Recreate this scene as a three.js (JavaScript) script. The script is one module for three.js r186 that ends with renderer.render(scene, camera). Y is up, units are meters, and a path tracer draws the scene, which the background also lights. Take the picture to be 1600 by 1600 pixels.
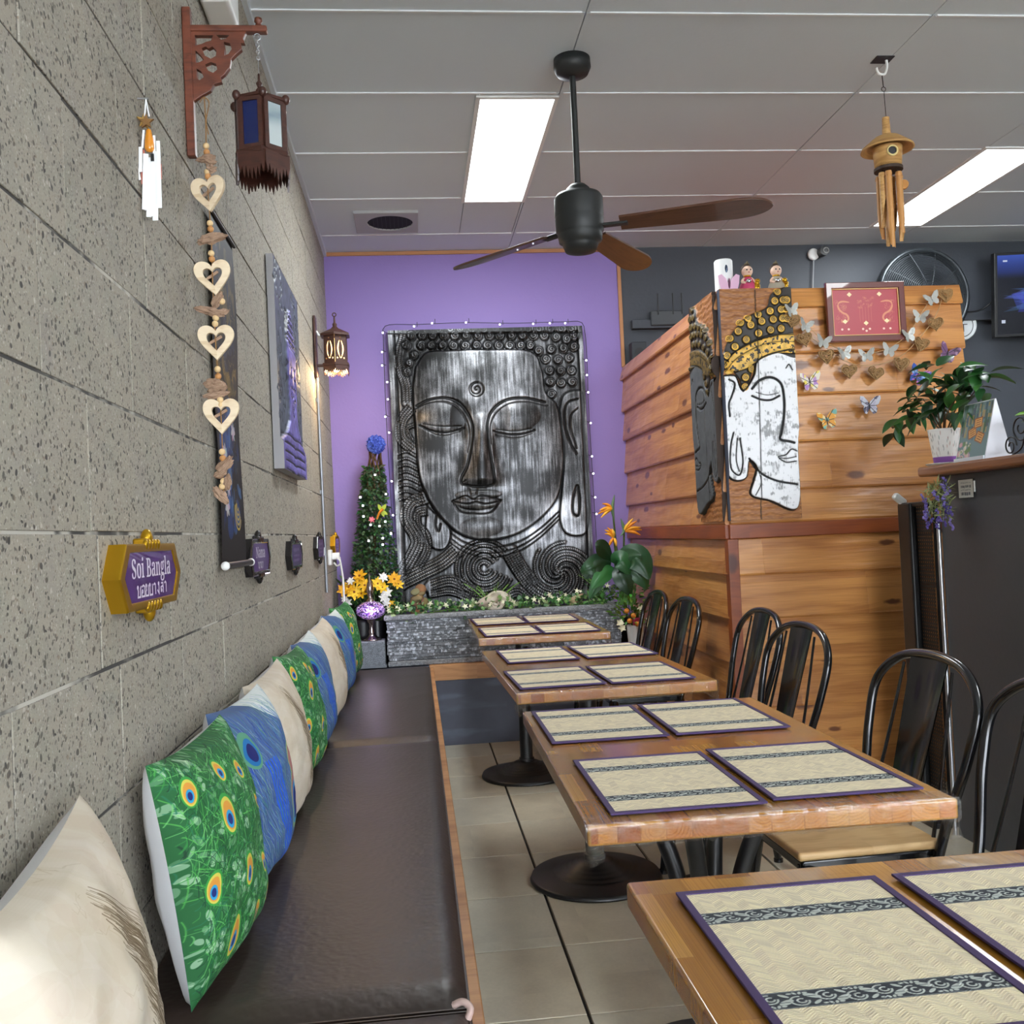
import * as THREE from 'three';
import { RoundedBoxGeometry } from 'three/addons/geometries/RoundedBoxGeometry.js';
import { mergeGeometries } from 'three/addons/utils/BufferGeometryUtils.js';
import { RectAreaLightUniformsLib } from 'three/addons/lights/RectAreaLightUniformsLib.js';
RectAreaLightUniformsLib.init();

// ---------------------------------------------------------------- camera, sky, lamps, exposure
const scene = new THREE.Scene();
const CAM = new THREE.Vector3(0.5, 1.235, 0), FOCAL = 1516.55;
const camera = new THREE.PerspectiveCamera(2 * Math.atan(800 / FOCAL) * 180 / Math.PI, 1, 0.02, 100);
camera.position.copy(CAM);
camera.rotation.set(0.0204, -0.1014, -0.0463, 'YXZ');
camera.updateMatrixWorld(true);
const renderer = new THREE.WebGLRenderer({ antialias: true });
renderer.toneMapping = THREE.LinearToneMapping;
renderer.toneMappingExposure = 1.42;
renderer.shadowMap.enabled = true;
scene.background = new THREE.Color().setRGB(10, 10.8, 11.8);          // bright overcast daylight outside the shopfront
const CEIL = 3.085, BACK = -6.3, RIGHT = 6.0, FRONT = 4.4;
const TROFFERS = [[1.02, -4.71, 0.325, 1.28], [3.66, -5.27, 0.325, 1.24], [3.66, -1.53, 0.325, 1.27], [3.66, 1.65, 0.325, 1.27]];  // last two lie out of view, added to brighten the interior
const TROFFER_LIGHT = 21;

// ---------------------------------------------------------------- helpers
function rng(seed) { let a = seed >>> 0; return () => { a = (a + 0x6d2b79f5) | 0; let t = Math.imul(a ^ (a >>> 15), 1 | a); t = (t + Math.imul(t ^ (t >>> 7), 61 | t)) ^ t; return ((t ^ (t >>> 14)) >>> 0) / 4294967296; }; }
const R = rng(7);
const lerp = (a, b, t) => a + (b - a) * t, clamp = (x, a = 0, b = 1) => Math.min(b, Math.max(a, x));
const smooth = (a, b, x) => { const t = clamp((x - a) / (b - a)); return t * t * (3 - 2 * t); };
const V = (x, y, z) => new THREE.Vector3(x, y, z);
const MAT4 = camera.matrixWorld;
function px(u, v, axis, val) {                                       // photo pixel -> point on the plane axis = val
  const d = V((u - 800) / FOCAL, -(v - 800) / FOCAL, -1).transformDirection(MAT4);
  return CAM.clone().addScaledVector(d, (val - CAM[axis]) / d[axis]);
}
const hash2 = (x, y) => { let h = Math.imul(x, 374761393) ^ Math.imul(y, 668265263); h = Math.imul(h ^ (h >>> 13), 1274126177); return ((h ^ (h >>> 16)) >>> 0) / 4294967296; };
function vn(x, y, px_ = 4096, py_ = px_) {                           // tileable value noise
  const xi = Math.floor(x), yi = Math.floor(y), fx = x - xi, fy = y - yi;
  const m = (a, n) => ((a % n) + n) % n;
  const x0 = m(xi, px_), x1 = m(xi + 1, px_), y0 = m(yi, py_), y1 = m(yi + 1, py_);
  const sx = fx * fx * (3 - 2 * fx), sy = fy * fy * (3 - 2 * fy);
  return lerp(lerp(hash2(x0, y0), hash2(x1, y0), sx), lerp(hash2(x0, y1), hash2(x1, y1), sx), sy);
}
function fbm(x, y, oct = 4, p = 4096, q = p) { let s = 0, a = 0.5, n = 0; for (let i = 0; i < oct; i++) { s += a * vn(x, y, p, q); n += a; x *= 2; y *= 2; p *= 2; q *= 2; a *= 0.5; } return s / n; }
function setTex(t, rx, ry, srgb) { t.wrapS = t.wrapT = THREE.RepeatWrapping; t.repeat.set(rx, ry); t.magFilter = THREE.LinearFilter; t.minFilter = THREE.LinearMipmapLinearFilter; t.generateMipmaps = true; if (srgb) t.colorSpace = THREE.SRGBColorSpace; t.needsUpdate = true; return t; }
function dtex(w, h, fn, { srgb = true, rx = 1, ry = 1 } = {}) {
  const a = new Uint8Array(w * h * 4);
  for (let y = 0; y < h; y++) for (let x = 0; x < w; x++) { const c = fn(x / w, y / h), i = (y * w + x) * 4; if (typeof c === 'number') a[i] = a[i + 1] = a[i + 2] = clamp(c, 0, 1) * 255; else { a[i] = clamp(c[0], 0, 255); a[i + 1] = clamp(c[1], 0, 255); a[i + 2] = clamp(c[2], 0, 255); } a[i + 3] = 255; }
  return setTex(new THREE.DataTexture(a, w, h, THREE.RGBAFormat), rx, ry, srgb);
}
function canvas(w, h, draw) { const c = document.createElement('canvas'); c.width = w; c.height = h; const g = c.getContext('2d'); draw(g, w, h); return c; }
function ctex(w, h, draw, { srgb = true, rx = 1, ry = 1 } = {}) { return setTex(new THREE.CanvasTexture(canvas(w, h, draw)), rx, ry, srgb); }
const rgb = (r, g, b) => new THREE.Color().setRGB(r / 255, g / 255, b / 255, THREE.SRGBColorSpace);
const css = (r, g, b, a = 1) => `rgba(${Math.round(r)},${Math.round(g)},${Math.round(b)},${a})`;
function std(color, roughness = 0.6, o = {}) { return new THREE.MeshStandardMaterial({ color, roughness, ...o }); }
function phys(color, roughness = 0.6, o = {}) { return new THREE.MeshPhysicalMaterial({ color, roughness, ...o }); }
const used = new Map();
function numbered(n) { const k = used.get(n) ?? 0; used.set(n, k + 1); return k ? n + '_' + String(k).padStart(3, '0') : n; }
function mk(geo, mat, name, parent, label) { const m = new THREE.Mesh(geo, mat); m.name = name; m.castShadow = m.receiveShadow = true; if (label) m.userData.label = label; parent.add(m); return m; }
function thing(name, label, category, pos = [0, 0, 0], ry = 0, group) { const o = new THREE.Group(); o.name = numbered(name); o.position.set(...pos); o.rotation.y = ry; o.userData = { label, category }; if (group) o.userData.group = group; scene.add(o); return o; }
function solo(geo, mat, name, label, category, group) { const m = mk(geo, mat, numbered(name), scene); m.userData = { label, category }; if (group) m.userData.group = group; return m; }
function struct(geo, mat, name) { const m = mk(geo, mat, name, scene); m.userData.kind = 'structure'; return m; }
function structGroup(name) { const o = new THREE.Group(); o.name = name; o.userData.kind = 'structure'; scene.add(o); return o; }
function flat(g) { const n = g.index ? g.toNonIndexed() : g; for (const k of Object.keys(n.attributes)) if (!['position', 'normal', 'uv'].includes(k)) n.deleteAttribute(k); return n; }
function muv(geo, s = 1, ox = 0, oy = 0) {                           // uv in metres, by the way each face points
  const g = flat(geo), p = g.attributes.position, uv = new Float32Array(p.count * 2), a = V(), b = V(), c = V();
  for (let i = 0; i < p.count; i += 3) {
    a.fromBufferAttribute(p, i); b.fromBufferAttribute(p, i + 1); c.fromBufferAttribute(p, i + 2);
    const n = b.clone().sub(a).cross(c.clone().sub(a)), ax = Math.abs(n.x), ay = Math.abs(n.y), az = Math.abs(n.z);
    [a, b, c].forEach((q, k) => { const j = (i + k) * 2; if (ax >= ay && ax >= az) { uv[j] = q.z * s + ox; uv[j + 1] = q.y * s + oy; } else if (ay >= az) { uv[j] = q.x * s + ox; uv[j + 1] = -q.z * s + oy; } else { uv[j] = q.x * s + ox; uv[j + 1] = q.y * s + oy; } });
  }
  g.setAttribute('uv', new THREE.BufferAttribute(uv, 2)); return g;
}
function box(w, h, d, x = 0, y = 0, z = 0, r = 0, seg = 2) { const g = r > 0 ? new RoundedBoxGeometry(w, h, d, seg, Math.min(r, w / 2.01, h / 2.01, d / 2.01)) : new THREE.BoxGeometry(w, h, d); g.translate(x, y, z); return muv(g); }
function cyl(r1, r2, h, seg = 24, x = 0, y = 0, z = 0, open = false) { const g = new THREE.CylinderGeometry(r1, r2, h, seg, 1, open); g.translate(x, y, z); return flat(g); }
function sph(r, x = 0, y = 0, z = 0, ws = 16, hs = 12, sx = 1, sy = 1, sz = 1) { const g = new THREE.SphereGeometry(r, ws, hs); g.scale(sx, sy, sz); g.translate(x, y, z); return flat(g); }
function lathe(pts, seg = 32) { return flat(new THREE.LatheGeometry(pts.map(([r, y]) => new THREE.Vector2(Math.max(r, 1e-4), y)), seg)); }
function tube(pts, r, seg = 40, rad = 8, closed = false) { const c = new THREE.CatmullRomCurve3(pts.map((p) => p.isVector3 ? p : V(...p)), closed, 'centripetal'); return flat(new THREE.TubeGeometry(c, seg, r, rad, closed)); }
function taper(pts, r0, r1, seg = 16, rad = 7) {                     // a swept tube whose radius runs from r0 to r1 (or a function)
  const c = new THREE.CatmullRomCurve3(pts.map((p) => p.isVector3 ? p : V(...p)), false, 'centripetal'), g = new THREE.TubeGeometry(c, seg, 1, rad), p = g.attributes.position;
  for (let i = 0; i <= seg; i++) { const ct = c.getPointAt(i / seg), r = typeof r0 === 'function' ? r0(i / seg) : lerp(r0, r1, i / seg); for (let j = 0; j <= rad; j++) { const k = i * (rad + 1) + j, q = V().fromBufferAttribute(p, k).sub(ct).multiplyScalar(r).add(ct); p.setXYZ(k, q.x, q.y, q.z); } }
  g.computeVertexNormals(); return flat(g);
}
function rod(a, b, r, rad = 8) { a = a.isVector3 ? a : V(...a); b = b.isVector3 ? b : V(...b); const d = b.clone().sub(a), g = new THREE.CylinderGeometry(r, r, d.length(), rad); g.applyQuaternion(new THREE.Quaternion().setFromUnitVectors(V(0, 1, 0), d.clone().normalize())); g.translate((a.x + b.x) / 2, (a.y + b.y) / 2, (a.z + b.z) / 2); return flat(g); }
function ext(shape, depth, bevel = 0, curve = 12) { const g = new THREE.ExtrudeGeometry(shape, { depth, bevelEnabled: bevel > 0, bevelSize: bevel, bevelThickness: bevel, bevelSegments: 2, curveSegments: curve }); return flat(g); }
function facet(g) { const f = flat(g); f.computeVertexNormals(); return f; }
function shapeOf(pts) { const s = new THREE.Shape(); pts.forEach(([x, y], i) => i ? s.lineTo(x, y) : s.moveTo(x, y)); s.closePath(); return s; }
function merge(list) { return mergeGeometries(list.map((g) => { const f = flat(g); if (!f.attributes.uv) f.setAttribute('uv', new THREE.BufferAttribute(new Float32Array(f.attributes.position.count * 2), 2)); if (!f.attributes.normal) f.computeVertexNormals(); return f; })); }
function xf(g, { p = [0, 0, 0], r = [0, 0, 0], s = [1, 1, 1], o = 'XYZ' } = {}) { g.applyMatrix4(new THREE.Matrix4().compose(V(...p), new THREE.Quaternion().setFromEuler(new THREE.Euler(...r, o)), V(...(typeof s === 'number' ? [s, s, s] : s)))); return g; }
function grid(nu, nv, fn) {                                          // surface from fn(u, v) -> [x, y, z], uv kept
  const pos = [], uv = [], idx = [];
  for (let j = 0; j <= nv; j++) for (let i = 0; i <= nu; i++) { pos.push(...fn(i / nu, j / nv)); uv.push(i / nu, j / nv); }
  for (let j = 0; j < nv; j++) for (let i = 0; i < nu; i++) { const a = j * (nu + 1) + i, b = a + 1, c = a + nu + 1, d = c + 1; idx.push(a, b, d, a, d, c); }
  const g = new THREE.BufferGeometry(); g.setAttribute('position', new THREE.Float32BufferAttribute(pos, 3)); g.setAttribute('uv', new THREE.Float32BufferAttribute(uv, 2)); g.setIndex(idx); g.computeVertexNormals(); return g;
}
function hollowRect(w, h, t) { const s = shapeOf([[-w / 2, -h / 2], [w / 2, -h / 2], [w / 2, h / 2], [-w / 2, h / 2]]); const q = new THREE.Path(); q.moveTo(-w / 2 + t, -h / 2 + t); q.lineTo(-w / 2 + t, h / 2 - t); q.lineTo(w / 2 - t, h / 2 - t); q.lineTo(w / 2 - t, -h / 2 + t); q.closePath(); s.holes.push(q); return s; }
function leafGeo(l, w, bend = 0.3, fold = 0.25, nu = 6, nv = 4) {    // a leaf along +x, its face up
  return grid(nu, nv, (u, v) => { const s = (v - 0.5) * 2, wd = w * 0.5 * Math.pow(Math.sin(Math.PI * Math.pow(u * 0.96 + 0.02, 0.8)), 0.9); return [l * u, -bend * l * u * u + Math.abs(s) * wd * fold, s * wd]; });
}
function instanced(geo, mat, name, parent, list, colors) { const m = new THREE.InstancedMesh(geo, mat, list.length); list.forEach((q, i) => { m.setMatrixAt(i, q); if (colors) m.setColorAt(i, colors[i]); }); m.name = name; m.castShadow = m.receiveShadow = true; m.userData.kind = 'stuff'; parent.add(m); return m; }
const mat4 = (p, e, s) => new THREE.Matrix4().compose(p, new THREE.Quaternion().setFromEuler(e), typeof s === 'number' ? V(s, s, s) : s);

// ---------------------------------------------------------------- textures shared by the setting
const concreteC = (() => {
  const r = rng(11), W = 1024;
  return canvas(W, W, (g) => {
    g.fillStyle = css(164, 156, 142); g.fillRect(0, 0, W, W);
    const spot = (n, min, max, cols, al) => { for (let i = 0; i < n; i++) { const x = r() * W, y = r() * W, a = lerp(min, max, r() * r()), b = a * lerp(0.35, 0.9, r()), t = r() * Math.PI, c = cols[Math.floor(r() * cols.length)], k = (r() - 0.5) * 16; g.fillStyle = css(c[0] + k, c[1] + k, c[2] + k, al); for (const dx of [-W, 0, W]) for (const dy of [-W, 0, W]) { if (x + dx < -20 || x + dx > W + 20 || y + dy < -20 || y + dy > W + 20) continue; g.beginPath(); g.ellipse(x + dx, y + dy, a, b, t, 0, 7); g.fill(); } } };
    spot(260, 40, 120, [[160, 154, 142], [142, 137, 126], [150, 146, 136]], 0.14);
    spot(26000, 1, 4.5, [[178, 172, 160], [132, 127, 117], [186, 180, 168], [118, 113, 104], [165, 156, 138]], 0.75);
    spot(2600, 2.5, 8, [[92, 88, 82], [110, 104, 96], [196, 190, 180], [136, 122, 106]], 0.8);
    spot(900, 4, 11, [[70, 67, 63], [84, 80, 74], [96, 88, 80], [60, 58, 56]], 0.85);
  });
})();
const concreteMap = setTex(new THREE.CanvasTexture(concreteC), 1 / 0.62, 1 / 0.62, true);
const concreteBump = (() => { const d = concreteC.getContext('2d').getImageData(0, 0, 1024, 1024).data; return dtex(512, 512, (u, v) => { const i = ((Math.floor((1 - v) * 1023)) * 1024 + Math.floor(u * 1023)) * 4; return d[i] / 255; }, { srgb: false, rx: 1 / 0.62, ry: 1 / 0.62 }); })();
const M = {};
M.block = std(0xffffff, 0.78, { map: concreteMap, bumpMap: concreteBump, bumpScale: 0.002 });
M.mortar = std(0xffffff, 0.9, { map: dtex(512, 512, (u, v) => { const n = 0.8 * fbm(u * 5, v * 5, 2, 5) + 0.2 * fbm(u * 60, v * 60, 2, 60), k = smooth(0.46, 0.58, n); return [lerp(70, 196, k), lerp(68, 192, k), lerp(66, 182, k)]; }, { rx: 0.5, ry: 0.5 }) });
const paintBump = dtex(256, 256, (u, v) => fbm(u * 32, v * 32, 3, 32), { srgb: false, rx: 2, ry: 2 });
M.purple = std(rgb(146, 123, 190), 0.62, { bumpMap: paintBump, bumpScale: 0.0006 });
M.charcoal = std(rgb(66, 70, 78), 0.6, { bumpMap: paintBump, bumpScale: 0.0006 });
M.ceiling = std(rgb(212, 220, 226), 0.7, { bumpMap: paintBump, bumpScale: 0.0004 });
M.joint = std(rgb(226, 228, 230), 0.6);
M.plaster = std(rgb(190, 186, 178), 0.8);
M.white = std(rgb(236, 236, 234), 0.5);
M.black = std(rgb(24, 24, 26), 0.4);
M.steel = std(rgb(190, 192, 196), 0.3, { metalness: 0.9 });
const tileMaps = [0, 1, 2].map((k) => dtex(256, 256, (u, v) => { const n = fbm(u * 4 + k * 9, v * 4, 5, 64), m = fbm(u * 60 + k, v * 60, 2, 512); const a = (n - 0.5) * 26 + (m - 0.5) * 9; return [194 + a + k * 2, 187 + a, 168 + a * 0.9 - k * 2]; }));
M.tiles = tileMaps.map((map) => phys(0xffffff, 0.32, { map, clearcoat: 0.15, clearcoatRoughness: 0.25 }));
M.grout = std(rgb(44, 42, 40), 0.9);

function woodTex(W, H, base, dark, { rings = 16, wob = 2.2, streak = 0.5, seed = 0, knots = 0, rx = 1, ry = 1 } = {}) {   // grain along u
  const r = rng(900 + seed), kn = []; for (let i = 0; i < knots; i++) kn.push([r(), r(), lerp(0.012, 0.032, r()), lerp(1.4, 2.6, r())]);
  return dtex(W, H, (u, v) => {
    let vv = v, kd = 0;
    for (const [ku, kv, ks, kl] of kn) { let du = u - ku, dv = v - kv; du -= Math.round(du); dv -= Math.round(dv); const q = Math.hypot(du / kl, dv * 0.5); vv += Math.sign(dv || 1) * 0.05 * Math.exp(-(q * q) / (ks * ks * 6)); kd = Math.max(kd, smooth(ks, ks * 0.45, q * (0.85 + 0.3 * vn(u * 90, v * 50, 512)))); }
    const w = fbm(u * 3 + seed * 3.1, vv * 6, 3, 3 * 8, 48) * wob, a = Math.sin((vv * rings + w) * Math.PI * 2) * 0.5 + 0.5, s = fbm(u * 10, vv * 160 + seed, 3, 10, 640), l = fbm(u * 2 + seed * 7, vv * 3, 3, 64);
    const k = clamp(0.30 * a * a + streak * (s - 0.35) + (l - 0.5) * 0.7, 0, 1);
    const c = [0, 1, 2].map((i) => lerp(base[i], dark[i], k)); return kd > 0 ? c.map((x, i) => lerp(x, [92, 46, 20][i], kd * 0.8)) : c;
  }, { rx, ry });
}
// ---------------------------------------------------------------- the room: floor, walls, ceiling
{
  const S = 0.42, TX = 0.888, TZ = -4.568, floor = structGroup('floor');
  mk(box(RIGHT + 0.4, 0.2, FRONT - BACK + 0.8, RIGHT / 2, -0.112, (FRONT + BACK) / 2), M.grout, 'grout_bed', floor, 'dark grout between the floor tiles');
  const base = [0, 1, 2, 3].map((k) => { const g = new RoundedBoxGeometry(S - 0.009, 0.012, S - 0.004, 1, 0.0025); g.translate(0, -0.006, 0); return muv(g, 1 / S, k * 0.31, k * 0.17); });
  for (let i = -2; i < 8; i++) for (let j = -3; j < 14; j++) { const x = TX + (i - 0.5) * S, z = TZ + (j - 2.5) * S; if (x < 0.2 || x > 3.9 || z > 0.9 || z < -6.2) continue; const t = mk(base[(i * 7 + j * 3 + 40) % 4], M.tiles[(i * 5 + j * 11 + 60) % 3], 'tile', floor); t.position.set(x, (hash2(i + 50, j + 90) - 0.5) * 0.0008, z); t.rotation.x = (hash2(i + 9, j + 7) - 0.5) * 0.002; }
  mk(box(RIGHT - 3.8, 0.012, FRONT - BACK, (RIGHT + 3.8) / 2 , -0.006, (FRONT + BACK) / 2), M.tiles[0], 'tile_field', floor).userData.kind = 'stuff';
  mk(box(3.55, 0.012, FRONT - 1.0, 1.99, -0.006, (FRONT + 1.0) / 2), M.tiles[1], 'tile_field', floor).userData.kind = 'stuff';
}
{
  const wall = structGroup('wall_left'), CH = 0.2195, Y0 = 1.264, L = 0.44, r = rng(5);
  mk(box(0.2, CEIL, FRONT - BACK + 0.4, -0.1022, CEIL / 2, (FRONT + BACK) / 2), M.mortar, 'mortar_bed', wall, 'pale and dark mortar between the blocks');
  const geos = new Map();
  const geo = (l, h, k) => { const key = l.toFixed(3) + '_' + h.toFixed(3) + '_' + k; if (!geos.has(key)) { const g = new RoundedBoxGeometry(0.03, h, l, 1, 0.0015); g.translate(-0.015, 0, 0); geos.set(key, muv(g, 1, k * 0.137, k * 0.291)); } return geos.get(key); };
  const off = { '-1': 0, 0: 0.03, 1: 0.21, 2: 0.09, 3: -0.19, 4: 0.05 };
  for (let n = -6; n < 9; n++) {
    const y0 = Math.max(0, Y0 + n * CH), y1 = Math.min(CEIL, y0 + CH > CEIL ? CEIL : Y0 + (n + 1) * CH); if (y1 - y0 < 0.02) continue;
    const o = off[n] ?? r() * L;
    for (let k = -8; k < 16; k++) { let a = -1.6 + o - k * L, b = a - L; a = Math.min(a, 1.0); b = Math.max(b, BACK); if (a - b < 0.05) continue; if (a > 0.95 && b > 0.9) continue; const g = 0.003 + 0.004 * r(); const m = mk(geo(Math.round((a - b - g) * 500) / 500, Math.round((y1 - y0 - 0.003 - 0.004 * r()) * 500) / 500, Math.floor(r() * 5)), M.block, 'block', wall); m.position.set((r() - 0.5) * 0.002, (y0 + y1) / 2, (a + b) / 2); }
  }
  mk(muv(box(0.03, CEIL, FRONT - 1.0, -0.015, CEIL / 2, (FRONT + 1.0) / 2)), M.block, 'block_field', wall).userData.kind = 'stuff';
}
struct(box(1.925 + 0.2, CEIL, 0.2, 1.925 / 2 - 0.1, CEIL / 2, BACK - 0.1), M.purple, 'wall_back');
struct(box(RIGHT - 1.925 + 0.2, CEIL, 0.2, (RIGHT + 0.2 + 1.925) / 2, CEIL / 2, BACK - 0.1), M.charcoal, 'wall_back_right');
struct(box(0.2, CEIL, FRONT - BACK + 0.4, RIGHT + 0.1, CEIL / 2, (FRONT + BACK) / 2), M.charcoal, 'wall_right');
{
  // the glazed shopfront behind the camera
  const f = structGroup('wall_front'), fm = M.charcoal;
  mk(box(RIGHT + 0.4, 0.25, 0.16, RIGHT / 2, CEIL - 0.125, FRONT + 0.08), fm, 'lintel', f);
  mk(box(0.16, CEIL - 0.25, 0.16, 0.06, (CEIL - 0.25) / 2, FRONT + 0.08), fm, 'pier', f);
  mk(box(0.2, CEIL - 0.25, 0.16, RIGHT - 0.1, (CEIL - 0.25) / 2, FRONT + 0.08), fm, 'pier', f);
  const w = structGroup('window_1'); const gm = phys(0xffffff, 0, { transmission: 1, thickness: 0, ior: 1.45 });
  for (const x of [0.17, 1.75, 3.7, 5.77]) mk(box(0.05, CEIL - 0.25, 0.06, x, (CEIL - 0.25) / 2, FRONT + 0.06), M.black, 'mullion', w);
  for (const [a, b] of [[0.195, 1.725], [3.725, 5.745]]) mk(box(b - a, CEIL - 0.29, 0.008, (a + b) / 2, (CEIL - 0.25) / 2, FRONT + 0.06), gm, 'pane', w);
  struct(box(30, 0.1, 24, 2.6, -0.09, FRONT + 12.2), std(rgb(186, 184, 178), 0.9), 'pavement');
}
{
  const c = structGroup('ceiling'), PW = 1.31, PD = 0.636, X0 = 1.196, Z0 = -3.395;
  mk(box(RIGHT + 0.4, 0.2, FRONT - BACK + 0.4, RIGHT / 2, CEIL + 0.112, (FRONT + BACK) / 2), M.black, 'backing', c);
  const lit = (x0, x1, z0, z1) => TROFFERS.some(([cx, cz, w, d]) => x1 > cx - w / 2 && x0 < cx + w / 2 && z1 > cz - d / 2 && z0 < cz + d / 2);
  for (let i = -1; i < 5; i++) for (let j = -5; j < 10; j++) {
    let x0 = Math.max(0, X0 + (i - 0) * PW), x1 = Math.min(RIGHT, X0 + (i + 1) * PW), z1 = Math.min(FRONT, Z0 + (5 - j) * PD), z0 = Math.max(BACK, Z0 + (4 - j) * PD); if (x1 - x0 < 0.03 || z1 - z0 < 0.03) continue;
    // panels are cut round the light fittings
    let parts = [[x0, x1, z0, z1]];
    for (const [cx, cz, w, d] of TROFFERS) parts = parts.flatMap(([a, b, p, q]) => { const l = cx - w / 2, rr = cx + w / 2, n = cz - d / 2, s = cz + d / 2; if (b <= l || a >= rr || q <= n || p >= s) return [[a, b, p, q]]; const out = []; if (a < l) out.push([a, l, p, q]); if (b > rr) out.push([rr, b, p, q]); const aa = Math.max(a, l), bb = Math.min(b, rr); if (p < n) out.push([aa, bb, p, n]); if (q > s) out.push([aa, bb, s, q]); return out; });
    for (const [a, b, p, q] of parts) { if (b - a < 0.01 || q - p < 0.01) continue; mk(box(b - a - 0.004, 0.012, q - p - 0.006, (a + b) / 2, CEIL + 0.006 + hash2(i + 9, j + 30) * 0.002, (p + q) / 2), M.ceiling, 'panel', c); }
    if (z0 > BACK + 0.05) { const segs = []; let a = x0 + 0.015, b = x1 - 0.015; const t = TROFFERS.find(([cx, cz, w, d]) => z0 > cz - d / 2 - 0.02 && z0 < cz + d / 2 + 0.005 && cx + w / 2 > a && cx - w / 2 < b); if (t) { segs.push([a, t[0] - t[2] / 2 - 0.02], [t[0] + t[2] / 2 + 0.02, b]); } else segs.push([a, b]); for (const [p, q] of segs) if (q - p > 0.05) mk(box(q - p, 0.006, 0.011, (p + q) / 2, CEIL - 0.001, z0), M.joint, 'cover_strip', c); }
  }
  mk(box(0.02, 0.025, FRONT - BACK, 0.008, CEIL - 0.011, (FRONT + BACK) / 2), M.ceiling, 'cornice', c);
}
{
  const timber = std(rgb(186, 130, 84), 0.5);
  struct(box(1.925, 0.022, 0.016, 1.925 / 2, CEIL - 0.012, BACK + 0.006), timber, 'trim_1');
  struct(box(0.022, CEIL - 2.29, 0.016, 1.925, (CEIL + 2.29) / 2, BACK + 0.008), timber, 'trim_2');
}
// ceiling lights: recessed fittings with glowing diffusers; the last two are unseen additions
TROFFERS.forEach(([x, z, w, d], i) => {
  const t = thing('ceiling_light', ['bright ceiling light panel beside the ceiling fan', 'long bright ceiling light panel near the television', 'added unseen ceiling light panel above the service counter', 'added unseen ceiling light panel toward the shopfront on the counter side'][i], 'light', [x, CEIL, z]);
  mk(muv(xf(ext(hollowRect(w + 0.03, d + 0.03, 0.018), 0.012), { r: [Math.PI / 2, 0, 0], p: [0, 0.004, 0] })), M.white, 'rim', t);
  mk(box(w, 0.006, d, 0, 0.012, 0), std(rgb(250, 250, 250), 0.5, { emissive: new THREE.Color(0.94, 1, 1), emissiveIntensity: 3 }), 'diffuser', t, 'glowing white diffuser');
  const l = new THREE.RectAreaLight(new THREE.Color(0.92, 0.98, 1), TROFFER_LIGHT, w - 0.02, d - 0.02); l.name = 'tube_light'; l.position.set(0, 0.006, 0); l.rotation.x = -Math.PI / 2; l.position.y = -0.002; t.add(l);
});
// ---------------------------------------------------------------- timber-clad partition
const cedarMaps = [1, 2, 3, 4].map((s) => woodTex(1024, 256, [210, 146, 80], [146, 84, 38], { rings: 2.2 + s * 0.5, wob: 1.4, streak: 0.55, seed: s, knots: 4 - (s % 2) }));
const cedarBump = dtex(512, 256, (u, v) => { const n = fbm(u * 8, v * 40, 4, 8 * 8, 320), k = fbm(u * 6 + 3, v * 4, 3, 48); return 0.35 * n + 0.65 * smooth(0.4, 0.8, k); }, { srgb: false });
M.cedar = cedarMaps.map((map) => phys(0xffffff, 0.32, { map, bumpMap: cedarBump, bumpScale: 0.005, clearcoat: 0.4, clearcoatRoughness: 0.25 }));
M.cedarDark = phys(rgb(186, 136, 100), 0.4, { map: cedarMaps[0], clearcoat: 0.2, clearcoatRoughness: 0.3 });
{
  const X0 = 1.92, X1 = 3.08, Z1 = -4.27, Z0 = BACK, TOP = 2.29, p = thing('timber_partition', 'tall partition clad in varnished cedar weatherboards with knots', 'partition');
  mk(box(X1 - X0 - 0.03, TOP - 0.02, Z1 - Z0 - 0.03, (X0 + X1) / 2 + 0.005, (TOP - 0.02) / 2, (Z0 + Z1) / 2 - 0.005), M.cedarDark, 'frame_core', p);
  const prof = (h) => shapeOf([[0, 0], [0.03, 0], [0.034, 0.008], [0.012, h - 0.004], [0.01, h], [0, h]]);   // weatherboard section, thick at its foot
  const board = (len, h, k) => { const g = ext(prof(h), len); const q = muv(g), P = q.attributes.position, U = q.attributes.uv; for (let i = 0; i < P.count; i++) U.setXY(i, P.getZ(i) / 1.3 + k * 0.37, P.getY(i) / 0.42 + k * 0.23); return q; };
  const lines = [2.29, 2.2, 1.99, 1.8, 1.585, 1.37, 1.222], low = [1.155, 0.99, 0.79, 0.59, 0.39, 0.19, 0];
  let k = 0;
  for (const set of [lines, low]) for (let i = 0; i < set.length - 1; i++) {
    const h = set[i] - set[i + 1];
    const a = mk(board(X1 - X0 + 0.0, h, k), M.cedar[k % 4], 'weatherboard', p); a.rotation.y = -Math.PI / 2; a.position.set(X1, set[i + 1], Z1 - 0.012); a.rotation.set(0, -Math.PI / 2, 0);
    const b = mk(board(Z1 - Z0 - 0.002, h, k + 2), M.cedar[(k + 2) % 4], 'weatherboard', p); b.position.set(X0 + 0.012, set[i + 1], Z1 - 0.002); b.rotation.y = Math.PI; k++;
  }
  mk(box(X1 - X0 + 0.03, 0.066, 0.045, (X0 + X1) / 2 + 0.005, 1.189, Z1 + 0.008, 0.004), M.cedarDark, 'dado_rail', p, 'dark brown rail across the boards');
  mk(box(0.045, 0.066, Z1 - Z0, X0 - 0.004, 1.189, (Z0 + Z1) / 2 + 0.01, 0.004), M.cedarDark, 'dado_rail', p);
  mk(box(0.05, 1.156, 0.05, X0 + 0.004, 0.578, Z1 + 0.0, 0.003), M.cedarDark, 'corner_post', p, 'plain brown corner post');
}
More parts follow.
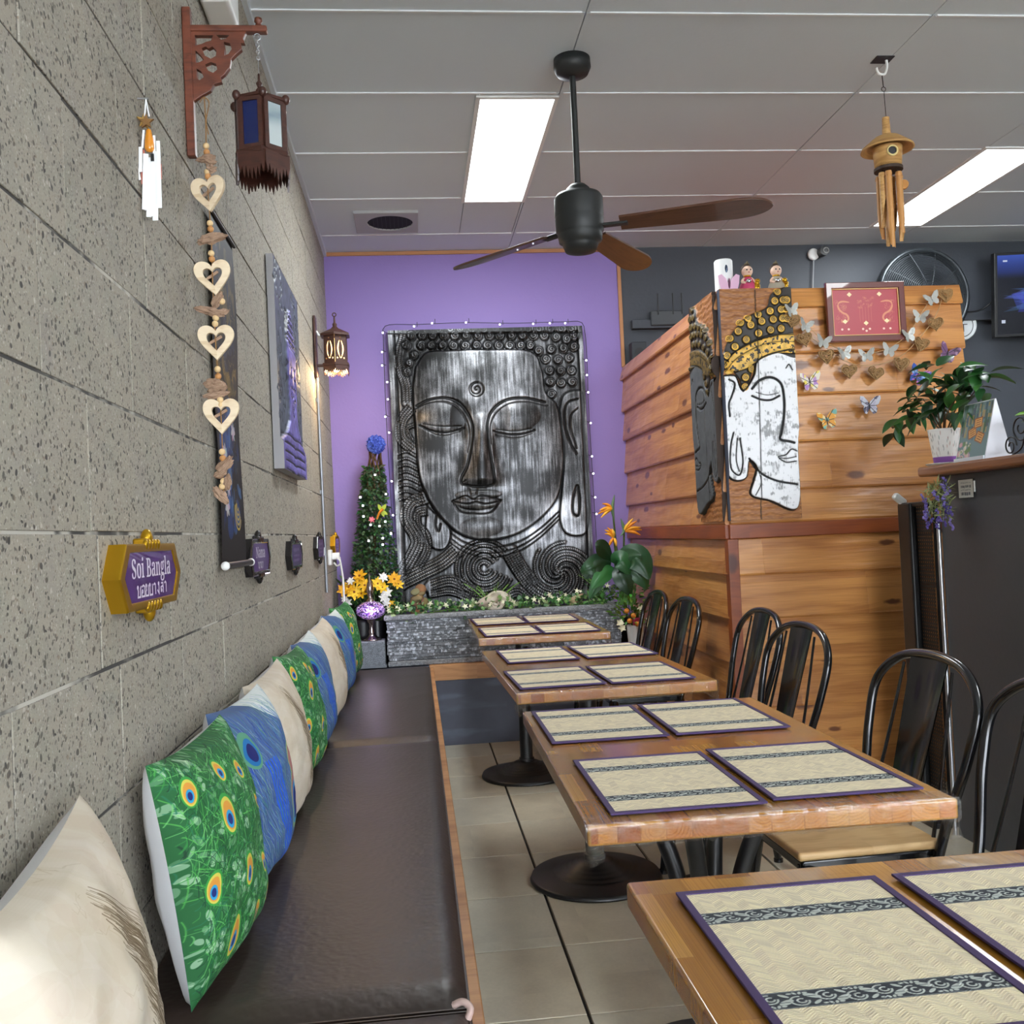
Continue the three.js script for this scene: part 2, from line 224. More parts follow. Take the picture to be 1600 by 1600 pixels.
// ---------------------------------------------------------------- bench seat along the block wall and plinth under the relief
const vinylBump = dtex(512, 512, (u, v) => 0.6 * fbm(u * 5, v * 5, 4, 5) + 0.4 * fbm(u * 90, v * 90, 2, 90), { srgb: false, rx: 1, ry: 1 });
M.vinyl = phys(rgb(58, 46, 41), 0.42, { bumpMap: vinylBump, bumpScale: 0.002, clearcoat: 0.12, clearcoatRoughness: 0.4 });
M.benchWood = std(0xffffff, 0.45, { map: woodTex(512, 128, [206, 150, 96], [158, 100, 54], { rings: 5, seed: 21, rx: 1.2, ry: 4 }) });
M.darkPanel = std(0xffffff, 0.55, { map: dtex(256, 256, (u, v) => { const n = fbm(u * 6, v * 6, 5, 6), m = smooth(0.55, 0.75, fbm(u * 3 + 5, v * 14, 4, 3 * 8, 112)); return [74 + n * 26 + m * 16, 78 + n * 26 + m * 18, 92 + n * 28 + m * 20]; }) });
{
  const b = thing('bench_seat', 'long wall bench with a dark brown vinyl seat and timber edge', 'bench');
  mk(box(0.5, 0.385, 6.5, 0.27, 0.193, BACK + 0.58 + 3.25), M.darkPanel, 'base', b);
  mk(box(0.022, 0.085, 6.52, 0.567, 0.4175, BACK + 0.58 + 3.26, 0.003), M.benchWood, 'edge_rail', b, 'light brown timber edge');
  mk(box(0.55, 0.03, 6.5, 0.28, 0.4, BACK + 0.58 + 3.25), M.benchWood, 'deck', b);
  const pad = (z0, z1, k) => {
    const L = z1 - z0, nx = 24, nz = Math.round(L * 22), r = 0.02;
    const top = grid(nx, nz, (u, v) => { const x = lerp(0.004, 0.558, u), z = lerp(z1, z0, v), e = Math.min((0.558 - x), (z1 - z), (z - z0)), d = Math.min(e, r); const rd = r - Math.sqrt(Math.max(0, r * r - (r - d) * (r - d))); const n = fbm(x * 3 + k, z * 2.2, 4) - 0.5, f = Math.pow(Math.abs(Math.sin(z * 9 + 4 * fbm(x * 5, z * 3, 2) + k)), 12) * 0.0016 * smooth(0.3, 0.56, x); return [x, 0.478 - rd + n * 0.006 * smooth(0, 0.05, e) + f, z]; });
    const side = (x) => box(0.004, 0.045, L - 0.004, x, 0.44, (z0 + z1) / 2);
    const U = top.attributes.uv, P = top.attributes.position; for (let i = 0; i < P.count; i++) U.setXY(i, P.getX(i) + k * 0.3, P.getZ(i));
    mk(merge([top, side(0.556), box(0.55, 0.045, 0.004, 0.28, 0.44, z1 - 0.003), box(0.55, 0.045, 0.004, 0.28, 0.44, z0 + 0.003)]), M.vinyl, 'seat_pad', b);
  };
  pad(-5.72, -3.66, 0); pad(-3.655, -1.6, 1); pad(-1.595, 0.75, 2);
  const foam = mk(tube([[0.53, 0.474, -1.592], [0.545, 0.482, -1.584], [0.556, 0.476, -1.572], [0.55, 0.462, -1.562]], 0.006, 16, 7), std(rgb(206, 178, 170), 0.9), 'torn_corner', b, 'torn seat corner with pale foam'); foam.rotation.y = 0;
}
{
  const p = thing('relief_plinth', 'low dark grey plinth with a timber top rail under the stone planter', 'plinth');
  mk(box(1.36, 0.385, 0.56, 1.235, 0.1925, BACK + 0.285), M.darkPanel, 'front_panel', p);
  mk(box(1.36, 0.09, 0.57, 1.235, 0.427, BACK + 0.285, 0.002), M.benchWood, 'top_rail', p, 'honey coloured timber rail');
  mk(box(0.56, 0.465, 0.56, 0.28, 0.2335, BACK + 0.285), M.darkPanel, 'end_block', p);
}
// ---------------------------------------------------------------- tables
const staveMap = (() => { const r = rng(31); const grains = woodTex(512, 128, [255, 255, 255], [176, 160, 150], { rings: 3, wob: 1.6, seed: 41, streak: 0.7 }).image.data;
  return ctex(1024, 1024, (g, W) => { // staves run along v
    const cols = [[186, 130, 50], [170, 116, 42], [194, 140, 58], [160, 104, 40], [186, 118, 46], [198, 144, 64], [176, 126, 52]]; const n = 14, w = W / n;
    for (let i = 0; i < n; i++) { let y = -r() * 300; while (y < W) { const l = 260 + r() * 340, c = cols[Math.floor(r() * cols.length)]; g.fillStyle = css(...c); g.fillRect(i * w, y, w + 1, l); for (let q = 0; q < 22; q++) { g.strokeStyle = css(c[0] * 0.7, c[1] * 0.66, c[2] * 0.6, 0.1 + r() * 0.22); g.lineWidth = 0.6 + r() * 1.6; const xx = i * w + r() * w; g.beginPath(); g.moveTo(xx, Math.max(0, y)); g.bezierCurveTo(xx + (r() - 0.5) * 8, y + l * 0.3, xx + (r() - 0.5) * 8, y + l * 0.6, xx + (r() - 0.5) * 6, y + l); g.stroke(); } g.fillStyle = css(70, 40, 20, 0.35); g.fillRect(i * w, y + l - 1, w, 1.4); y += l; } g.fillStyle = css(80, 46, 24, 0.3); g.fillRect(i * w, 0, 1.2, W); }
  }, { rx: 1 / 0.7, ry: 1 / 0.7 }); })();
M.tableTop = phys(0xffffff, 0.22, { map: staveMap, clearcoat: 0.8, clearcoatRoughness: 0.12, bumpMap: dtex(256, 256, (u, v) => fbm(u * 6, v * 6, 4, 6), { srgb: false, rx: 3, ry: 3 }), bumpScale: 0.0012 });
const endMap = (() => { const r = rng(77); return ctex(1024, 64, (g, W, H) => { let x = 0; while (x < W) { const w = 40 + r() * 46, c = [[214, 146, 74], [190, 116, 56], [228, 168, 92], [206, 132, 66], [176, 98, 48], [222, 156, 84]][Math.floor(r() * 6)]; g.fillStyle = css(...c); g.fillRect(x, 0, w, H); const cx = x + r() * w, cy = (r() - 0.5) * 120; for (let q = 0; q < 16; q++) { g.strokeStyle = css(c[0] * 0.78, c[1] * 0.7, c[2] * 0.62, 0.6); g.lineWidth = 1 + r() * 1.6; g.save(); g.beginPath(); g.rect(x, 0, w, H); g.clip(); g.beginPath(); g.ellipse(cx, cy, 20 + q * 9, 24 + q * 10, 0.3, 0, 7); g.stroke(); g.restore(); } g.fillStyle = css(110, 64, 34, 0.5); g.fillRect(x, 0, 1.5, H); x += w; } }, { rx: 1 / 0.7, ry: 1 }); })();
M.tableEnd = phys(0xffffff, 0.25, { map: endMap, clearcoat: 0.8, clearcoatRoughness: 0.15 });
const filmBump = dtex(512, 512, (u, v) => { const a = fbm(u * 7, v * 7, 5, 7), b = Math.pow(Math.abs(Math.sin((v * 30 + 9 * fbm(u * 10 + 3, v * 10, 3, 10)) * 3.14)), 6); return 0.6 * a + 0.4 * b; }, { srgb: false, rx: 6, ry: 6 });
M.film = phys(0xffffff, 0.08, { transmission: 1, thickness: 0, ior: 1.4, bumpMap: filmBump, bumpScale: 0.006 });
M.castIron = phys(rgb(20, 20, 21), 0.45, { clearcoat: 0.3, clearcoatRoughness: 0.3 });
const TOP_Y = 0.735;
function makeTable(name, label, x, z, w, d, turn, base, bx, bz) {
  const t = thing(name, label, 'table', [x, 0, z], turn, 'wooden tables beside the bench');
  const th = 0.036, slab = box(w, th, d, 0, TOP_Y - th / 2, 0, 0.005, 2);
  mk(slab, M.tableTop, 'tabletop', t);
  for (const s of [1, -1]) { const g = box(w - 0.012, th - 0.01, 0.002, 0, TOP_Y - th / 2, s * (d / 2 + 0.0002)); const P = g.attributes.position, U = g.attributes.uv; for (let i = 0; i < P.count; i++) U.setXY(i, P.getX(i) + 0.35 + x, (P.getY(i) - TOP_Y + th) / th); mk(g, M.tableEnd, 'end_grain', t, 'laminated end grain blocks'); }
  // clear plastic film folded over the near edge
  const wob = (a, b) => (vn(a * 40, b * 40) - 0.5);
  const film = grid(60, 10, (u, v) => { const xx = lerp(-w / 2 - 0.003, w / 2 + 0.003, u), a = v * 3; let y, zz; if (a < 1) { y = TOP_Y + 0.0016; zz = d / 2 - 0.05 * (1 - a) ; } else if (a < 2.2) { y = TOP_Y + 0.0016 - (a - 1) / 1.2 * (th + 0.004); zz = d / 2 + 0.003 + wob(u * 3, v) * 0.003; } else { y = TOP_Y - th - 0.004 - (a - 2.2) * 0.006 + wob(u * 2, v + 3) * 0.006; zz = d / 2 + 0.003 - (a - 2.2) * 0.05; } return [xx, y, zz]; });
  mk(film, M.film, 'plastic_film', t, 'clear plastic film wrapped over the edge');
  const flap = (sx) => grid(8, 8, (u, v) => [sx * (w / 2 - 0.028 + u * 0.034), TOP_Y - th - v * (0.028 + 0.012 * Math.sin(u * 3)), d / 2 - 0.008 + 0.012 * Math.sin(u * 4 + v * 3) * v]);
  for (const s of [-1, 1]) mk(flap(s), M.film, 'film_corner', t, 'loose corner of clear film');
  if (base === 'disc') {
    mk(lathe([[0, 0], [0.228, 0], [0.232, 0.006], [0.226, 0.02], [0.15, 0.03], [0.148, 0.035], [0.128, 0.037], [0.126, 0.043], [0.106, 0.045], [0.104, 0.051], [0.086, 0.053], [0.084, 0.06], [0.066, 0.062], [0.062, 0.07], [0.04, 0.074], [0, 0.074]], 56).translate(bx, 0, bz), M.castIron, 'base', t);
    mk(merge([cyl(0.032, 0.032, TOP_Y - th - 0.07, 24, bx, 0.07 + (TOP_Y - th - 0.07) / 2, bz), cyl(0.038, 0.038, 0.02, 24, bx, 0.08, bz)]), M.castIron, 'column', t);
    mk(merge([box(0.44, 0.02, 0.045, bx, TOP_Y - th - 0.012, bz), box(0.045, 0.02, 0.44, bx, TOP_Y - th - 0.012, bz)]), M.castIron, 'top_bracket', t);
  } else {
    mk(lathe([[0, 0], [0.2, 0], [0.204, 0.006], [0.19, 0.018], [0.06, 0.03], [0.034, 0.05], [0.03, 0.3], [0, 0.3]], 40).translate(bx, 0, bz), M.castIron, 'base', t);
    for (let k = 0; k < 4; k++) { const a = k * Math.PI / 2 + 0.5, c = Math.cos(a), s = Math.sin(a); mk(tube([[bx + c * 0.02, 0.2, bz + s * 0.02], [bx + c * 0.06, 0.3, bz + s * 0.06], [bx + c * 0.07, 0.42, bz + s * 0.07], [bx + c * 0.12, 0.56, bz + s * 0.12], [bx + c * 0.19, TOP_Y - th - 0.01, bz + s * 0.19]], 0.02, 30, 8), M.castIron, 'leg', t); }
    for (const y of [0.33, 0.4]) mk(flat(xf(new THREE.TorusGeometry(0.088, 0.008, 8, 28), { r: [Math.PI / 2, 0, 0], p: [bx, y, bz] })), M.castIron, 'ring', t);
  }
  return t;
}
makeTable('dining_table', 'wooden table whose near end reaches past the frame, film wrapped, with a dark knot', 1.1, -0.79, 0.65, 1.135, 0, 'disc', 0.02, 0.05);
makeTable('dining_table', 'wooden table on bent black legs with ring stretchers, showing laminated end grain blocks', 1.1, -2.155, 0.655, 1.07, -0.01, 'legs', 0.03, -0.02);
makeTable('dining_table', 'film wrapped wooden table between the end grain table and the one at the planter', 1.1, -3.57, 0.645, 1.13, 0.026, 'disc', -0.02, 0.16);
makeTable('dining_table', 'film wrapped wooden table standing right in front of the stone planter', 1.105, -5.165, 0.635, 1.12, -0.01, 'disc', -0.085, 0.245);
// ---------------------------------------------------------------- placemats
const matMap = (() => { const r = rng(58), W = 416, H = 640; return ctex(W, H, (g) => {   // u across 0.275 m, v along 0.4 m
  g.fillStyle = css(232, 218, 186); g.fillRect(0, 0, W, H);
  const cell = 23; for (let j = -4; j < H / 7 + 1; j++) for (let i = 0; i < W / cell + 1; i++) { const dir = i % 2 ? 1 : -1, tone = (r() - 0.5) * 34; g.strokeStyle = css(240 + tone, 228 + tone, 198 + tone * 0.8); g.lineWidth = 4; g.beginPath(); g.moveTo(i * cell + 0.5, j * 7 + (dir > 0 ? 0 : 20)); g.lineTo(i * cell + cell - 0.5, j * 7 + (dir > 0 ? 20 : 0)); g.stroke(); g.strokeStyle = css(164 + tone * 0.5, 140 + tone * 0.5, 102, 0.6); g.lineWidth = 2.2; g.beginPath(); g.moveTo(i * cell + 0.5, j * 7 + 3.6 + (dir > 0 ? 0 : 20)); g.lineTo(i * cell + cell - 0.5, j * 7 + 3.6 + (dir > 0 ? 20 : 0)); g.stroke(); }
  for (const y of [112, 466]) { const h = 58; g.fillStyle = css(40, 46, 54); g.fillRect(0, y, W, h); g.save(); g.beginPath(); g.rect(0, y + 4, W, h - 8); g.clip();
    for (let i = 0; i < 9; i++) { const x = i * 48 + 12, s = i % 2 ? 1 : -1, cy = y + h / 2; g.strokeStyle = g.fillStyle = css(186, 192, 186); g.lineWidth = 4; g.beginPath(); g.arc(x, cy + s * 6, 15, 0, 5); g.stroke(); g.beginPath(); g.arc(x + 3, cy + s * 6, 7, 0, 5.4); g.stroke(); g.beginPath(); g.ellipse(x + 25, cy - s * 8, 15, 7, s * 0.5, 0, 7); g.fill(); g.beginPath(); g.ellipse(x + 27, cy + s * 14, 10, 4, -s * 0.7, 0, 7); g.fill(); for (let q = 0; q < 4; q++) { g.beginPath(); g.ellipse(x - 10 + q * 9, cy - s * 20, 5, 3, q, 0, 7); g.fill(); } g.strokeStyle = css(40, 46, 54); g.lineWidth = 1.4; g.beginPath(); g.moveTo(x + 12, cy - s * 8); g.lineTo(x + 38, cy - s * 8); g.stroke(); }
    g.restore(); g.fillStyle = css(150, 158, 158); g.fillRect(0, y + 1, W, 1.6); g.fillRect(0, y + h - 3, W, 1.6); }
}); })();
const matBump = (() => dtex(208, 320, (u, v) => { const i = Math.floor(u * 208 / 11.5), d = i % 2 ? 1 : -1, fx = (u * 208 / 11.5) % 1; const ph = (v * 320 / 3.5 + d * fx * 2.86) % 1; return 0.5 + 0.5 * Math.sin(ph * 6.283) * Math.sin(fx * 3.14); }, { srgb: false }))();
M.mat = std(0xffffff, 0.75, { map: matMap, bumpMap: matBump, bumpScale: 0.0012 });
M.matEdge = std(rgb(66, 46, 92), 0.7);
const matBody = grid(6, 8, (u, v) => [(u - 0.5) * 0.266, 0.004, (0.5 - v) * 0.39]);
const matBack = box(0.27, 0.003, 0.395, 0, 0.0018, 0);
const matRim = muv(xf(ext(hollowRect(0.278, 0.402, 0.009), 0.0022, 0.0008), { r: [-Math.PI / 2, 0, 0], p: [0, 0.0026, 0] }));
const MATS = [
  [0.967, -1.083, 0, 'herringbone placemat nearest the knot on the film wrapped table at the frame edge'], [1.27, -1.083, 0.0, 'herringbone placemat on the chair side of the table at the frame edge'],
  [0.955, -1.86, 0, 'herringbone placemat on the bench side, near end of the end grain table'], [1.25, -1.874, 0, 'herringbone placemat on the chair side, near end of the end grain table'], [0.936, -2.445, 0, 'herringbone placemat on the bench side, far end of the end grain table'], [1.232, -2.448, 0, 'herringbone placemat on the chair side, far end of the end grain table'],
  [0.94, -3.25, 0.04, 'herringbone placemat on the bench side, near end of the middle table'], [1.234, -3.25, 0.03, 'herringbone placemat on the chair side, near end of the middle table'], [0.963, -3.865, 0.03, 'herringbone placemat on the bench side, far end of the middle table'], [1.267, -3.875, 0.04, 'herringbone placemat on the chair side, far end of the middle table'],
  [0.952, -4.86, 0.02, 'herringbone placemat on the bench side, near end of the planter table'], [1.24, -4.845, 0, 'herringbone placemat on the chair side, near end of the planter table'], [0.945, -5.44, 0.03, 'herringbone placemat on the bench side, far end of the planter table'], [1.236, -5.425, -0.02, 'herringbone placemat on the chair side, far end of the planter table']];
for (const [x, z, a, label] of MATS) { const t = thing('placemat', label, 'placemat', [x, TOP_Y + 0.0022, z], a, 'woven placemats on the tables'); mk(matBack, M.matEdge, 'backing', t); mk(matBody, M.mat, 'woven_field', t, 'cream herringbone weave with two grey patterned bands'); mk(matRim, M.matEdge, 'binding', t, 'purple cloth binding'); }
// ---------------------------------------------------------------- metal chairs with timber seats (they face the tables, -x)
M.chair = phys(rgb(16, 17, 22), 0.25, { metalness: 0.3, clearcoat: 0.8, clearcoatRoughness: 0.1 });
M.seatWood = std(0xffffff, 0.45, { map: woodTex(512, 512, [216, 180, 128], [176, 132, 82], { rings: 4, seed: 51, rx: 2, ry: 2 }) });
function makeChair(label, x, z, turn) {
  const t = thing('metal_chair', label, 'chair', [x, 0, z], turn, 'black metal chairs along the tables');
  // origin under the seat centre; the back is towards +x
  mk(box(0.36, 0.02, 0.36, -0.005, 0.45, 0, 0.009, 3), M.seatWood, 'seat', t, 'pale timber seat');
  mk(box(0.345, 0.03, 0.345, -0.003, 0.426, 0, 0.008), M.chair, 'seat_frame', t);
  mk(tube([[0.155, 0.42, -0.185], [0.175, 0.5, -0.195], [0.215, 0.66, -0.232], [0.247, 0.78, -0.232], [0.27, 0.846, -0.155], [0.278, 0.87, 0], [0.27, 0.846, 0.155], [0.247, 0.78, 0.232], [0.215, 0.66, 0.232], [0.175, 0.5, 0.195], [0.155, 0.42, 0.185]], 0.0125, 80, 10), M.chair, 'back_hoop', t, 'black tubular hoop backrest');
  const slat = grid(10, 16, (u, v) => { const s = (u - 0.5) * 2, y = lerp(0.44, 0.872, v), w = lerp(0.058, 0.085, v), k = (y - 0.44) / 0.43; return [0.16 + 0.116 * k + 0.012 * (1 - s * s) - 0.006, y, s * w]; });
  mk(merge([slat, slat.clone().translate(0.003, 0, 0)]), M.chair, 'splat', t, 'wide black sheet metal splat');
  for (const s of [-1, 1]) mk(taper([[0.165, 0.45, s * 0.15], [0.215, 0.64, s * 0.13], [0.262, 0.84, s * 0.11]], 0.005, 0.004, 10, 6), M.chair, 'brace', t);
  for (const [sx, sz] of [[-1, -1], [-1, 1], [1, -1], [1, 1]]) { const a = V(sx * 0.155, 0.425, sz * 0.155), b = V(sx * 0.215 + 0.01, 0.006, sz * 0.2); mk(merge([taper([a, a.clone().lerp(b, 0.5), b], 0.024, 0.013, 8, 8), cyl(0.017, 0.017, 0.012, 10, b.x, 0.006, b.z)]), M.chair, 'leg', t); }
  mk(merge([rod([-0.18, 0.24, -0.175], [0.19, 0.24, 0.175], 0.006), rod([-0.18, 0.24, 0.175], [0.19, 0.24, -0.175], 0.006)]), M.chair, 'cross_brace', t);
  return t;
}
makeChair('black metal chair with its timber seat showing beyond the end grain table', 1.53, -2.37, 0.03);
makeChair('black metal chair pulled up to the table at the frame edge, cut by the frame', 1.55, -1.875, 0);
makeChair('black metal chair in front of the knotted boards, nearer the end grain table', 1.54, -3.215, 0.04);
makeChair('black metal chair in front of the knotted boards, nearer the corner post', 1.62, -3.82, 0.0);
makeChair('black metal chair standing in the shade beside the partition', 1.54, -4.62, 0.03);
makeChair('black metal chair farthest in, nearest the bird of paradise flowers', 1.54, -5.2, 0.0);
// ---------------------------------------------------------------- service counter
M.counterWood = phys(0xffffff, 0.4, { map: woodTex(512, 128, [148, 92, 50], [84, 46, 24], { rings: 4, seed: 61, streak: 0.9 }), clearcoat: 0.4, clearcoatRoughness: 0.25 });
{
  const c = thing('service_counter', 'dark grey counter with a worn brown timber top', 'counter');
  mk(box(0.7, 1.372, 3.1, 2.515 + 0.35, 0.686, -3.545 + 1.55, 0.003), std(rgb(72, 74, 78), 0.5, { bumpMap: paintBump, bumpScale: 0.0005 }), 'body', c);
  const g = box(0.86, 0.038, 3.2, 2.435 + 0.43, 1.391, -3.56 + 1.6, 0.012, 3), P = g.attributes.position, U = g.attributes.uv; for (let i = 0; i < P.count; i++) U.setXY(i, P.getZ(i) * 0.7, (P.getY(i) + P.getX(i)) * 5);
  mk(g, M.counterWood, 'countertop', c, 'worn brown timber edge with chips');
  mk(cyl(0.008, 0.008, 1.2, 12, 2.507, 0.6, -3.553), M.steel, 'edge_trim', c, 'bright steel corner trim');
}
{
  const r = rng(64), t = thing('mesh_screen', 'black perforated metal screen standing between counter and partition', 'screen', [2.515, 0, -3.74], -0.0);
  // thin perforated sheet in an upright frame
  const W = 0.3, H = 1.28;
  mk(merge([box(0.03, H, 0.1, 0, H / 2, -0.065, 0.01), box(0.02, H, 0.014, 0.03, H / 2, 0.1, 0.005), box(0.03, 0.02, 0.12, 0.012, H - 0.01, 0.04, 0.006), box(0.16, 0.02, 0.22, 0.03, 0.01, -0.0)]), M.black, 'frame', t);
  const holes = dtex(64, 64, (u, v) => { const a = Math.hypot(((u * 2) % 1) - 0.5, ((v * 2) % 1) - 0.5); return a < 0.24 ? 0 : 1; }, { srgb: false, rx: 34, ry: 34 });
  const sheet = mk(muv(box(0.002, H - 0.03, 0.12, 0.014, H / 2, 0.04)), std(rgb(26, 25, 25), 0.45, { alphaMap: holes, alphaTest: 0.5 }), 'perforated_sheet', t, 'sheet punched with rows of small holes'); sheet.castShadow = true;
  solo(xf(box(0.06, 0.03, 0.03, 0, 0, 0, 0.01, 3), { r: [0, 0, -0.7], p: [2.5, 1.295, -3.83] }), M.white, 'price_scanner', 'small white gadget clipped at the top of the black screen', 'gadget');
}
// ---------------------------------------------------------------- carved relief helpers
function blur(a, W, H, r) { const b = new Float32Array(W * H), c = new Float32Array(W * H), n = 2 * r + 1; for (let y = 0; y < H; y++) { let s = 0; for (let k = -r; k <= r; k++) s += a[y * W + clamp(k, 0, W - 1)]; for (let x = 0; x < W; x++) { b[y * W + x] = s / n; s += a[y * W + Math.min(W - 1, x + r + 1)] - a[y * W + Math.max(0, x - r)]; } } for (let x = 0; x < W; x++) { let s = 0; for (let k = -r; k <= r; k++) s += b[clamp(k, 0, H - 1) * W + x]; for (let y = 0; y < H; y++) { c[y * W + x] = s / n; s += b[Math.min(H - 1, y + r + 1) * W + x] - b[Math.max(0, y - r) * W + x]; } } return c; }
function chan(cv) { const W = cv.width, H = cv.height, d = cv.getContext('2d').getImageData(0, 0, W, H).data, a = new Float32Array(W * H); for (let i = 0; i < a.length; i++) a[i] = d[i * 4] / 255; return a; }
const samp = (a, W, H, u, v) => { const x = clamp(u, 0, 1) * (W - 1), y = (1 - clamp(v, 0, 1)) * (H - 1), x0 = Math.floor(x), y0 = Math.floor(y), x1 = Math.min(W - 1, x0 + 1), y1 = Math.min(H - 1, y0 + 1), fx = x - x0, fy = y - y0; return lerp(lerp(a[y0 * W + x0], a[y0 * W + x1], fx), lerp(a[y1 * W + x0], a[y1 * W + x1], fx), fy); };
function curveThrough(g, pts) { const c = new THREE.CatmullRomCurve3(pts.map(([x, y]) => V(x, y, 0)), false, 'centripetal'), q = c.getPoints(pts.length * 10); g.beginPath(); q.forEach((p, i) => i ? g.lineTo(p.x, p.y) : g.moveTo(p.x, p.y)); return q; }
// a solid slab whose front carries heights h(u, v) in metres
function reliefGeo(w, h, t, nu, nv, hf) {
  const front = grid(nu, nv, (u, v) => [(u - 0.5) * w, (v - 0.5) * h, t + hf(u, v)]);
  const edge = [[0, 0, 1, 0], [1, 0, 1, 1], [1, 1, 0, 1], [0, 1, 0, 0]].map(([u0, v0, u1, v1]) => grid(40, 1, (a, b) => { const u = lerp(u0, u1, a), v = lerp(v0, v1, a); return [(u - 0.5) * w, (v - 0.5) * h, b ? t + hf(u, v) : 0]; })).map((g) => { g.index.array.reverse(); g.computeVertexNormals(); return g; });
  return { front, edge: merge(edge) };
}
// ---------------------------------------------------------------- large silver and black relief of a serene face
{
  const X0 = 0.388, X1 = 1.652, Y0 = 0.775, Y1 = 2.56, W = 900, H = 1272, ZF = -6.2, r = rng(201);
  const toC = (u, v) => { const p = px(u, v, 'z', ZF); return [(p.x - X0) / (X1 - X0) * W, (1 - (p.y - Y0) / (Y1 - Y0)) * H]; };
  const c7 = (x, y) => toC(480 + x / 3.077, 380 + y / 3.077), c8 = (x, y) => toC(480 + x / 2.667, 700 + y / 2.667);
  const L7 = (l) => l.map(([x, y]) => c7(x, y)), L8 = (l) => l.map(([x, y]) => c8(x, y));
  const s7 = (c7(1000, 900)[0] - c7(500, 900)[0]) / 500;
  const face = L7([[520, 590], [508, 700], [520, 900], [545, 1140], [620, 1290], [730, 1395], [860, 1428], [1000, 1402], [1120, 1325], [1205, 1220], [1235, 1050], [1225, 900], [1200, 770], [1150, 720], [1130, 610], [1090, 525], [900, 508], [700, 512], [570, 522], [520, 590]]);
  const bands = [];                                                  // combed hair bands: [path, half width, tick]
  const raised = canvas(W, H, (g) => { g.fillStyle = '#000'; g.fillRect(0, 0, W, H); });
  const groove = canvas(W, H, (g) => { g.fillStyle = '#000'; g.fillRect(0, 0, W, H); });
  const faceMask = canvas(W, H, (g) => { g.fillStyle = '#000'; g.fillRect(0, 0, W, H); g.fillStyle = '#fff'; curveThrough(g, face); g.fill(); });
  const G = groove.getContext('2d'), A = raised.getContext('2d'); G.strokeStyle = A.strokeStyle = A.fillStyle = '#fff'; G.lineCap = A.lineCap = 'round'; G.lineJoin = 'round';
  const line = (pts, w = 5) => { G.lineWidth = w; curveThrough(G, pts); G.stroke(); };
  // combed locks: groove lines along the path and small ticks across
  const comb = (pts, n, gap, tick = 6) => { const c = new THREE.CatmullRomCurve3(pts.map(([x, y]) => V(x, y, 0)), false, 'centripetal'), N = Math.round(c.getLength() / 5), P = c.getSpacedPoints(N); const nor = P.map((p, i) => { const a = P[Math.max(0, i - 1)], b = P[Math.min(N, i + 1)], d = b.clone().sub(a).normalize(); return V(-d.y, d.x, 0); });
    A.lineWidth = n * gap; A.strokeStyle = '#999'; curveThrough(A, pts); A.stroke(); A.strokeStyle = '#fff';
    for (let k = 0; k <= n; k++) { const o = (k - n / 2) * gap; G.lineWidth = 3.2; G.beginPath(); P.forEach((p, i) => { const q = p.clone().addScaledVector(nor[i], o); i ? G.lineTo(q.x, q.y) : G.moveTo(q.x, q.y); }); G.stroke(); }
    G.lineWidth = 2.4; for (let k = 0; k < n; k++) for (let i = 0; i < N; i += 2) { const o = (k - n / 2 + 0.15) * gap, q = P[i].clone().addScaledVector(nor[i], o), s = P[Math.min(N, i + 1)].clone().addScaledVector(nor[i], o + gap * 0.5); G.beginPath(); G.moveTo(q.x, q.y); G.lineTo(s.x, s.y); G.stroke(); } };
  const spiral = (x, y, rad, turns, w, start = 0, dir = 1, gr = G) => { gr.lineWidth = w; gr.beginPath(); for (let i = 0; i <= 60; i++) { const t = i / 60, a = start + dir * t * turns * 6.283, q = rad * t; const X = x + Math.cos(a) * q, Y = y + Math.sin(a) * q; i ? gr.lineTo(X, Y) : gr.moveTo(X, Y); } gr.stroke(); };
  // left hair
  comb(L7([[470, 430], [440, 560], [475, 680], [480, 760]]), 3, 16); comb(L7([[500, 790], [455, 850], [450, 930], [510, 990]]), 4, 13); comb(L7([[515, 870], [480, 890], [500, 940]]), 2, 12);
  for (let i = 0; i < 8; i++) comb(L7([[438, 1010 + i * 32], [478, 1000 + i * 32], [524 + i * 4, 1022 + i * 33]]), 1, 13);
  comb(L7([[560, 1225], [500, 1250], [475, 1320], [520, 1400], [530, 1440], [500, 1510], [450, 1590]]), 4, 15); comb(L7([[575, 1290], [535, 1300], [530, 1350], [570, 1410], [575, 1480], [530, 1560]]), 3, 13);
  comb(L8([[620, 430], [560, 480], [480, 520], [400, 560]]), 5, 14); comb(L8([[520, 580], [600, 560], [680, 600], [720, 610]]), 5, 13); comb(L8([[520, 610], [600, 600], [700, 640]]), 3, 12);
  { const [sx, sy] = c8(740, 500); for (let k = 0; k < 5; k++) { const pts = []; for (let i = 0; i <= 26; i++) { const t = i / 26, a = -0.6 - t * 5.2, q = (18 + k * 24) * s7 * 1.15 + t * 10; pts.push([sx + Math.cos(a) * q, sy + Math.sin(a) * q]); } comb(pts, 1, 15); } comb(L8([[850, 440], [900, 520], [960, 590], [1080, 640]]), 6, 13); comb(L8([[800, 640], [880, 600], [930, 640]]), 4, 13); }
  { const [sx, sy] = c8(1058, 520); for (let k = 0; k < 7; k++) { const pts = []; for (let i = 0; i <= 24; i++) { const t = i / 24, a = k * 0.9 + t * 4.0, q = (12 + 118 * t) * s7 * 1.15; pts.push([sx + Math.cos(a) * q, sy + Math.sin(a) * q]); } comb(pts, 1, 15); } }
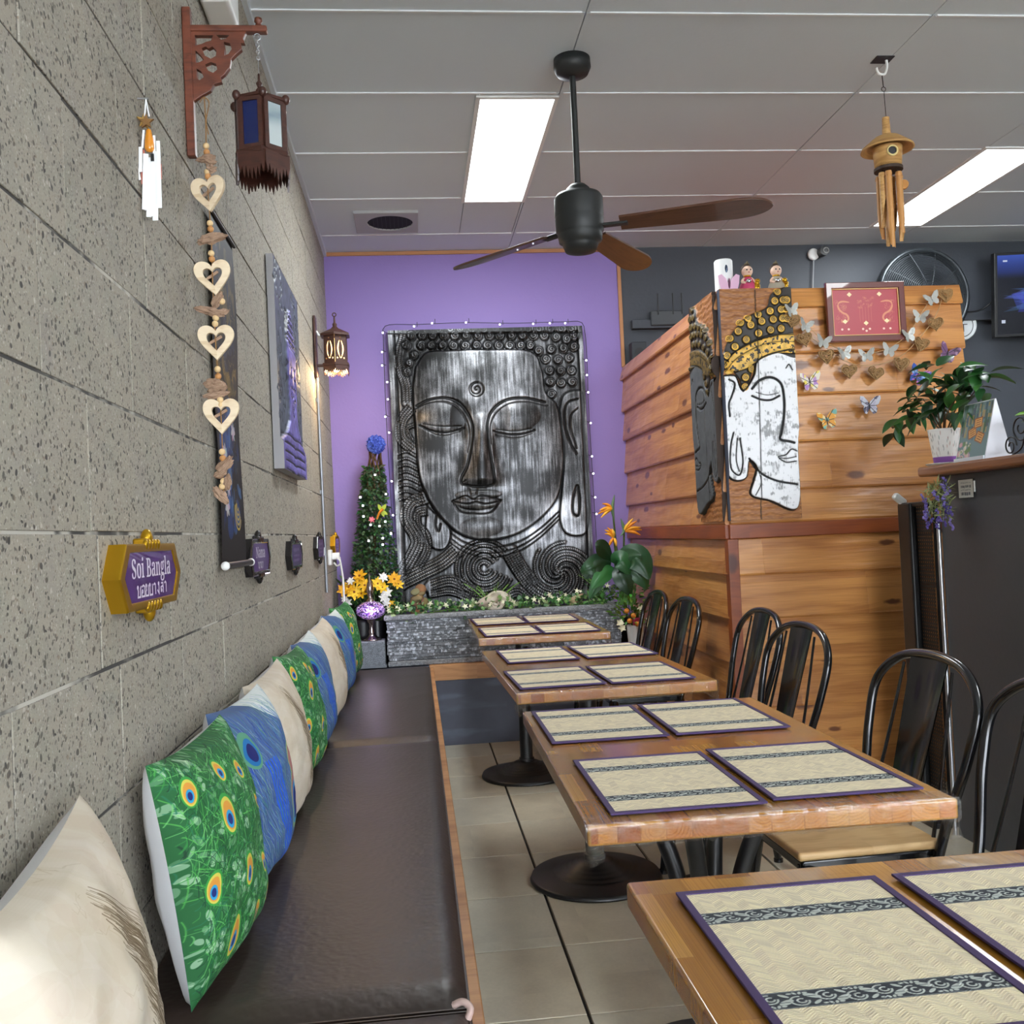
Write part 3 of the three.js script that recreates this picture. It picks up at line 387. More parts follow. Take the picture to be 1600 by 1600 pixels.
  // curls
  const curls = []; for (const [y, xs] of [[486, [475, 550, 600, 652, 705, 760, 815, 870, 925, 977, 1030, 1077]], [438, [500, 555, 605, 660, 712, 765, 822, 880, 930, 985, 1040, 1092, 1145]], [405, [530, 580, 632, 690, 742, 795, 850, 905, 960, 1012, 1065, 1118, 1170, 1225, 1275]]]) for (const x of xs) curls.push([x, y]);
  curls.push([515, 532], [490, 572], [478, 612], [1178, 505], [1236, 500], [1287, 492], [1116, 512], [1150, 552], [1210, 556], [1265, 546], [1170, 606], [1223, 609], [1276, 606], [1172, 663], [1226, 666], [1279, 663], [1178, 722], [1200, 445], [1252, 455], [1290, 440]);
  const CR = 25 * s7; for (const [x, y] of curls) { const [a, b] = c7(x, y); const gr = A.createRadialGradient(a, b, 0, a, b, CR * 1.05); gr.addColorStop(0, '#fff'); gr.addColorStop(0.7, '#bbb'); gr.addColorStop(1, '#000'); A.fillStyle = gr; A.beginPath(); A.arc(a, b, CR * 1.05, 0, 7); A.fill(); spiral(a, b, CR * 0.85, 1.9, 3.4, x, 1); G.lineWidth = 3; G.beginPath(); G.arc(a, b, CR * 1.02, 0, 7); G.stroke(); }
  A.fillStyle = '#fff';
  // frame lines
  line(L7([[415, 400], [450, 1000], [470, 1600]]), 6); line(L7([[385, 430], [800, 428], [1320, 424]]), 6); line(L7([[1300, 400], [1335, 1000], [1360, 1700]]), 6);
  // face features
  line(face, 7);
  const brow = [[525, 782], [590, 752], [672, 745], [735, 772], [778, 830], [795, 900], [785, 990], [766, 1080], [742, 1128], [742, 1155], [790, 1168]], brow2 = [[1142, 765], [1040, 745], [950, 757], [892, 800], [866, 860], [870, 950], [884, 1050], [896, 1118], [896, 1155], [860, 1168], [792, 1168]];
  line(L7(brow), 11); line(L7(brow2), 11); line(L7(brow.map(([x, y]) => [x - 14, y + 18]).slice(0, 7)), 4); line(L7(brow2.map(([x, y]) => [x + 14, y + 18]).slice(0, 6)), 4);
  line(L7([[540, 876], [600, 902], [660, 910], [715, 902], [755, 888]]), 7); line(L7([[555, 868], [640, 882], [740, 880]]), 2.5); line(L7([[560, 890], [640, 925], [735, 905]]), 3);
  line(L7([[893, 903], [950, 918], [1010, 920], [1060, 912], [1092, 900]]), 7); line(L7([[905, 895], [990, 905], [1080, 892]]), 2.5); line(L7([[905, 920], [1000, 938], [1080, 915]]), 3);
  line(L7([[698, 1240], [760, 1216], [796, 1232], [832, 1216], [930, 1236]]), 4.5); line(L7([[700, 1242], [770, 1254], [810, 1246], [850, 1254], [928, 1240]]), 6); line(L7([[706, 1248], [735, 1290], [815, 1302], [885, 1292], [926, 1242]]), 5);
  line(L7([[776, 1176], [786, 1208]]), 3); line(L7([[818, 1176], [812, 1208]]), 3); line(L7([[760, 1140], [745, 1150]]), 5);
  { const [a, b] = c7(813, 703); spiral(a, b, 32 * s7, 1.7, 5, 0.5, 1); G.lineWidth = 4; G.beginPath(); G.arc(a, b, 35 * s7, 0, 7); G.stroke(); }
  // ears, lobes, neck
  const ear = L7([[1215, 800], [1240, 722], [1318, 706], [1335, 900], [1345, 1390], [1300, 1408], [1245, 1392], [1220, 1340], [1226, 1200], [1236, 1050], [1225, 900], [1215, 800]]); A.fillStyle = '#aaa'; curveThrough(A, ear); A.fill(); line(ear, 5);
  line(L7([[1305, 745], [1255, 765], [1240, 840], [1262, 940], [1300, 1010]]), 7); line(L7([[1305, 790], [1275, 820], [1270, 880], [1300, 985]]), 5); line(L7([[1300, 1165], [1282, 1230], [1285, 1300], [1305, 1310], [1314, 1240], [1304, 1165]]), 9);
  const lobe = L7([[575, 1262], [572, 1420], [612, 1472], [665, 1470], [690, 1420], [690, 1375], [620, 1300], [575, 1262]]); curveThrough(A, lobe); A.fill(); line(lobe, 5); line(L7([[622, 1308], [618, 1360], [632, 1385], [642, 1350]]), 7);
  for (const o of [0, 26, 48]) line(L7([[690, 1395 + o], [760, 1440 + o], [870, 1465 + o], [1010, 1440 + o], [1120, 1375 + o * 0.9], [1215, 1290 + o * 0.8]]), 4);
  const ga = blur(chan(groove), W, H, 1), ra = blur(blur(chan(raised), W, H, 2), W, H, 2), fm = blur(chan(faceMask), W, H, 3);
  // inverse of the pixel map (affine) to shape the dome in drawing coordinates
  const o = c7(0, 0), ex = c7(1000, 0), ey = c7(0, 1000), a11 = (ex[0] - o[0]) / 1000, a21 = (ex[1] - o[1]) / 1000, a12 = (ey[0] - o[0]) / 1000, a22 = (ey[1] - o[1]) / 1000, det = a11 * a22 - a12 * a21;
  const inv = (x, y) => { const p = x - o[0], q = y - o[1]; return [(p * a22 - q * a12) / det, (q * a11 - p * a21) / det]; };
  const el = (x, y, cx, cy, rx, ry) => Math.max(0, 1 - ((x - cx) / rx) ** 2 - ((y - cy) / ry) ** 2);
  const hs = new Float32Array(W * H);
  for (let j = 0; j < H; j++) for (let i = 0; i < W; i++) { const k = j * W + i, [x, y] = inv(i, j);
    let d = 0.06 * Math.sqrt(Math.max(0, 1 - Math.abs((x - 868) / 450) ** 2.6 - Math.abs((y - 960) / 620) ** 2.6)) ; const t = clamp((y - 800) / 350), hw = lerp(34, 74, t * t); d += 0.05 * smooth(0, 0.4, t) * Math.exp(-(((x - 828) / hw) ** 2)) * smooth(1195, 1150, y) * smooth(760, 900, y);
    d += 0.016 * el(x, y, 645, 845, 120, 75) + 0.016 * el(x, y, 1000, 850, 120, 75) + 0.014 * Math.sqrt(el(x, y, 815, 1228, 112, 22)) + 0.018 * Math.sqrt(el(x, y, 812, 1268, 100, 32)) + 0.012 * el(x, y, 830, 1385, 110, 50);
    d -= 0.012 * el(x, y, 730, 860, 55, 110) + 0.012 * el(x, y, 920, 860, 50, 100);
    const plank = 0.0006 * (hash2(Math.floor(x / 125), 3) - 0.5);
    hs[k] = d * fm[k] + ra[k] * 0.024 * (1 - fm[k]) - ga[k] * 0.012 + plank; const b = Math.min(i, W - 1 - i, j); if (b < 26) hs[k] = lerp(0.012, hs[k], smooth(18, 26, b)); }
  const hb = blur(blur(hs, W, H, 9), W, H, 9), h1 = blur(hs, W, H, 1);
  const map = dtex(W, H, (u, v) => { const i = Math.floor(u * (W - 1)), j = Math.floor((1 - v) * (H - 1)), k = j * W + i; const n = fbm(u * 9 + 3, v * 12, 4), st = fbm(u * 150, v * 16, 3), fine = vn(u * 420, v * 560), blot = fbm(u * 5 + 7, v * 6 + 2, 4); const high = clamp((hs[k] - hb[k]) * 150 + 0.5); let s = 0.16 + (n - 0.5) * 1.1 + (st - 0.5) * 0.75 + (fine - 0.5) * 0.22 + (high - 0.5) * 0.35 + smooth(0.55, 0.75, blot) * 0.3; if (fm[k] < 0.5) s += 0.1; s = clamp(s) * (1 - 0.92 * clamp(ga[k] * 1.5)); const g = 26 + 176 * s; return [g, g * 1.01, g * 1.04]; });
  const p = thing('carved_relief', 'large silver and black carved relief of a serene face with closed eyes', 'relief', [(X0 + X1) / 2, (Y0 + Y1) / 2, -6.292]);
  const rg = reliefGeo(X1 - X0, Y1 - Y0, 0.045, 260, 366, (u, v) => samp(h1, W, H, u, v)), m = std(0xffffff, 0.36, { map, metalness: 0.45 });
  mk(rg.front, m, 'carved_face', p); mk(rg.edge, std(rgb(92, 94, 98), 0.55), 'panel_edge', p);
  mk(box(X1 - X0, Y1 - Y0, 0.012, 0, 0, 0.006), M.black, 'backboard', p);
}
// ---------------------------------------------------------------- stone planter in front of the relief
M.slate = std(0xffffff, 0.75, { map: dtex(512, 256, (u, v) => { const n = fbm(u * 20, v * 10, 4, 20, 10), m = vn(u * 256, v * 128, 256, 128), k = smooth(0.5, 0.7, fbm(u * 40 + 3, v * 16, 3, 40, 16)); const g = 78 + n * 84 + (m - 0.5) * 30 + k * 76; return [g, g * 1.03, g * 1.08]; }, { rx: 1.6, ry: 3 }) });
M.stoneRim = std(0xffffff, 0.8, { map: dtex(256, 256, (u, v) => { const n = fbm(u * 30, v * 30, 3, 30), m = vn(u * 128, v * 128, 128); const g = 108 + n * 60 + (m - 0.5) * 50; return [g, g * 1.02, g * 1.05]; }, { rx: 3, ry: 3 }), bumpMap: dtex(256, 256, (u, v) => fbm(u * 60, v * 60, 3, 60), { srgb: false, rx: 3, ry: 3 }), bumpScale: 0.003 });
const PL = { x0: 0.325, x1: 1.712, y0: 0.475, y1: 0.77, z0: -6.19, z1: -5.8 };
{
  const t = thing('stone_planter', 'long grey planter faced with stacked slate strips', 'planter'), r = rng(301), w = PL.x1 - PL.x0;
  mk(box(w, PL.y1 - PL.y0 - 0.02, PL.z1 - PL.z0, (PL.x0 + PL.x1) / 2, (PL.y0 + PL.y1) / 2 - 0.01, (PL.z0 + PL.z1) / 2), std(rgb(52, 54, 58), 0.9), 'core', t);
  const strips = []; for (let y = PL.y0 + 0.03; y < PL.y1 - 0.03;) { const h = 0.011 + r() * 0.011; let x = PL.x0 - 0.004; while (x < PL.x1) { const l = Math.min(0.03 + r() * 0.13, PL.x1 + 0.004 - x); const d = 0.004 + r() * 0.014; strips.push(muv(box(l - 0.002, h - 0.0022, d, x + l / 2, y + h / 2, PL.z1 + d / 2), 1, r(), r())); x += l; } for (const [sx, s] of [[PL.x0, -1], [PL.x1, 1]]) { let z = PL.z0; while (z < PL.z1) { const l = Math.min(0.04 + r() * 0.1, PL.z1 + 0.004 - z), d = 0.004 + r() * 0.01; strips.push(box(d, h - 0.002, l - 0.002, sx + s * d / 2, y + h / 2, z + l / 2)); z += l; } } y += h; }
  mk(merge(strips), M.slate, 'slate_facing', t, 'thin stacked slate strips').userData.kind = 'stuff';
  mk(merge([box(w + 0.05, 0.032, 0.06, (PL.x0 + PL.x1) / 2, PL.y1 - 0.012, PL.z1 - 0.008, 0.01, 3), box(0.06, 0.032, PL.z1 - PL.z0, PL.x0 + 0.008, PL.y1 - 0.012, (PL.z0 + PL.z1) / 2, 0.01, 3), box(0.06, 0.032, PL.z1 - PL.z0, PL.x1 - 0.008, PL.y1 - 0.012, (PL.z0 + PL.z1) / 2, 0.01, 3)]), M.stoneRim, 'rim', t, 'pale rough stone rim');
  mk(box(w + 0.02, 0.03, 0.03, (PL.x0 + PL.x1) / 2, PL.y0 + 0.012, PL.z1 + 0.006, 0.006), M.stoneRim, 'foot_course', t);
  mk(box(w - 0.06, 0.02, PL.z1 - PL.z0 - 0.04, (PL.x0 + PL.x1) / 2, PL.y1 - 0.03, (PL.z0 + PL.z1) / 2), std(rgb(48, 40, 30), 1), 'soil', t);
}
// ---------------------------------------------------------------- foliage materials
const leafMat = (r, g, b, o = {}) => phys(rgb(r, g, b), 0.42, { side: THREE.DoubleSide, clearcoat: 0.15, clearcoatRoughness: 0.35, ...o });
M.leafDark = leafMat(36, 78, 40); M.leaf = leafMat(60, 118, 52); M.leafLight = leafMat(112, 164, 60); M.stem = std(rgb(74, 96, 44), 0.7); M.twig = std(rgb(86, 62, 40), 0.85);
const V3 = (p) => p.isVector3 ? p : V(...p);
{ // ivy garland with pale star flowers along the planter
  const t = thing('ivy_garland', 'trailing ivy with small pale flowers along the planter rim', 'ivy'), r = rng(311), leaf = shapeOf([[0, 0], [0.45, -0.32], [0.42, -0.08], [0.72, -0.3], [0.7, 0.0], [1, 0.04], [0.7, 0.08], [0.66, 0.4], [0.4, 0.12], [0.4, 0.34]]), lg = new THREE.ShapeGeometry(leaf); const mats = [], cols = [], pal = [rgb(48, 96, 48), rgb(70, 128, 58), rgb(110, 152, 80), rgb(38, 78, 42), rgb(160, 180, 130)];
  mk(tube(Array.from({ length: 16 }, (_, i) => [lerp(PL.x0 + 0.02, PL.x1 + 0.04, i / 15), PL.y1 + 0.012 + 0.012 * Math.sin(i * 2.1), PL.z1 - 0.02 + 0.014 * Math.cos(i * 1.7)]), 0.004, 80, 5), M.stem, 'vine', t);
  for (let i = 0; i < 720; i++) { const u = r(), x = lerp(PL.x0 - 0.02, PL.x1 + 0.05, u), lift = 0.03 + 0.05 * fbm(u * 9, 3, 2) + (u > 0.82 ? 0.06 * (u - 0.82) / 0.18 : 0); mats.push(mat4(V(x, PL.y1 + 0.008 + r() * lift - (r() < 0.08 ? 0.04 : 0), PL.z1 + 0.028 - r() * 0.13), new THREE.Euler((r() - 0.5) * 2.2, (r() - 0.5) * 2, r() * 6.28), lerp(0.02, 0.046, r()))); cols.push(pal[Math.floor(r() * pal.length)].clone().multiplyScalar(0.75 + r() * 0.5)); }
  const m = instanced(lg, leafMat(255, 255, 255), 'ivy_leaves', t, mats, cols);
  const star = (() => { const p = []; for (let i = 0; i < 10; i++) { const a = i * Math.PI / 5, q = i % 2 ? 0.35 : 1; p.push([Math.cos(a) * q, Math.sin(a) * q]); } return new THREE.ShapeGeometry(shapeOf(p)); })();
  const sm = std(rgb(236, 236, 206), 0.7, { side: THREE.DoubleSide });
  for (let i = 0; i < 34; i++) { const u = r(), f = mk(star, sm, 'star_flower', t, i ? undefined : 'small cream star flower'); f.position.set(lerp(PL.x0, PL.x1 + 0.06, u), PL.y1 + 0.03 + r() * (u > 0.75 ? 0.1 : 0.05), PL.z1 + 0.03 - r() * 0.04); f.rotation.set((r() - 0.5), (r() - 0.5) * 1.2, r() * 6); f.scale.setScalar(0.012 + r() * 0.012); }
}
{ // bright fern, shells and driftwood on the planter
  const r = rng(317), t = thing('small_fern', 'small bright green fern behind the shell on the planter', 'fern', [0.955, PL.y1 - 0.015, -5.9]); t.scale.setScalar(1.7); const lg = leafGeo(1, 0.42, 0.2, 0.1, 4, 2);
  for (let k = 0; k < 9; k++) { const a = k * 0.7, tilt = 0.35 + r() * 0.7, h = 0.11 + r() * 0.06, g = []; const P = []; for (let i = 0; i <= 8; i++) { const s = i / 8; P.push(V(Math.cos(a) * h * tilt * s * 0.8, h * (s - 0.35 * s * s), Math.sin(a) * h * tilt * s * 0.8)); } g.push(tube(P, 0.0016, 10, 4)); for (let i = 2; i <= 8; i++) for (const s of [-1, 1]) { const l = 0.034 * (1.15 - i / 9); g.push(flat(xf(lg.clone(), { s: [l, l, l], r: [0, -a + s * 1.1, 0.2], p: P[i].toArray() }))); } mk(merge(g), M.leafLight, 'frond', t); }
  const sh = thing('conch_shell', 'pale spiral shell lying among the ivy on the planter', 'shell', [0.975, PL.y1 + 0.045, -5.83]); sh.scale.setScalar(1.35);
  const P = [], n = 40; mk(taper(Array.from({ length: 26 }, (_, i) => { const a = i * 0.55, q = 0.045 * Math.pow(1 - i / 27, 1.1); return V(Math.cos(a) * q, Math.sin(a) * q * 0.8, i * 0.001); }), 0.026, 0.004, 60, 10), std(rgb(206, 196, 180), 0.5), 'whorl', sh); mk(xf(sph(0.04, 0, 0, 0, 18, 12, 1.5, 0.6, 0.7), { r: [0, 0, 0.3], p: [-0.03, 0.012, 0.002] }), std(rgb(190, 178, 162), 0.55), 'body', sh);
  const d = thing('driftwood_stack', 'small stack of brown driftwood and pebbles at the end of the planter', 'driftwood', [0.53, PL.y1 - 0.01, -5.9]);
  for (let i = 0; i < 11; i++) mk(xf(sph(0.02 + r() * 0.016, 0, 0, 0, 9, 7, 1.5, 0.7, 1), { r: [r(), r() * 3, (r() - 0.5) * 0.8], p: [(r() - 0.5) * 0.08, 0.014 + i * 0.014, (r() - 0.5) * 0.05] }), std(rgb(116 + r() * 40, 92 + r() * 34, 66 + r() * 30), 0.85), 'pebble', d);
  const d2 = thing('seashell', 'small beige seashell in the ivy below the right spiral carving', 'shell', [1.45, PL.y1 + 0.03, -5.85]); mk(xf(sph(0.035, 0, 0, 0, 14, 10, 1.2, 0.7, 0.6), { r: [0, 0, 0.6] }), std(rgb(176, 150, 116), 0.6), 'body', d2); mk(xf(lathe([[0, 0.05], [0.012, 0.03], [0.02, 0]], 12), { r: [0, 0, -0.9], p: [0.02, 0.01, 0] }), std(rgb(160, 132, 100), 0.6), 'spire', d2);
}
// ---------------------------------------------------------------- fairy lights round the relief
const bulbMat = std(rgb(255, 255, 255), 0.4, { emissive: new THREE.Color(0.85, 0.9, 1), emissiveIntensity: 6 });
{
  const t = thing('fairy_lights', 'string of tiny white fairy lights around the edge of the carved relief', 'string lights');
  const path = [...[[620, 905], [613, 800], [604, 640], [600, 530], [600, 512]].map(([u, v]) => px(u - 1, v, 'z', -6.21)), ...[[606, 508], [650, 507], [728, 504], [800, 505], [880, 503], [909, 504]].map(([u, v]) => px(u, v, 'z', -6.2)), ...[[914, 520], [920, 640], [928, 780], [933, 860], [935, 920]].map(([u, v]) => px(u, v, 'z', -6.21))];
  mk(tube(path, 0.0022, 160, 5), M.black, 'cable', t, 'thin black cable');
  const spots = [[598, 520], [597, 550], [597, 571], [605, 597], [606, 624], [602, 651], [608, 676], [612, 752], [614, 805], [611, 833], [647, 510], [675, 505], [728, 504], [781, 507], [833, 506], [859, 505], [883, 505], [916, 563], [917, 586], [919, 613], [923, 661], [925, 713], [927, 740], [930, 777], [932, 803], [930, 869]];
  for (const [u, v] of spots) { const b = mk(sph(0.006, 0, 0, 0, 8, 6), bulbMat, 'bulb', t); b.position.copy(px(u, v, 'z', -6.19)); const s = mk(cyl(0.002, 0.002, 0.03, 5), M.black, 'spike', t); s.position.copy(b.position).add(V(u < 615 ? 0.012 : u > 912 ? -0.012 : 0.02, v < 515 ? 0.012 : 0.006, 0)); s.rotation.z = v < 515 ? 0 : 1.2; }
}
// ---------------------------------------------------------------- flowers, topiary and lamp at the corner by the relief
function flower(t, pos, q, rad, petals, mat, centre, name, up = V(0, 0.35, 1)) {
  const f = new THREE.Group(); f.name = name; const g = []; for (let layer = 0; layer < 2; layer++) for (let i = 0; i < petals; i++) { const l = rad * (1 - layer * 0.25); g.push(flat(xf(leafGeo(l, l * (petals > 5 ? 0.46 : 0.62), layer ? -0.35 : -0.05, 0.2, 5, 3), { r: [0, (i + layer * 0.5) * 6.283 / petals, 0], p: [0, layer * 0.004, 0] }))); }
  const m = mk(merge(g), mat, name, t); m.position.copy(pos); m.quaternion.setFromUnitVectors(V(0, 1, 0), up.clone().normalize()); m.rotateY(q * 6); mk(sph(rad * 0.16, 0, rad * 0.06, 0, 8, 6), centre, 'flower_centre', m); return m;
}
const petal = (r, g, b) => std(rgb(r, g, b), 0.6, { side: THREE.DoubleSide });
{
  const r = rng(401), t = thing('topiary_tree', 'cone topiary of small dark leaves with twig top, fairy lights and blue flower', 'topiary', [0.235, 0.475, -6.12]);
  const base = px(585, 935, 'z', -6.12).y - 0.475, TOPY = px(590, 760, 'z', -6.12).y - 0.475;
  mk(lathe([[0, 0], [0.07, 0], [0.082, 0.2], [0.088, 0.21], [0.08, 0.215], [0, 0.2]], 28), std(rgb(30, 30, 34), 0.4), 'pot', t, 'dark pot');
  mk(taper([[0, 0.18, 0], [0.01, 0.5, 0], [0.03, TOPY + 0.1, 0]], 0.012, 0.006, 14, 8), M.twig, 'stem', t);
  const lg = leafGeo(1, 0.62, 0.3, 0.2, 3, 2), ms = [], cs = []; for (let i = 0; i < 6000; i++) { const y = lerp(0.22, TOPY + 0.12, Math.pow(r(), 1.25)), k = (y - 0.22) / (TOPY - 0.1), rad = lerp(0.155, 0.045, clamp(k)) * 1.17 * Math.pow(r(), 0.4), a = r() * 6.283; ms.push(mat4(V(Math.cos(a) * rad + 0.03 * k, y, Math.sin(a) * rad * 0.9), new THREE.Euler((r() - 0.5) * 2, -a + (r() - 0.5) * 1.6, (r() - 0.3) * 1.6), lerp(0.016, 0.034, r()))); cs.push(new THREE.Color().setRGB(0.025 + r() * 0.05, 0.06 + r() * 0.1, 0.028 + r() * 0.03)); }
  instanced(lg, leafMat(255, 255, 255), 'leaves', t, ms, cs);
  for (let i = 0; i < 12; i++) { const a = r() * 6.28; mk(tube([[0.02 + Math.cos(a) * 0.05, TOPY - 0.02, Math.sin(a) * 0.05], [0.04 + Math.cos(a + 1) * 0.045, TOPY + 0.1, Math.sin(a + 1) * 0.04], [0.045 + Math.cos(a + 2) * 0.035, TOPY + 0.22, Math.sin(a + 2) * 0.03]], 0.006, 14, 5), M.twig, 'twig', t); }
  const bl = V(0.052, TOPY + 0.26, 0.02), bm = [petal(70, 96, 200), petal(96, 124, 220), petal(54, 74, 176)]; for (let i = 0; i < 34; i++) { const d = V(r() - 0.5, r() - 0.4, r() - 0.3).normalize(); flower(t, bl.clone().addScaledVector(d, 0.045), r(), 0.036, 5, bm[i % 3], bm[0], 'blue_floret', d); }
  const pk = px(581, 812, 'z', -5.97).sub(t.position); flower(t, pk, 0.2, 0.022, 6, petal(226, 110, 130), petal(240, 200, 90), 'pink_flower');
  const dr = thing('toy_dragonfly', 'small orange and green toy dragonfly clipped on the topiary', 'ornament', px(596, 798, 'z', -5.96).toArray()); mk(taper([[-0.03, -0.05, 0], [-0.01, -0.01, 0.01], [0.01, 0.01, 0.01]], 0.005, 0.009, 10, 8), std(rgb(226, 140, 40), 0.5), 'body', dr); for (const [a, l] of [[2.0, 0.045], [0.9, 0.05], [-0.6, 0.045], [-1.2, 0.04]]) mk(flat(xf(leafGeo(l, l * 0.5, 0, 0.05), { r: [Math.PI / 2, 0, 0], o: 'XYZ' })).rotateZ(a), petal(170, 190, 60), 'wing', dr);
  const tl = thing('topiary_lights', 'tiny white lights dotted over the topiary tree', 'string lights'); for (const [u, v] of [[586, 742], [603, 772], [563, 777], [567, 790], [568, 807], [602, 815], [593, 822], [611, 834], [576, 845], [598, 841], [598, 851], [579, 820]]) { const b = mk(sph(0.0065, 0, 0, 0, 8, 6), bulbMat, 'bulb', tl); b.position.copy(px(u, v, 'z', -5.965)); }
}
{
  const r = rng(411), t = thing('flower_bouquet', 'bunch of yellow lilies and white blossoms below the topiary', 'flowers', [0.25, 0.475, -5.98]);
  mk(lathe([[0, 0], [0.05, 0], [0.06, 0.1], [0.05, 0.2], [0.056, 0.26], [0.05, 0.262], [0, 0.2]], 24), std(rgb(24, 24, 28), 0.3), 'vase', t, 'dark vase');
  const ym = [petal(240, 190, 30), petal(250, 206, 50), petal(230, 170, 24)], wm = petal(240, 240, 238), ym2 = petal(140, 80, 20), z = -5.9; const L = (u, v) => px(u, v, 'z', z).sub(t.position);
  for (const [u, v, q] of [[562, 900, 0.05], [545, 918, 0.05], [537, 922, 0.045], [553, 925, 0.055], [570, 915, 0.05], [561, 908, 0.04], [590, 912, 0.045], [598, 918, 0.04], [616, 905, 0.05], [622, 913, 0.04], [565, 928, 0.04], [612, 944, 0.028]]) flower(t, L(u, v), r(), q, 6, ym[Math.floor(r() * 3)], ym2, 'yellow_lily', V((r() - 0.5) * 0.8, 0.3 + r() * 0.5, 1));
  for (const [u, v, q] of [[599, 902, 0.034], [548, 908, 0.028], [604, 926, 0.04], [600, 934, 0.036], [604, 942, 0.03], [543, 942, 0.034], [538, 936, 0.024]]) flower(t, L(u, v), r(), q, 6, wm, wm, 'white_blossom', V((r() - 0.5) * 0.8, 0.4, 1));
  const lg = leafGeo(1, 0.35, 0.25, 0.15, 4, 2); const ms = [], cs = []; for (let i = 0; i < 90; i++) { const p = L(lerp(532, 622, r()), lerp(905, 950, r())); p.z -= 0.02 + r() * 0.06; ms.push(mat4(p, new THREE.Euler((r() - 0.5), r() * 6.28, r() * 1.4 - 0.3), lerp(0.03, 0.07, r()))); cs.push(rgb(40 + r() * 30, 80 + r() * 40, 40)); } instanced(lg, leafMat(255, 255, 255), 'leaves', t, ms, cs);
  for (let i = 0; i < 8; i++) { const p = L(548 + i * 9, 925); mk(tube([[0, 0.18, 0], [p.x * 0.5, (p.y + 0.18) / 2, p.z * 0.6], p], 0.003, 8, 5), M.stem, 'stem', t); }
}
{
  const p0 = px(585, 1030, 'z', -5.8), t = thing('stone_pedestal', 'short speckled grey stone pedestal at the end of the bench', 'pedestal', [0.224, 0.476, -5.83]);
  mk(box(0.155, 0.155, 0.155, 0, 0.0775, 0, 0.006), std(0xffffff, 0.7, { map: dtex(256, 256, (u, v) => { const m = vn(u * 120, v * 120, 120), n = fbm(u * 12, v * 12, 3, 12); const g = 104 + (m - 0.5) * 90 + n * 30; return [g, g * 1.05, g * 1.12]; }, { rx: 5, ry: 5 }) }), 'block', t);
  mk(box(0.165, 0.012, 0.165, 0, 0.006, 0), std(rgb(120, 126, 134), 0.7), 'plinth', t);
  const l = thing('mosaic_lamp', 'purple mosaic glass lamp with silver stem on the stone pedestal', 'lamp', [0.224, 0.632, -5.83]), ch = std(rgb(170, 160, 160), 0.2, { metalness: 1 });
  mk(lathe([[0, 0], [0.058, 0], [0.06, 0.006], [0.03, 0.02], [0.014, 0.035], [0.02, 0.05], [0.012, 0.07], [0.016, 0.1], [0.026, 0.112], [0.03, 0.125]], 32), ch, 'stem', l, 'silver turned stem');
  const glob = lathe([[0.02, 0.122], [0.055, 0.132], [0.082, 0.155], [0.088, 0.178], [0.08, 0.2], [0.052, 0.222], [0.02, 0.23]], 48); const mosaic = (() => { const r = rng(421); return ctex(512, 256, (g, W, H) => { g.fillStyle = css(60, 40, 90); g.fillRect(0, 0, W, H); for (let i = 0; i < 1500; i++) { const c = [[150, 110, 200], [190, 160, 226], [120, 80, 180], [226, 206, 236], [206, 150, 206], [244, 236, 250]][Math.floor(r() * 6)]; g.fillStyle = css(...c); const x = r() * W, y = r() * H, s = 6 + r() * 8; g.save(); g.translate(x, y); g.rotate(r() * 6); g.fillRect(-s / 2, -s / 2, s, s * (0.5 + r() * 0.5)); g.restore(); } }); })();
  mk(glob, phys(0xffffff, 0.15, { map: mosaic, emissive: new THREE.Color(0.8, 0.62, 0.95), emissiveMap: mosaic, emissiveIntensity: 0.32, clearcoat: 1 }), 'glass_globe', l, 'glowing purple mosaic glass');
  mk(lathe([[0.022, 0.228], [0.024, 0.236], [0.01, 0.25], [0.016, 0.27], [0.024, 0.3], [0.018, 0.33], [0.006, 0.36], [0.003, 0.39], [0, 0.4]], 24), ch, 'finial', l, 'silver pointed finial');
  const pl = new THREE.PointLight(new THREE.Color(0.85, 0.7, 1), 0.04); pl.name = 'lamp_glow'; pl.position.set(0, 0.178, 0.1); l.add(pl);
  const b = thing('black_pot', 'black ribbed pot behind the mosaic lamp', 'pot', [0.165, 0.476, -6.0]); mk(lathe([[0, 0], [0.07, 0], [0.085, 0.16], ...Array.from({ length: 8 }, (_, i) => [0.086 + (i % 2) * 0.004, 0.165 + i * 0.012]), [0.085, 0.27], [0.078, 0.27], [0.07, 0.2], [0, 0.2]], 36), M.black, 'body', b);
}
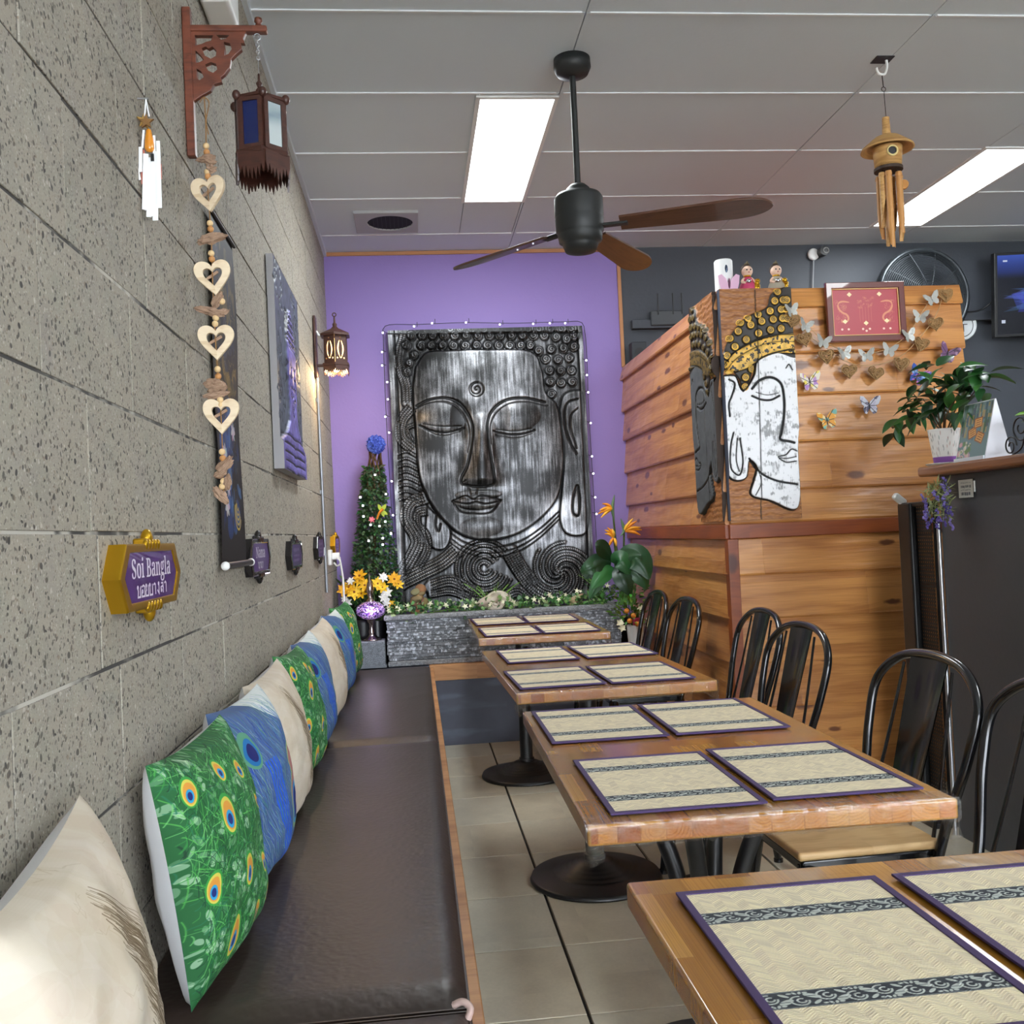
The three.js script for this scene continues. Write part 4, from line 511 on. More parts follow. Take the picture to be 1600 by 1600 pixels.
// ---------------------------------------------------------------- bird of paradise and greenery at the other end
{
  const r = rng(431), t = thing('bird_of_paradise', 'bird of paradise flowers with broad dark green leaves beside the planter', 'plant', [1.805, 0.475, -6.0]);
  mk(lathe([[0, 0], [0.06, 0], [0.075, 0.2], [0.068, 0.2], [0, 0.18]], 28), M.black, 'pot', t);
  const Z = -5.74, L = (u, v, z = Z) => px(u, v, 'z', z).sub(t.position), om = [petal(244, 168, 36), petal(236, 146, 30), petal(250, 190, 60)];
  const bird = (u, v, dirs, bu, bv, tipU, tipV) => { const c = L(u, v); mk(tube([[0.0, 0.2, 0], [c.x * 0.6, (c.y + 0.2) * 0.55, 0.12], c], 0.006, 14, 6), std(rgb(90, 120, 60), 0.6), 'stalk', t); dirs.forEach(([du, dv], i) => { const e = L(u + du, v + dv, Z + 0.03 * (r() - 0.3)); mk(taper([c, c.clone().lerp(e, 0.5).add(V(0, 0.008, 0.01)), e], (s) => 0.001 + 0.009 * Math.sin(Math.PI * Math.min(1, s * 0.85 + 0.12)), 0, 12, 6), om[i % 3], 'petal', t, i ? undefined : 'orange crest petal'); }); if (tipU) { const e = L(u + tipU, v + tipV); mk(taper([L(u + bu, v + bv), c, e], (s) => 0.002 + 0.009 * Math.sin(Math.PI * s), 0, 14, 6), std(rgb(96, 130, 96), 0.5), 'beak', t, 'green and purple pointed sheath'); } };
  bird(957, 795, [[-20, 2], [-23, 8], [-18, 14], [-14, 5], [-16, -8]], 3, 20, 3, -22);
  bird(975, 830, [[26, -6], [20, -16], [14, -20], [28, -2], [26, 6], [8, -14]], -6, 8, -5, -20);
  bird(959, 840, [[-14, -12], [-10, -16], [-3, -14], [-14, -6], [-8, 14], [4, 14]], 2, 10, 2, -10);
  const big = (pts, w, m) => { const a = V3(pts[0]), b = V3(pts[1]), c = V3(pts[2]); const cv = new THREE.QuadraticBezierCurve3(a, b, c); const g = grid(12, 8, (u, v) => { const p = cv.getPoint(u), d = cv.getTangent(u), sd = V(0, 0.2, 1).cross(d).normalize(), s = (v - 0.5) * 2, wd = w * Math.pow(Math.sin(Math.PI * clamp(u * 0.93 + 0.05)), 0.75); p.addScaledVector(sd, s * wd); p.z += -Math.abs(s) * wd * 0.25 + 0.012 * Math.cos(s * 18) * wd * 3; return [p.x, p.y, p.z]; }); mk(g, m, 'broad_leaf', t); };
  const gm = [leafMat(24, 68, 34), leafMat(32, 86, 42), leafMat(18, 52, 28), leafMat(42, 104, 50)];
  for (const [a, b, c, w, k] of [[[965, 880], [1000, 850], [1014, 905], 0.085, 0], [[960, 885], [1000, 880], [1010, 920], 0.07, 1], [[962, 885], [985, 870], [1002, 868], 0.06, 0], [[955, 880], [930, 870], [915, 905], 0.06, 2], [[952, 885], [925, 880], [908, 895], 0.05, 0], [[955, 875], [940, 850], [930, 850], 0.05, 2], [[960, 890], [945, 890], [925, 920], 0.05, 3], [[962, 885], [975, 900], [985, 930], 0.06, 2], [[958, 880], [970, 860], [985, 900], 0.06, 1], [[950, 890], [935, 905], [922, 935], 0.04, 1]]) big([L(...a, Z + 0.02), L(...b, Z + 0.08 + r() * 0.05), L(...c, Z + 0.06 + r() * 0.06)], w, gm[k]);
  const blades = []; for (let i = 0; i < 46; i++) { const u = lerp(966, 990, r()), e = L(u + (r() - 0.5) * 14, lerp(900, 915, r()), Z + 0.04), s = L(u + (r() - 0.5) * 8, 945, Z + 0.06); blades.push(taper([s, s.clone().lerp(e, 0.5).add(V((r() - 0.5) * 0.02, 0, 0.01)), e], 0.003, 0.001, 6, 4)); } mk(merge(blades), leafMat(100, 150, 80), 'grass_blades', t, 'thin upright green blades').userData.kind = 'stuff';
  const f = thing('fern_clump', 'feathery green fern rising from the planter end', 'fern', [1.62, PL.y1 - 0.02, -5.9]), lg = leafGeo(1, 0.4, 0.2, 0.1, 3, 2); for (let k = 0; k < 11; k++) { const a = r() * 6.28, h = 0.14 + r() * 0.12, g = [], P = []; for (let i = 0; i <= 9; i++) { const s = i / 9; P.push(V(Math.cos(a) * h * 0.5 * s * s, h * s * (1 - 0.2 * s), Math.sin(a) * h * 0.3 * s * s)); } g.push(tube(P, 0.0015, 10, 4)); for (let i = 2; i <= 9; i++) for (const s of [-1, 1]) g.push(flat(xf(lg.clone(), { s: 0.04 * (1.1 - i / 11), r: [0.3, -a + s * 1.2, 0.4], p: P[i].toArray() }))); mk(merge(g), k % 3 ? M.leaf : M.leafLight, 'frond', f); }
}
{
  const r = rng(441), t = thing('white_flower_pot', 'white pot with pink band, small orange fruits and cream flowers', 'pot plant', [1.79, 0.476, -5.72]); const Y = 0.17;
  mk(lathe([[0, 0], [0.04, 0], [0.052, Y], [0.047, Y], [0.03, 0.1], [0, 0.1]], 28), M.white, 'pot', t); mk(box(0.05, 0.045, 0.05, 0.012, Y + 0.018, 0.0, 0.006), std(rgb(196, 50, 90), 0.6), 'pink_wrap', t, 'pink paper wrap');
  const lg = leafGeo(1, 0.5, 0.25, 0.15, 4, 2), ms = [], cs = []; for (let i = 0; i < 150; i++) { const a = r() * 6.28, q = 0.04 + r() * 0.08, y = Y + 0.02 + r() * 0.2; ms.push(mat4(V(Math.cos(a) * q - 0.02, y, Math.sin(a) * q * 0.7), new THREE.Euler((r() - 0.5) * 2, -a, r()), lerp(0.02, 0.045, r()))); cs.push(rgb(60 + r() * 60, 110 + r() * 50, 50)); } instanced(lg, leafMat(255, 255, 255), 'leaves', t, ms, cs);
  for (const [x, y] of [[-0.06, 0.24], [-0.02, 0.21], [-0.045, 0.18], [0.0, 0.16]]) mk(sph(0.016, x, y + 0.02, 0.06, 12, 9), std(rgb(226, 140, 50), 0.4), 'orange_fruit', t); const cm = petal(236, 230, 196); for (const [x, y] of [[0.08, 0.2], [0.07, 0.17], [-0.1, 0.19], [-0.09, 0.16], [0.03, 0.27]]) flower(t, V(x, y, 0.05), r(), 0.026, 5, cm, cm, 'cream_flower'); for (let i = 0; i < 6; i++) mk(tube([[0, 0.1, 0], [(r() - 0.5) * 0.05, 0.2, 0], [(r() - 0.5) * 0.14, 0.3, 0.03]], 0.002, 8, 4), M.stem, 'stem', t);
}
// ---------------------------------------------------------------- cushions on the bench
const cushionMaps = (() => {
  const eye = (g, x, y, s, rot, pal) => { g.save(); g.translate(x, y); g.rotate(rot); pal.forEach(([w, h, c, oy]) => { g.fillStyle = css(...c); g.beginPath(); g.ellipse(0, oy * s, w * s, h * s, 0, 0, 7); g.fill(); }); g.restore(); };
  const green = ctex(768, 768, (g, W) => { const r = rng(501); g.fillStyle = css(30, 96, 48); g.fillRect(0, 0, W, W);
    for (let i = 0; i < 420; i++) { const x = r() * W, y = r() * W; g.fillStyle = css(226, 240, 214, 0.16 + r() * 0.4); g.beginPath(); g.ellipse(x, y, 5 + r() * 20, 4 + r() * 12, r() * 3, 0, 7); g.fill(); }
    for (let i = 0; i < 2600; i++) { const x = r() * W, y = r() * W, a = -0.9 + (r() - 0.5) * 1.5 + (r() < 0.3 ? 1.6 : 0), l = 26 + r() * 70, c = [[20, 84, 36], [50, 140, 60], [88, 176, 78], [14, 54, 34], [120, 196, 110], [30, 110, 80]][Math.floor(r() * 6)]; g.strokeStyle = css(...c, 0.75); g.lineWidth = 1 + r() * 2.4; g.beginPath(); g.moveTo(x, y); g.quadraticCurveTo(x + Math.cos(a) * l * 0.5 + 8, y + Math.sin(a) * l * 0.5, x + Math.cos(a) * l, y + Math.sin(a) * l); g.stroke(); }
    const P = [[40, 54, [56, 150, 64], 0], [33, 46, [206, 196, 80], 2], [27, 37, [216, 150, 60], 4], [18, 23, [40, 150, 196], 14], [11, 14, [26, 40, 110], 14]];
    for (const [x, y, s, q] of [[250, 250, 1.35, 0.2], [200, 640, 1.4, 0.3], [330, 470, 1.15, 0.5], [480, 150, 0.9, -0.5], [330, 110, 0.9, -0.3], [560, 300, 0.7, -0.6], [540, 520, 0.8, 0.2], [90, 440, 1, 0.3], [560, 640, 0.7, 0], [90, 120, 1, 0.3], [420, 660, 0.9, 0.5]]) eye(g, x, y, s, q, P);
    g.fillStyle = css(150, 180, 60); for (let i = 0; i < 120; i++) { g.fillStyle = css(110 + r() * 70, 160 + r() * 40, 50, 0.9); g.beginPath(); g.ellipse(640 + r() * 60, 330 + r() * 380, 9, 13, 0, 0, 7); g.fill(); }
    g.fillStyle = css(26, 60, 160); g.beginPath(); g.moveTo(690, 250); g.quadraticCurveTo(640, 420, 700, 560); g.quadraticCurveTo(720, 660, 690, 768); g.lineTo(768, 768); g.lineTo(768, 330); g.closePath(); g.fill(); g.fillStyle = css(40, 110, 200); g.beginPath(); g.ellipse(700, 260, 28, 40, 0.3, 0, 7); g.fill(); });
  const blue = ctex(768, 768, (g, W) => { const r = rng(502); g.fillStyle = css(74, 100, 142); g.fillRect(0, 0, W, W); g.fillStyle = css(216, 222, 220); g.beginPath(); g.moveTo(330, 0); g.quadraticCurveTo(560, 120, 768, 330); g.lineTo(768, 0); g.fill();
    for (let i = 0; i < 1500; i++) { const t = r(), x = t * W, y = r() * W, c = [[40, 84, 170], [24, 50, 120], [90, 140, 190], [60, 140, 120], [150, 176, 190], [30, 70, 190], [120, 160, 140]][Math.floor(r() * 7)], a = 1.1 + (r() - 0.5) * 0.7; g.strokeStyle = css(...c, 0.65); g.lineWidth = 1 + r() * 3; const l = 60 + r() * 130; g.beginPath(); g.moveTo(x, y); g.quadraticCurveTo(x + Math.cos(a) * l * 0.5 - 14, y + Math.sin(a) * l * 0.5, x + Math.cos(a) * l, y + Math.sin(a) * l); g.stroke(); }
    eye(g, 600, 470, 2.3, 0.15, [[48, 90, [140, 176, 120], -10], [42, 78, [176, 120, 116], -14], [30, 44, [46, 140, 200], 26], [22, 32, [20, 36, 120], 28]]); eye(g, 120, 190, 1.5, -0.5, [[44, 60, [90, 150, 120], 0], [34, 44, [30, 110, 170], 6], [22, 30, [22, 30, 100], 8]]); g.strokeStyle = css(30, 90, 210); g.lineWidth = 12; for (let i = 0; i < 5; i++) { g.beginPath(); g.moveTo(200 + i * 26, 260); g.bezierCurveTo(260 + i * 24, 420, 300 + i * 20, 520, 400 + i * 20, 768); g.stroke(); } });
  const cream = ctex(768, 768, (g, W) => { const r = rng(503); g.fillStyle = css(208, 196, 176); g.fillRect(0, 0, W, W); for (let i = 0; i < 240; i++) { const k = r(); g.fillStyle = css(k < 0.5 ? 226 : 180, k < 0.5 ? 218 : 160, k < 0.5 ? 202 : 132, 0.1); g.beginPath(); g.ellipse(r() * W, r() * W, 30 + r() * 90, 20 + r() * 60, r() * 3, 0, 7); g.fill(); }
    for (let i = 0; i < 26; i++) { g.strokeStyle = css(150, 124, 90, 0.25); g.lineWidth = 1.5; let x = r() * W, y = r() * W; g.beginPath(); g.moveTo(x, y); for (let q = 0; q < 12; q++) { x += (r() - 0.3) * 40; y += (r() - 0.4) * 46; g.lineTo(x, y); } g.stroke(); }
    for (let i = 0; i < 230; i++) { const s = r(), x = 300 + s * 160 + r() * 60, y = 60 + s * 560; g.strokeStyle = css(96, 78, 54, 0.35 + r() * 0.4); g.lineWidth = 1 + r() * 2; g.beginPath(); g.moveTo(x, y); g.quadraticCurveTo(x + 60, y + 60 + r() * 40, x + 140 + r() * 60, y + 150 + r() * 90); g.stroke(); } });
  return { green, blue, cream };
})();
const clothBump = dtex(256, 256, (u, v) => 0.5 + 0.25 * Math.sin(u * 512 * 1.57) + 0.25 * Math.sin(v * 512 * 1.57), { srgb: false, rx: 2, ry: 2 });
M.cushion = { green: std(0xffffff, 0.8, { map: cushionMaps.green, bumpMap: clothBump, bumpScale: 0.0004 }), blue: std(0xffffff, 0.8, { map: cushionMaps.blue, bumpMap: clothBump, bumpScale: 0.0004 }), cream: std(0xffffff, 0.8, { map: cushionMaps.cream, bumpMap: clothBump, bumpScale: 0.0004 }) };
M.cushionBack = std(rgb(226, 226, 228), 0.85, { bumpMap: clothBump, bumpScale: 0.0004 });
function pillow(s, T, seed) {
  const f = (u, v) => { const a = u * 2 - 1, b = v * 2 - 1, pinch = 0.07, x = a * (1 - pinch * (1 - a * a) * 0 - pinch * (b * b > 1 ? 0 : (1 - b * b)) * Math.abs(a)), y = b * (1 - pinch * (1 - a * a) * Math.abs(b)); const d = Math.pow(Math.max(0, (1 - a * a) * (1 - b * b)), 0.42); const w = (fbm(u * 5 + seed, v * 5, 3) - 0.5) * 0.022 * d + 0.006 * Math.sin(8 * Math.atan2(b, a) + seed) * smooth(0.4, 1, Math.max(Math.abs(a), Math.abs(b))) * d; return [x * s / 2, y * s / 2, d, w]; };
  const front = grid(34, 34, (u, v) => { const [x, y, d, w] = f(u, v); return [x, y, T * 0.55 * d + w]; });
  const back = grid(34, 34, (u, v) => { const [x, y, d, w] = f(1 - u, v); return [x, y, -T * 0.45 * d + w * 0.6]; });
  return [front, back];
}
[[-1.15, 'cream', 'cream marbled cushion lying at the very end of the bench by the frame edge', -0.1, 0.05, -0.005, 0.0, 0.42], [-1.83, 'green', 'green peacock feather cushion, the largest looking, beside the lone cream cushion', 0.1, 0.02, 0.0, 0.2, 0.405], [-2.26, 'blue', 'blue feather eye cushion leaning behind the largest green peacock cushion', 0.1, 0, 0.005, 0.15, 0.405], [-2.7, 'cream', 'cream marbled cushion between two peacock feather cushions', 0.08, 0.05, 0.0, 0.15, 0.405], [-3.18, 'green', 'green peacock cushion in the middle of the row under the small dark sign', 0.06, -0.03, 0, 0.1, 0.405], [-3.6, 'blue', 'blue feather eye cushion in the middle of the row', 0.05, 0.03, 0, 0.1, 0.405], [-4.15, 'cream', 'cream marbled cushion toward the far end of the bench', 0.06, 0.05, 0, 0.1, 0.405], [-4.75, 'blue', 'blue feather eye cushion second from the stone pedestal', 0.08, 0, 0, 0.1, 0.405], [-5.3, 'green', 'green peacock cushion nearest the stone pedestal and mosaic lamp', 0.14, 0.02, 0, 0.1, 0.405]].forEach(([z, kind, label, turn, roll, dx, extra, s], i) => {
  const t = thing('cushion', label, 'cushion', [0.1 + dx, 0.486 + s / 2, z], 0, 'feather print cushions on the bench'), T = 0.15, [f, b] = pillow(s, T, i * 3.3);
  t.rotation.set(0, Math.PI / 2 - turn * 1.0, 0, 'YXZ'); t.rotation.x = -0.14; t.rotation.z = roll;
  mk(f, M.cushion[kind], 'printed_cover', t); mk(b, M.cushionBack, 'white_back', t, 'plain white back');
});
// ---------------------------------------------------------------- street-name signs on the block wall
M.gold = std(rgb(206, 160, 40), 0.28, { metalness: 0.85 }); M.signBlack = phys(rgb(20, 18, 22), 0.25, { clearcoat: 0.6 });
const thaiGlyph = (g, x, y, s, k) => { g.lineWidth = s * 0.16; g.beginPath(); const a = (cx, cy, r0) => { g.moveTo(x + cx * s + r0 * s, y + cy * s); g.arc(x + cx * s, y + cy * s, r0 * s, 0, 7); }, l = (...p) => p.forEach(([u, v], i) => i ? g.lineTo(x + u * s, y + v * s) : g.moveTo(x + u * s, y + v * s)); switch (k) { case 'so': a(0.12, 0.2, 0.09); l([0.12, 0.3], [0.2, 0.5], [0.12, 0.95], [0.6, 0.95], [0.6, 0.35], [0.75, 0.1]); break; case 'o': a(0.2, 0.55, 0.1); l([0.1, 0.55], [0.1, 0.95], [0.65, 0.95], [0.65, 0.2], [0.4, 0.08], [0.12, 0.2]); break; case 'yo': a(0.18, 0.15, 0.09); l([0.1, 0.2], [0.2, 0.5], [0.08, 0.6], [0.08, 0.95], [0.6, 0.95], [0.6, 0.1]); break; case 'bo': a(0.12, 0.15, 0.09); l([0.12, 0.25], [0.12, 0.95], [0.65, 0.95], [0.65, 0.08]); break; case 'aa': l([0.1, 0.2], [0.35, 0.08], [0.5, 0.2], [0.5, 0.98]); break; case 'ngo': a(0.4, 0.15, 0.09); l([0.45, 0.25], [0.45, 0.95], [0.1, 0.65]); break; case 'lo': a(0.25, 0.75, 0.09); l([0.16, 0.9], [0.1, 0.5], [0.4, 0.4], [0.62, 0.55], [0.62, 0.98]); l([0.62, 0.55], [0.55, 0.15], [0.15, 0.15]); break; case 'no': a(0.1, 0.15, 0.09); l([0.14, 0.25], [0.14, 0.95]); a(0.55, 0.88, 0.09); l([0.14, 0.85], [0.6, 0.75], [0.62, 0.08]); break; } g.stroke(); };
const signFace = (en, thai) => ctex(512, 192, (g, W, H) => { g.fillStyle = css(84, 42, 122); g.fillRect(0, 0, W, H); g.fillStyle = g.strokeStyle = css(240, 232, 246); if (en) { g.font = 'bold 96px serif'; g.textAlign = 'center'; g.save(); g.translate(W / 2, 100); const w = g.measureText(en).width; g.scale(Math.min(1, 370 / w), 1); g.fillText(en, 0, 0); g.restore(); const s = 46, tw = thai.length * 36; thai.forEach((k, i) => thaiGlyph(g, W / 2 - tw / 2 + i * 36, 124, s, k)); } else { const r = rng(77); g.globalAlpha = 0.55; for (const [y, h] of [[40, 34], [92, 22], [128, 26]]) for (let x = 130; x < 380; x += 20) g.fillRect(x, y, 6 + r() * 10, h * (0.6 + r() * 0.4)); } });
function makeSign(label, z, y, frame, face) {
  const t = thing('street_sign', label, 'sign', [0.0, y, z], Math.PI / 2, 'street name signs on the block wall'), a = 0.2, b = 0.054, D = frame === M.gold ? 0.026 : 0.02;
  const out = [[-a, 0], [-a * 0.8, b], [a * 0.8, b], [a, 0], [a * 0.8, -b], [-a * 0.8, -b]], s = shapeOf(out), k = 0.89, h = new THREE.Path(); out.map(([x, q]) => [x * k + 0, q * 0.84]).reverse().forEach(([x, q], i) => i ? h.lineTo(x, q) : h.moveTo(x, q)); h.closePath(); s.holes.push(h);
  mk(ext(s, D, 0.003), frame, 'frame', t);
  const fs = shapeOf(out.map(([x, q]) => [x * 0.9, q * 0.86])), fg = flat(new THREE.ShapeGeometry(fs)); { const P = fg.attributes.position, U = fg.attributes.uv; for (let i = 0; i < P.count; i++) U.setXY(i, P.getX(i) / (2 * a * 0.9) + 0.5, P.getY(i) / (2 * b * 0.86) + 0.5); } fg.translate(0, 0, D + 0.0005); mk(fg, phys(0xffffff, 0.3, { map: face, clearcoat: 0.6 }), 'face', t, 'purple panel with white lettering'); mk(box(2 * a * 0.7, 2 * b * 0.8, D * 0.9, 0, 0, D * 0.45), frame, 'back', t);
  for (const q of [1, -1]) { const g = []; for (let i = -2; i <= 2; i++) g.push(xf(sph(0.009, 0, 0, 0, 10, 8, 0.9, 1.1, 0.6), { p: [i * 0.02, q * (b + 0.001), D + 0.001] })); g.push(xf(sph(0.013, 0, 0, 0, 10, 8, 1, 1.7, 0.9), { p: [0, q * (b + 0.008), D * 0.7] }), box(0.05, 0.018, D, 0, q * (b + 0.004), D / 2, 0.004)); mk(merge(g), frame, 'crest', t, q > 0 ? 'leafy crest' : undefined); }
  return t;
}
makeSign('gold framed purple sign reading Soi Bangla', -1.815, 1.187, M.gold, signFace('Soi Bangla', ['so', 'o', 'yo', 'bo', 'aa', 'ngo', 'lo', 'aa']));
makeSign('black framed purple sign reading Nana beside the scroll', -3.1, 1.193, M.signBlack, signFace('Nana', ['no', 'aa', 'no', 'aa']));
makeSign('black framed purple sign under the purple carved panel', -4.03, 1.182, M.signBlack, signFace(''));
makeSign('black framed purple sign beside the metal conduit', -5.07, 1.198, M.signBlack, signFace(''));
makeSign('gold framed purple sign behind the white power socket', -6.06, 1.2, M.gold, signFace(''));
// ---------------------------------------------------------------- painted scroll, carved purple panel
{
  const t = thing('wall_scroll', 'narrow dark hanging scroll painted in blue and gold behind the heart garland', 'scroll', [0.008, 0, -2.7], Math.PI / 2), w = 0.34, y0 = 1.19, y1 = 2.1; const map = ctex(384, 1024, (g, W, H) => { const r = rng(521); g.fillStyle = css(16, 16, 22); g.fillRect(0, 0, W, H); g.save(); g.beginPath(); g.rect(34, 50, W - 68, H - 116); g.clip(); for (let i = 0; i < 260; i++) { const y = 60 + r() * 860, c = y < 420 ? [[44, 48, 74], [22, 22, 32], [96, 82, 44], [18, 18, 26]] : y < 560 ? [[120, 96, 44], [70, 60, 36], [30, 30, 40]] : [[30, 64, 130], [20, 40, 90], [70, 110, 160], [24, 28, 40]]; g.fillStyle = css(...c[Math.floor(r() * c.length)], 0.7); g.beginPath(); g.ellipse(40 + r() * (W - 80), y, 12 + r() * 34, 8 + r() * 40, r() * 3, 0, 7); g.fill(); } for (let i = 0; i < 120; i++) { g.strokeStyle = css(170, 140, 70, 0.5); g.lineWidth = 2; const x = 50 + r() * 280, y = 100 + r() * 800; g.beginPath(); g.arc(x, y, 8 + r() * 20, r() * 6, r() * 6 + 3); g.stroke(); } for (const [x, y] of [[110, 700], [130, 800], [100, 860], [270, 620]]) for (let i = 0; i < 7; i++) { g.fillStyle = css(170 + r() * 50, 160 + r() * 40, 190, 0.85); g.beginPath(); g.ellipse(x + Math.cos(i) * 18, y + Math.sin(i) * 14, 18, 9, i * 0.9, 0, 7); g.fill(); } for (let i = 0; i < 5; i++) { g.strokeStyle = css(176, 150, 70); g.lineWidth = 7; g.beginPath(); g.arc(270, 850 + i * 6, 16 + i * 9, 0.4, 3.6); g.stroke(); } g.restore(); });
  mk(grid(4, 24, (u, v) => [(u - 0.5) * w, lerp(y0, y1, v), 0.004 + 0.003 * Math.sin(v * 9 + u)]), std(0xffffff, 0.6, { map, side: THREE.DoubleSide }), 'painted_cloth', t);
  mk(merge([rod([-w / 2 - 0.02, y0 - 0.008, 0.016], [w / 2 + 0.02, y0 - 0.008, 0.016], 0.009, 14)]), M.black, 'roller', t); for (const s of [-1, 1]) mk(sph(0.0115, s * (w / 2 + 0.022), y0 - 0.008, 0.016, 12, 10), M.white, 'roller_knob', t, 'white knob'); mk(rod([-w / 2, y1, 0.008], [w / 2, y1, 0.008], 0.005, 10), M.black, 'top_rod', t);
}
{
  const W = 520, H = 580, w = 0.74, h = 0.79; const mask = canvas(W, H, (g) => { g.fillStyle = '#000'; g.fillRect(0, 0, W, H); g.fillStyle = '#fff'; g.beginPath(); g.moveTo(260, 90); g.quadraticCurveTo(330, 130, 345, 220); g.quadraticCurveTo(350, 300, 330, 380); g.lineTo(345, 430); g.lineTo(430, 470); g.lineTo(520, 500); g.lineTo(520, 580); g.lineTo(0, 580); g.lineTo(0, 500); g.lineTo(110, 470); g.lineTo(180, 430); g.lineTo(192, 380); g.quadraticCurveTo(170, 300, 176, 220); g.quadraticCurveTo(190, 130, 260, 90); g.fill(); });
  const gr = canvas(W, H, (g) => { g.fillStyle = '#000'; g.fillRect(0, 0, W, H); g.strokeStyle = '#fff'; g.lineWidth = 5; for (let i = 0; i < 6; i++) { g.beginPath(); g.moveTo(20 + i * 4, 480 + i * 24); g.quadraticCurveTo(180 + i * 6, 470 + i * 26, 260, 520 + i * 26 - 40); g.quadraticCurveTo(340 - i * 6, 470 + i * 26, 500 - i * 4, 480 + i * 24); g.stroke(); } for (let i = 0; i < 5; i++) { g.beginPath(); g.ellipse(260, 250, 76 - i * 11, 160 - i * 20, 0, 0.3, 2.84); g.stroke(); } for (let j = 0; j < 6; j++) for (let i = 0; i < 7; i++) { g.beginPath(); g.arc(192 + i * 23 + (j % 2) * 10, 110 + j * 19, 9, 0, 7); g.stroke(); } for (let i = 0; i < 4; i++) { g.beginPath(); g.moveTo(205, 260 + i * 30); g.quadraticCurveTo(235, 275 + i * 30, 255, 262 + i * 30); g.moveTo(275, 262 + i * 30); g.quadraticCurveTo(300, 275 + i * 30, 320, 260 + i * 30); g.stroke(); } const r = rng(531); for (let i = 0; i < 220; i++) { const x = r() * W, y = r() * 470; if (x > 165 && x < 355) continue; g.lineWidth = 3; g.beginPath(); g.arc(x, y, 6 + r() * 10, r() * 6, r() * 6 + 3); g.stroke(); } });
  const ma = blur(chan(mask), W, H, 2), mg = blur(chan(gr), W, H, 1); const t = thing('relief_carving', 'purple and slate carved wall panel of a robed figure', 'carving', [0.004, 1.9, -3.97], Math.PI / 2);
  const hf = (u, v) => 0.012 * samp(ma, W, H, u, v) - 0.006 * samp(mg, W, H, u, v); const map = dtex(W, H, (u, v) => { const m = samp(ma, W, H, u, v), q = samp(mg, W, H, u, v), n = fbm(u * 30, v * 30, 3); const k = 0.7 + 0.6 * n, c = [lerp(82, 112, m), lerp(90, 104, m), lerp(104, 176, m)]; return c.map((x) => lerp(x * k, 34, clamp(q * 0.9))); }); const rg = reliefGeo(w, h, 0.026, 110, 120, hf); mk(rg.front, std(0xffffff, 0.45, { map, metalness: 0.15 }), 'carved_front', t); mk(rg.edge, std(rgb(158, 156, 158), 0.7), 'panel_edge', t, 'rough grey side');
}
// ---------------------------------------------------------------- lamp, conduit and socket on the block wall
M.redwood = phys(0xffffff, 0.45, { map: woodTex(256, 256, [118, 62, 42], [66, 32, 22], { rings: 5, seed: 71, rx: 6, ry: 6 }), clearcoat: 0.2 });
function hexPlate(w, h, holes) { const s = shapeOf([[-w / 2, 0], [w / 2, 0], [w / 2, h], [-w / 2, h]]); holes.forEach((pts) => { const p = new THREE.Path(); pts.forEach(([x, y], i) => i ? p.lineTo(x, y) : p.moveTo(x, y)); p.closePath(); s.holes.push(p); }); return ext(s, 0.004); }
M.lanternWood = phys(0xffffff, 0.5, { map: woodTex(256, 256, [74, 40, 30], [40, 22, 17], { rings: 5, seed: 72, rx: 6, ry: 6 }), clearcoat: 0.2 });
const circ = (x, y, r, n = 10) => Array.from({ length: n }, (_, i) => [x + Math.cos(-i / n * 6.283) * r, y + Math.sin(-i / n * 6.283) * r]);
function skirt(w, h, seed) { const r = rng(seed), pts = [[-w / 2, 0], [w / 2, 0]]; const n = 14; for (let i = 0; i <= n; i++) { const x = w / 2 - i * w / n, c = 1 - Math.abs(i / n - 0.5) * 1.1; pts.push([x, -h * (i % 2 ? 1 : 0.62) * (0.45 + 0.55 * c) * (0.9 + r() * 0.2)]); } return ext(shapeOf(pts), 0.004); }
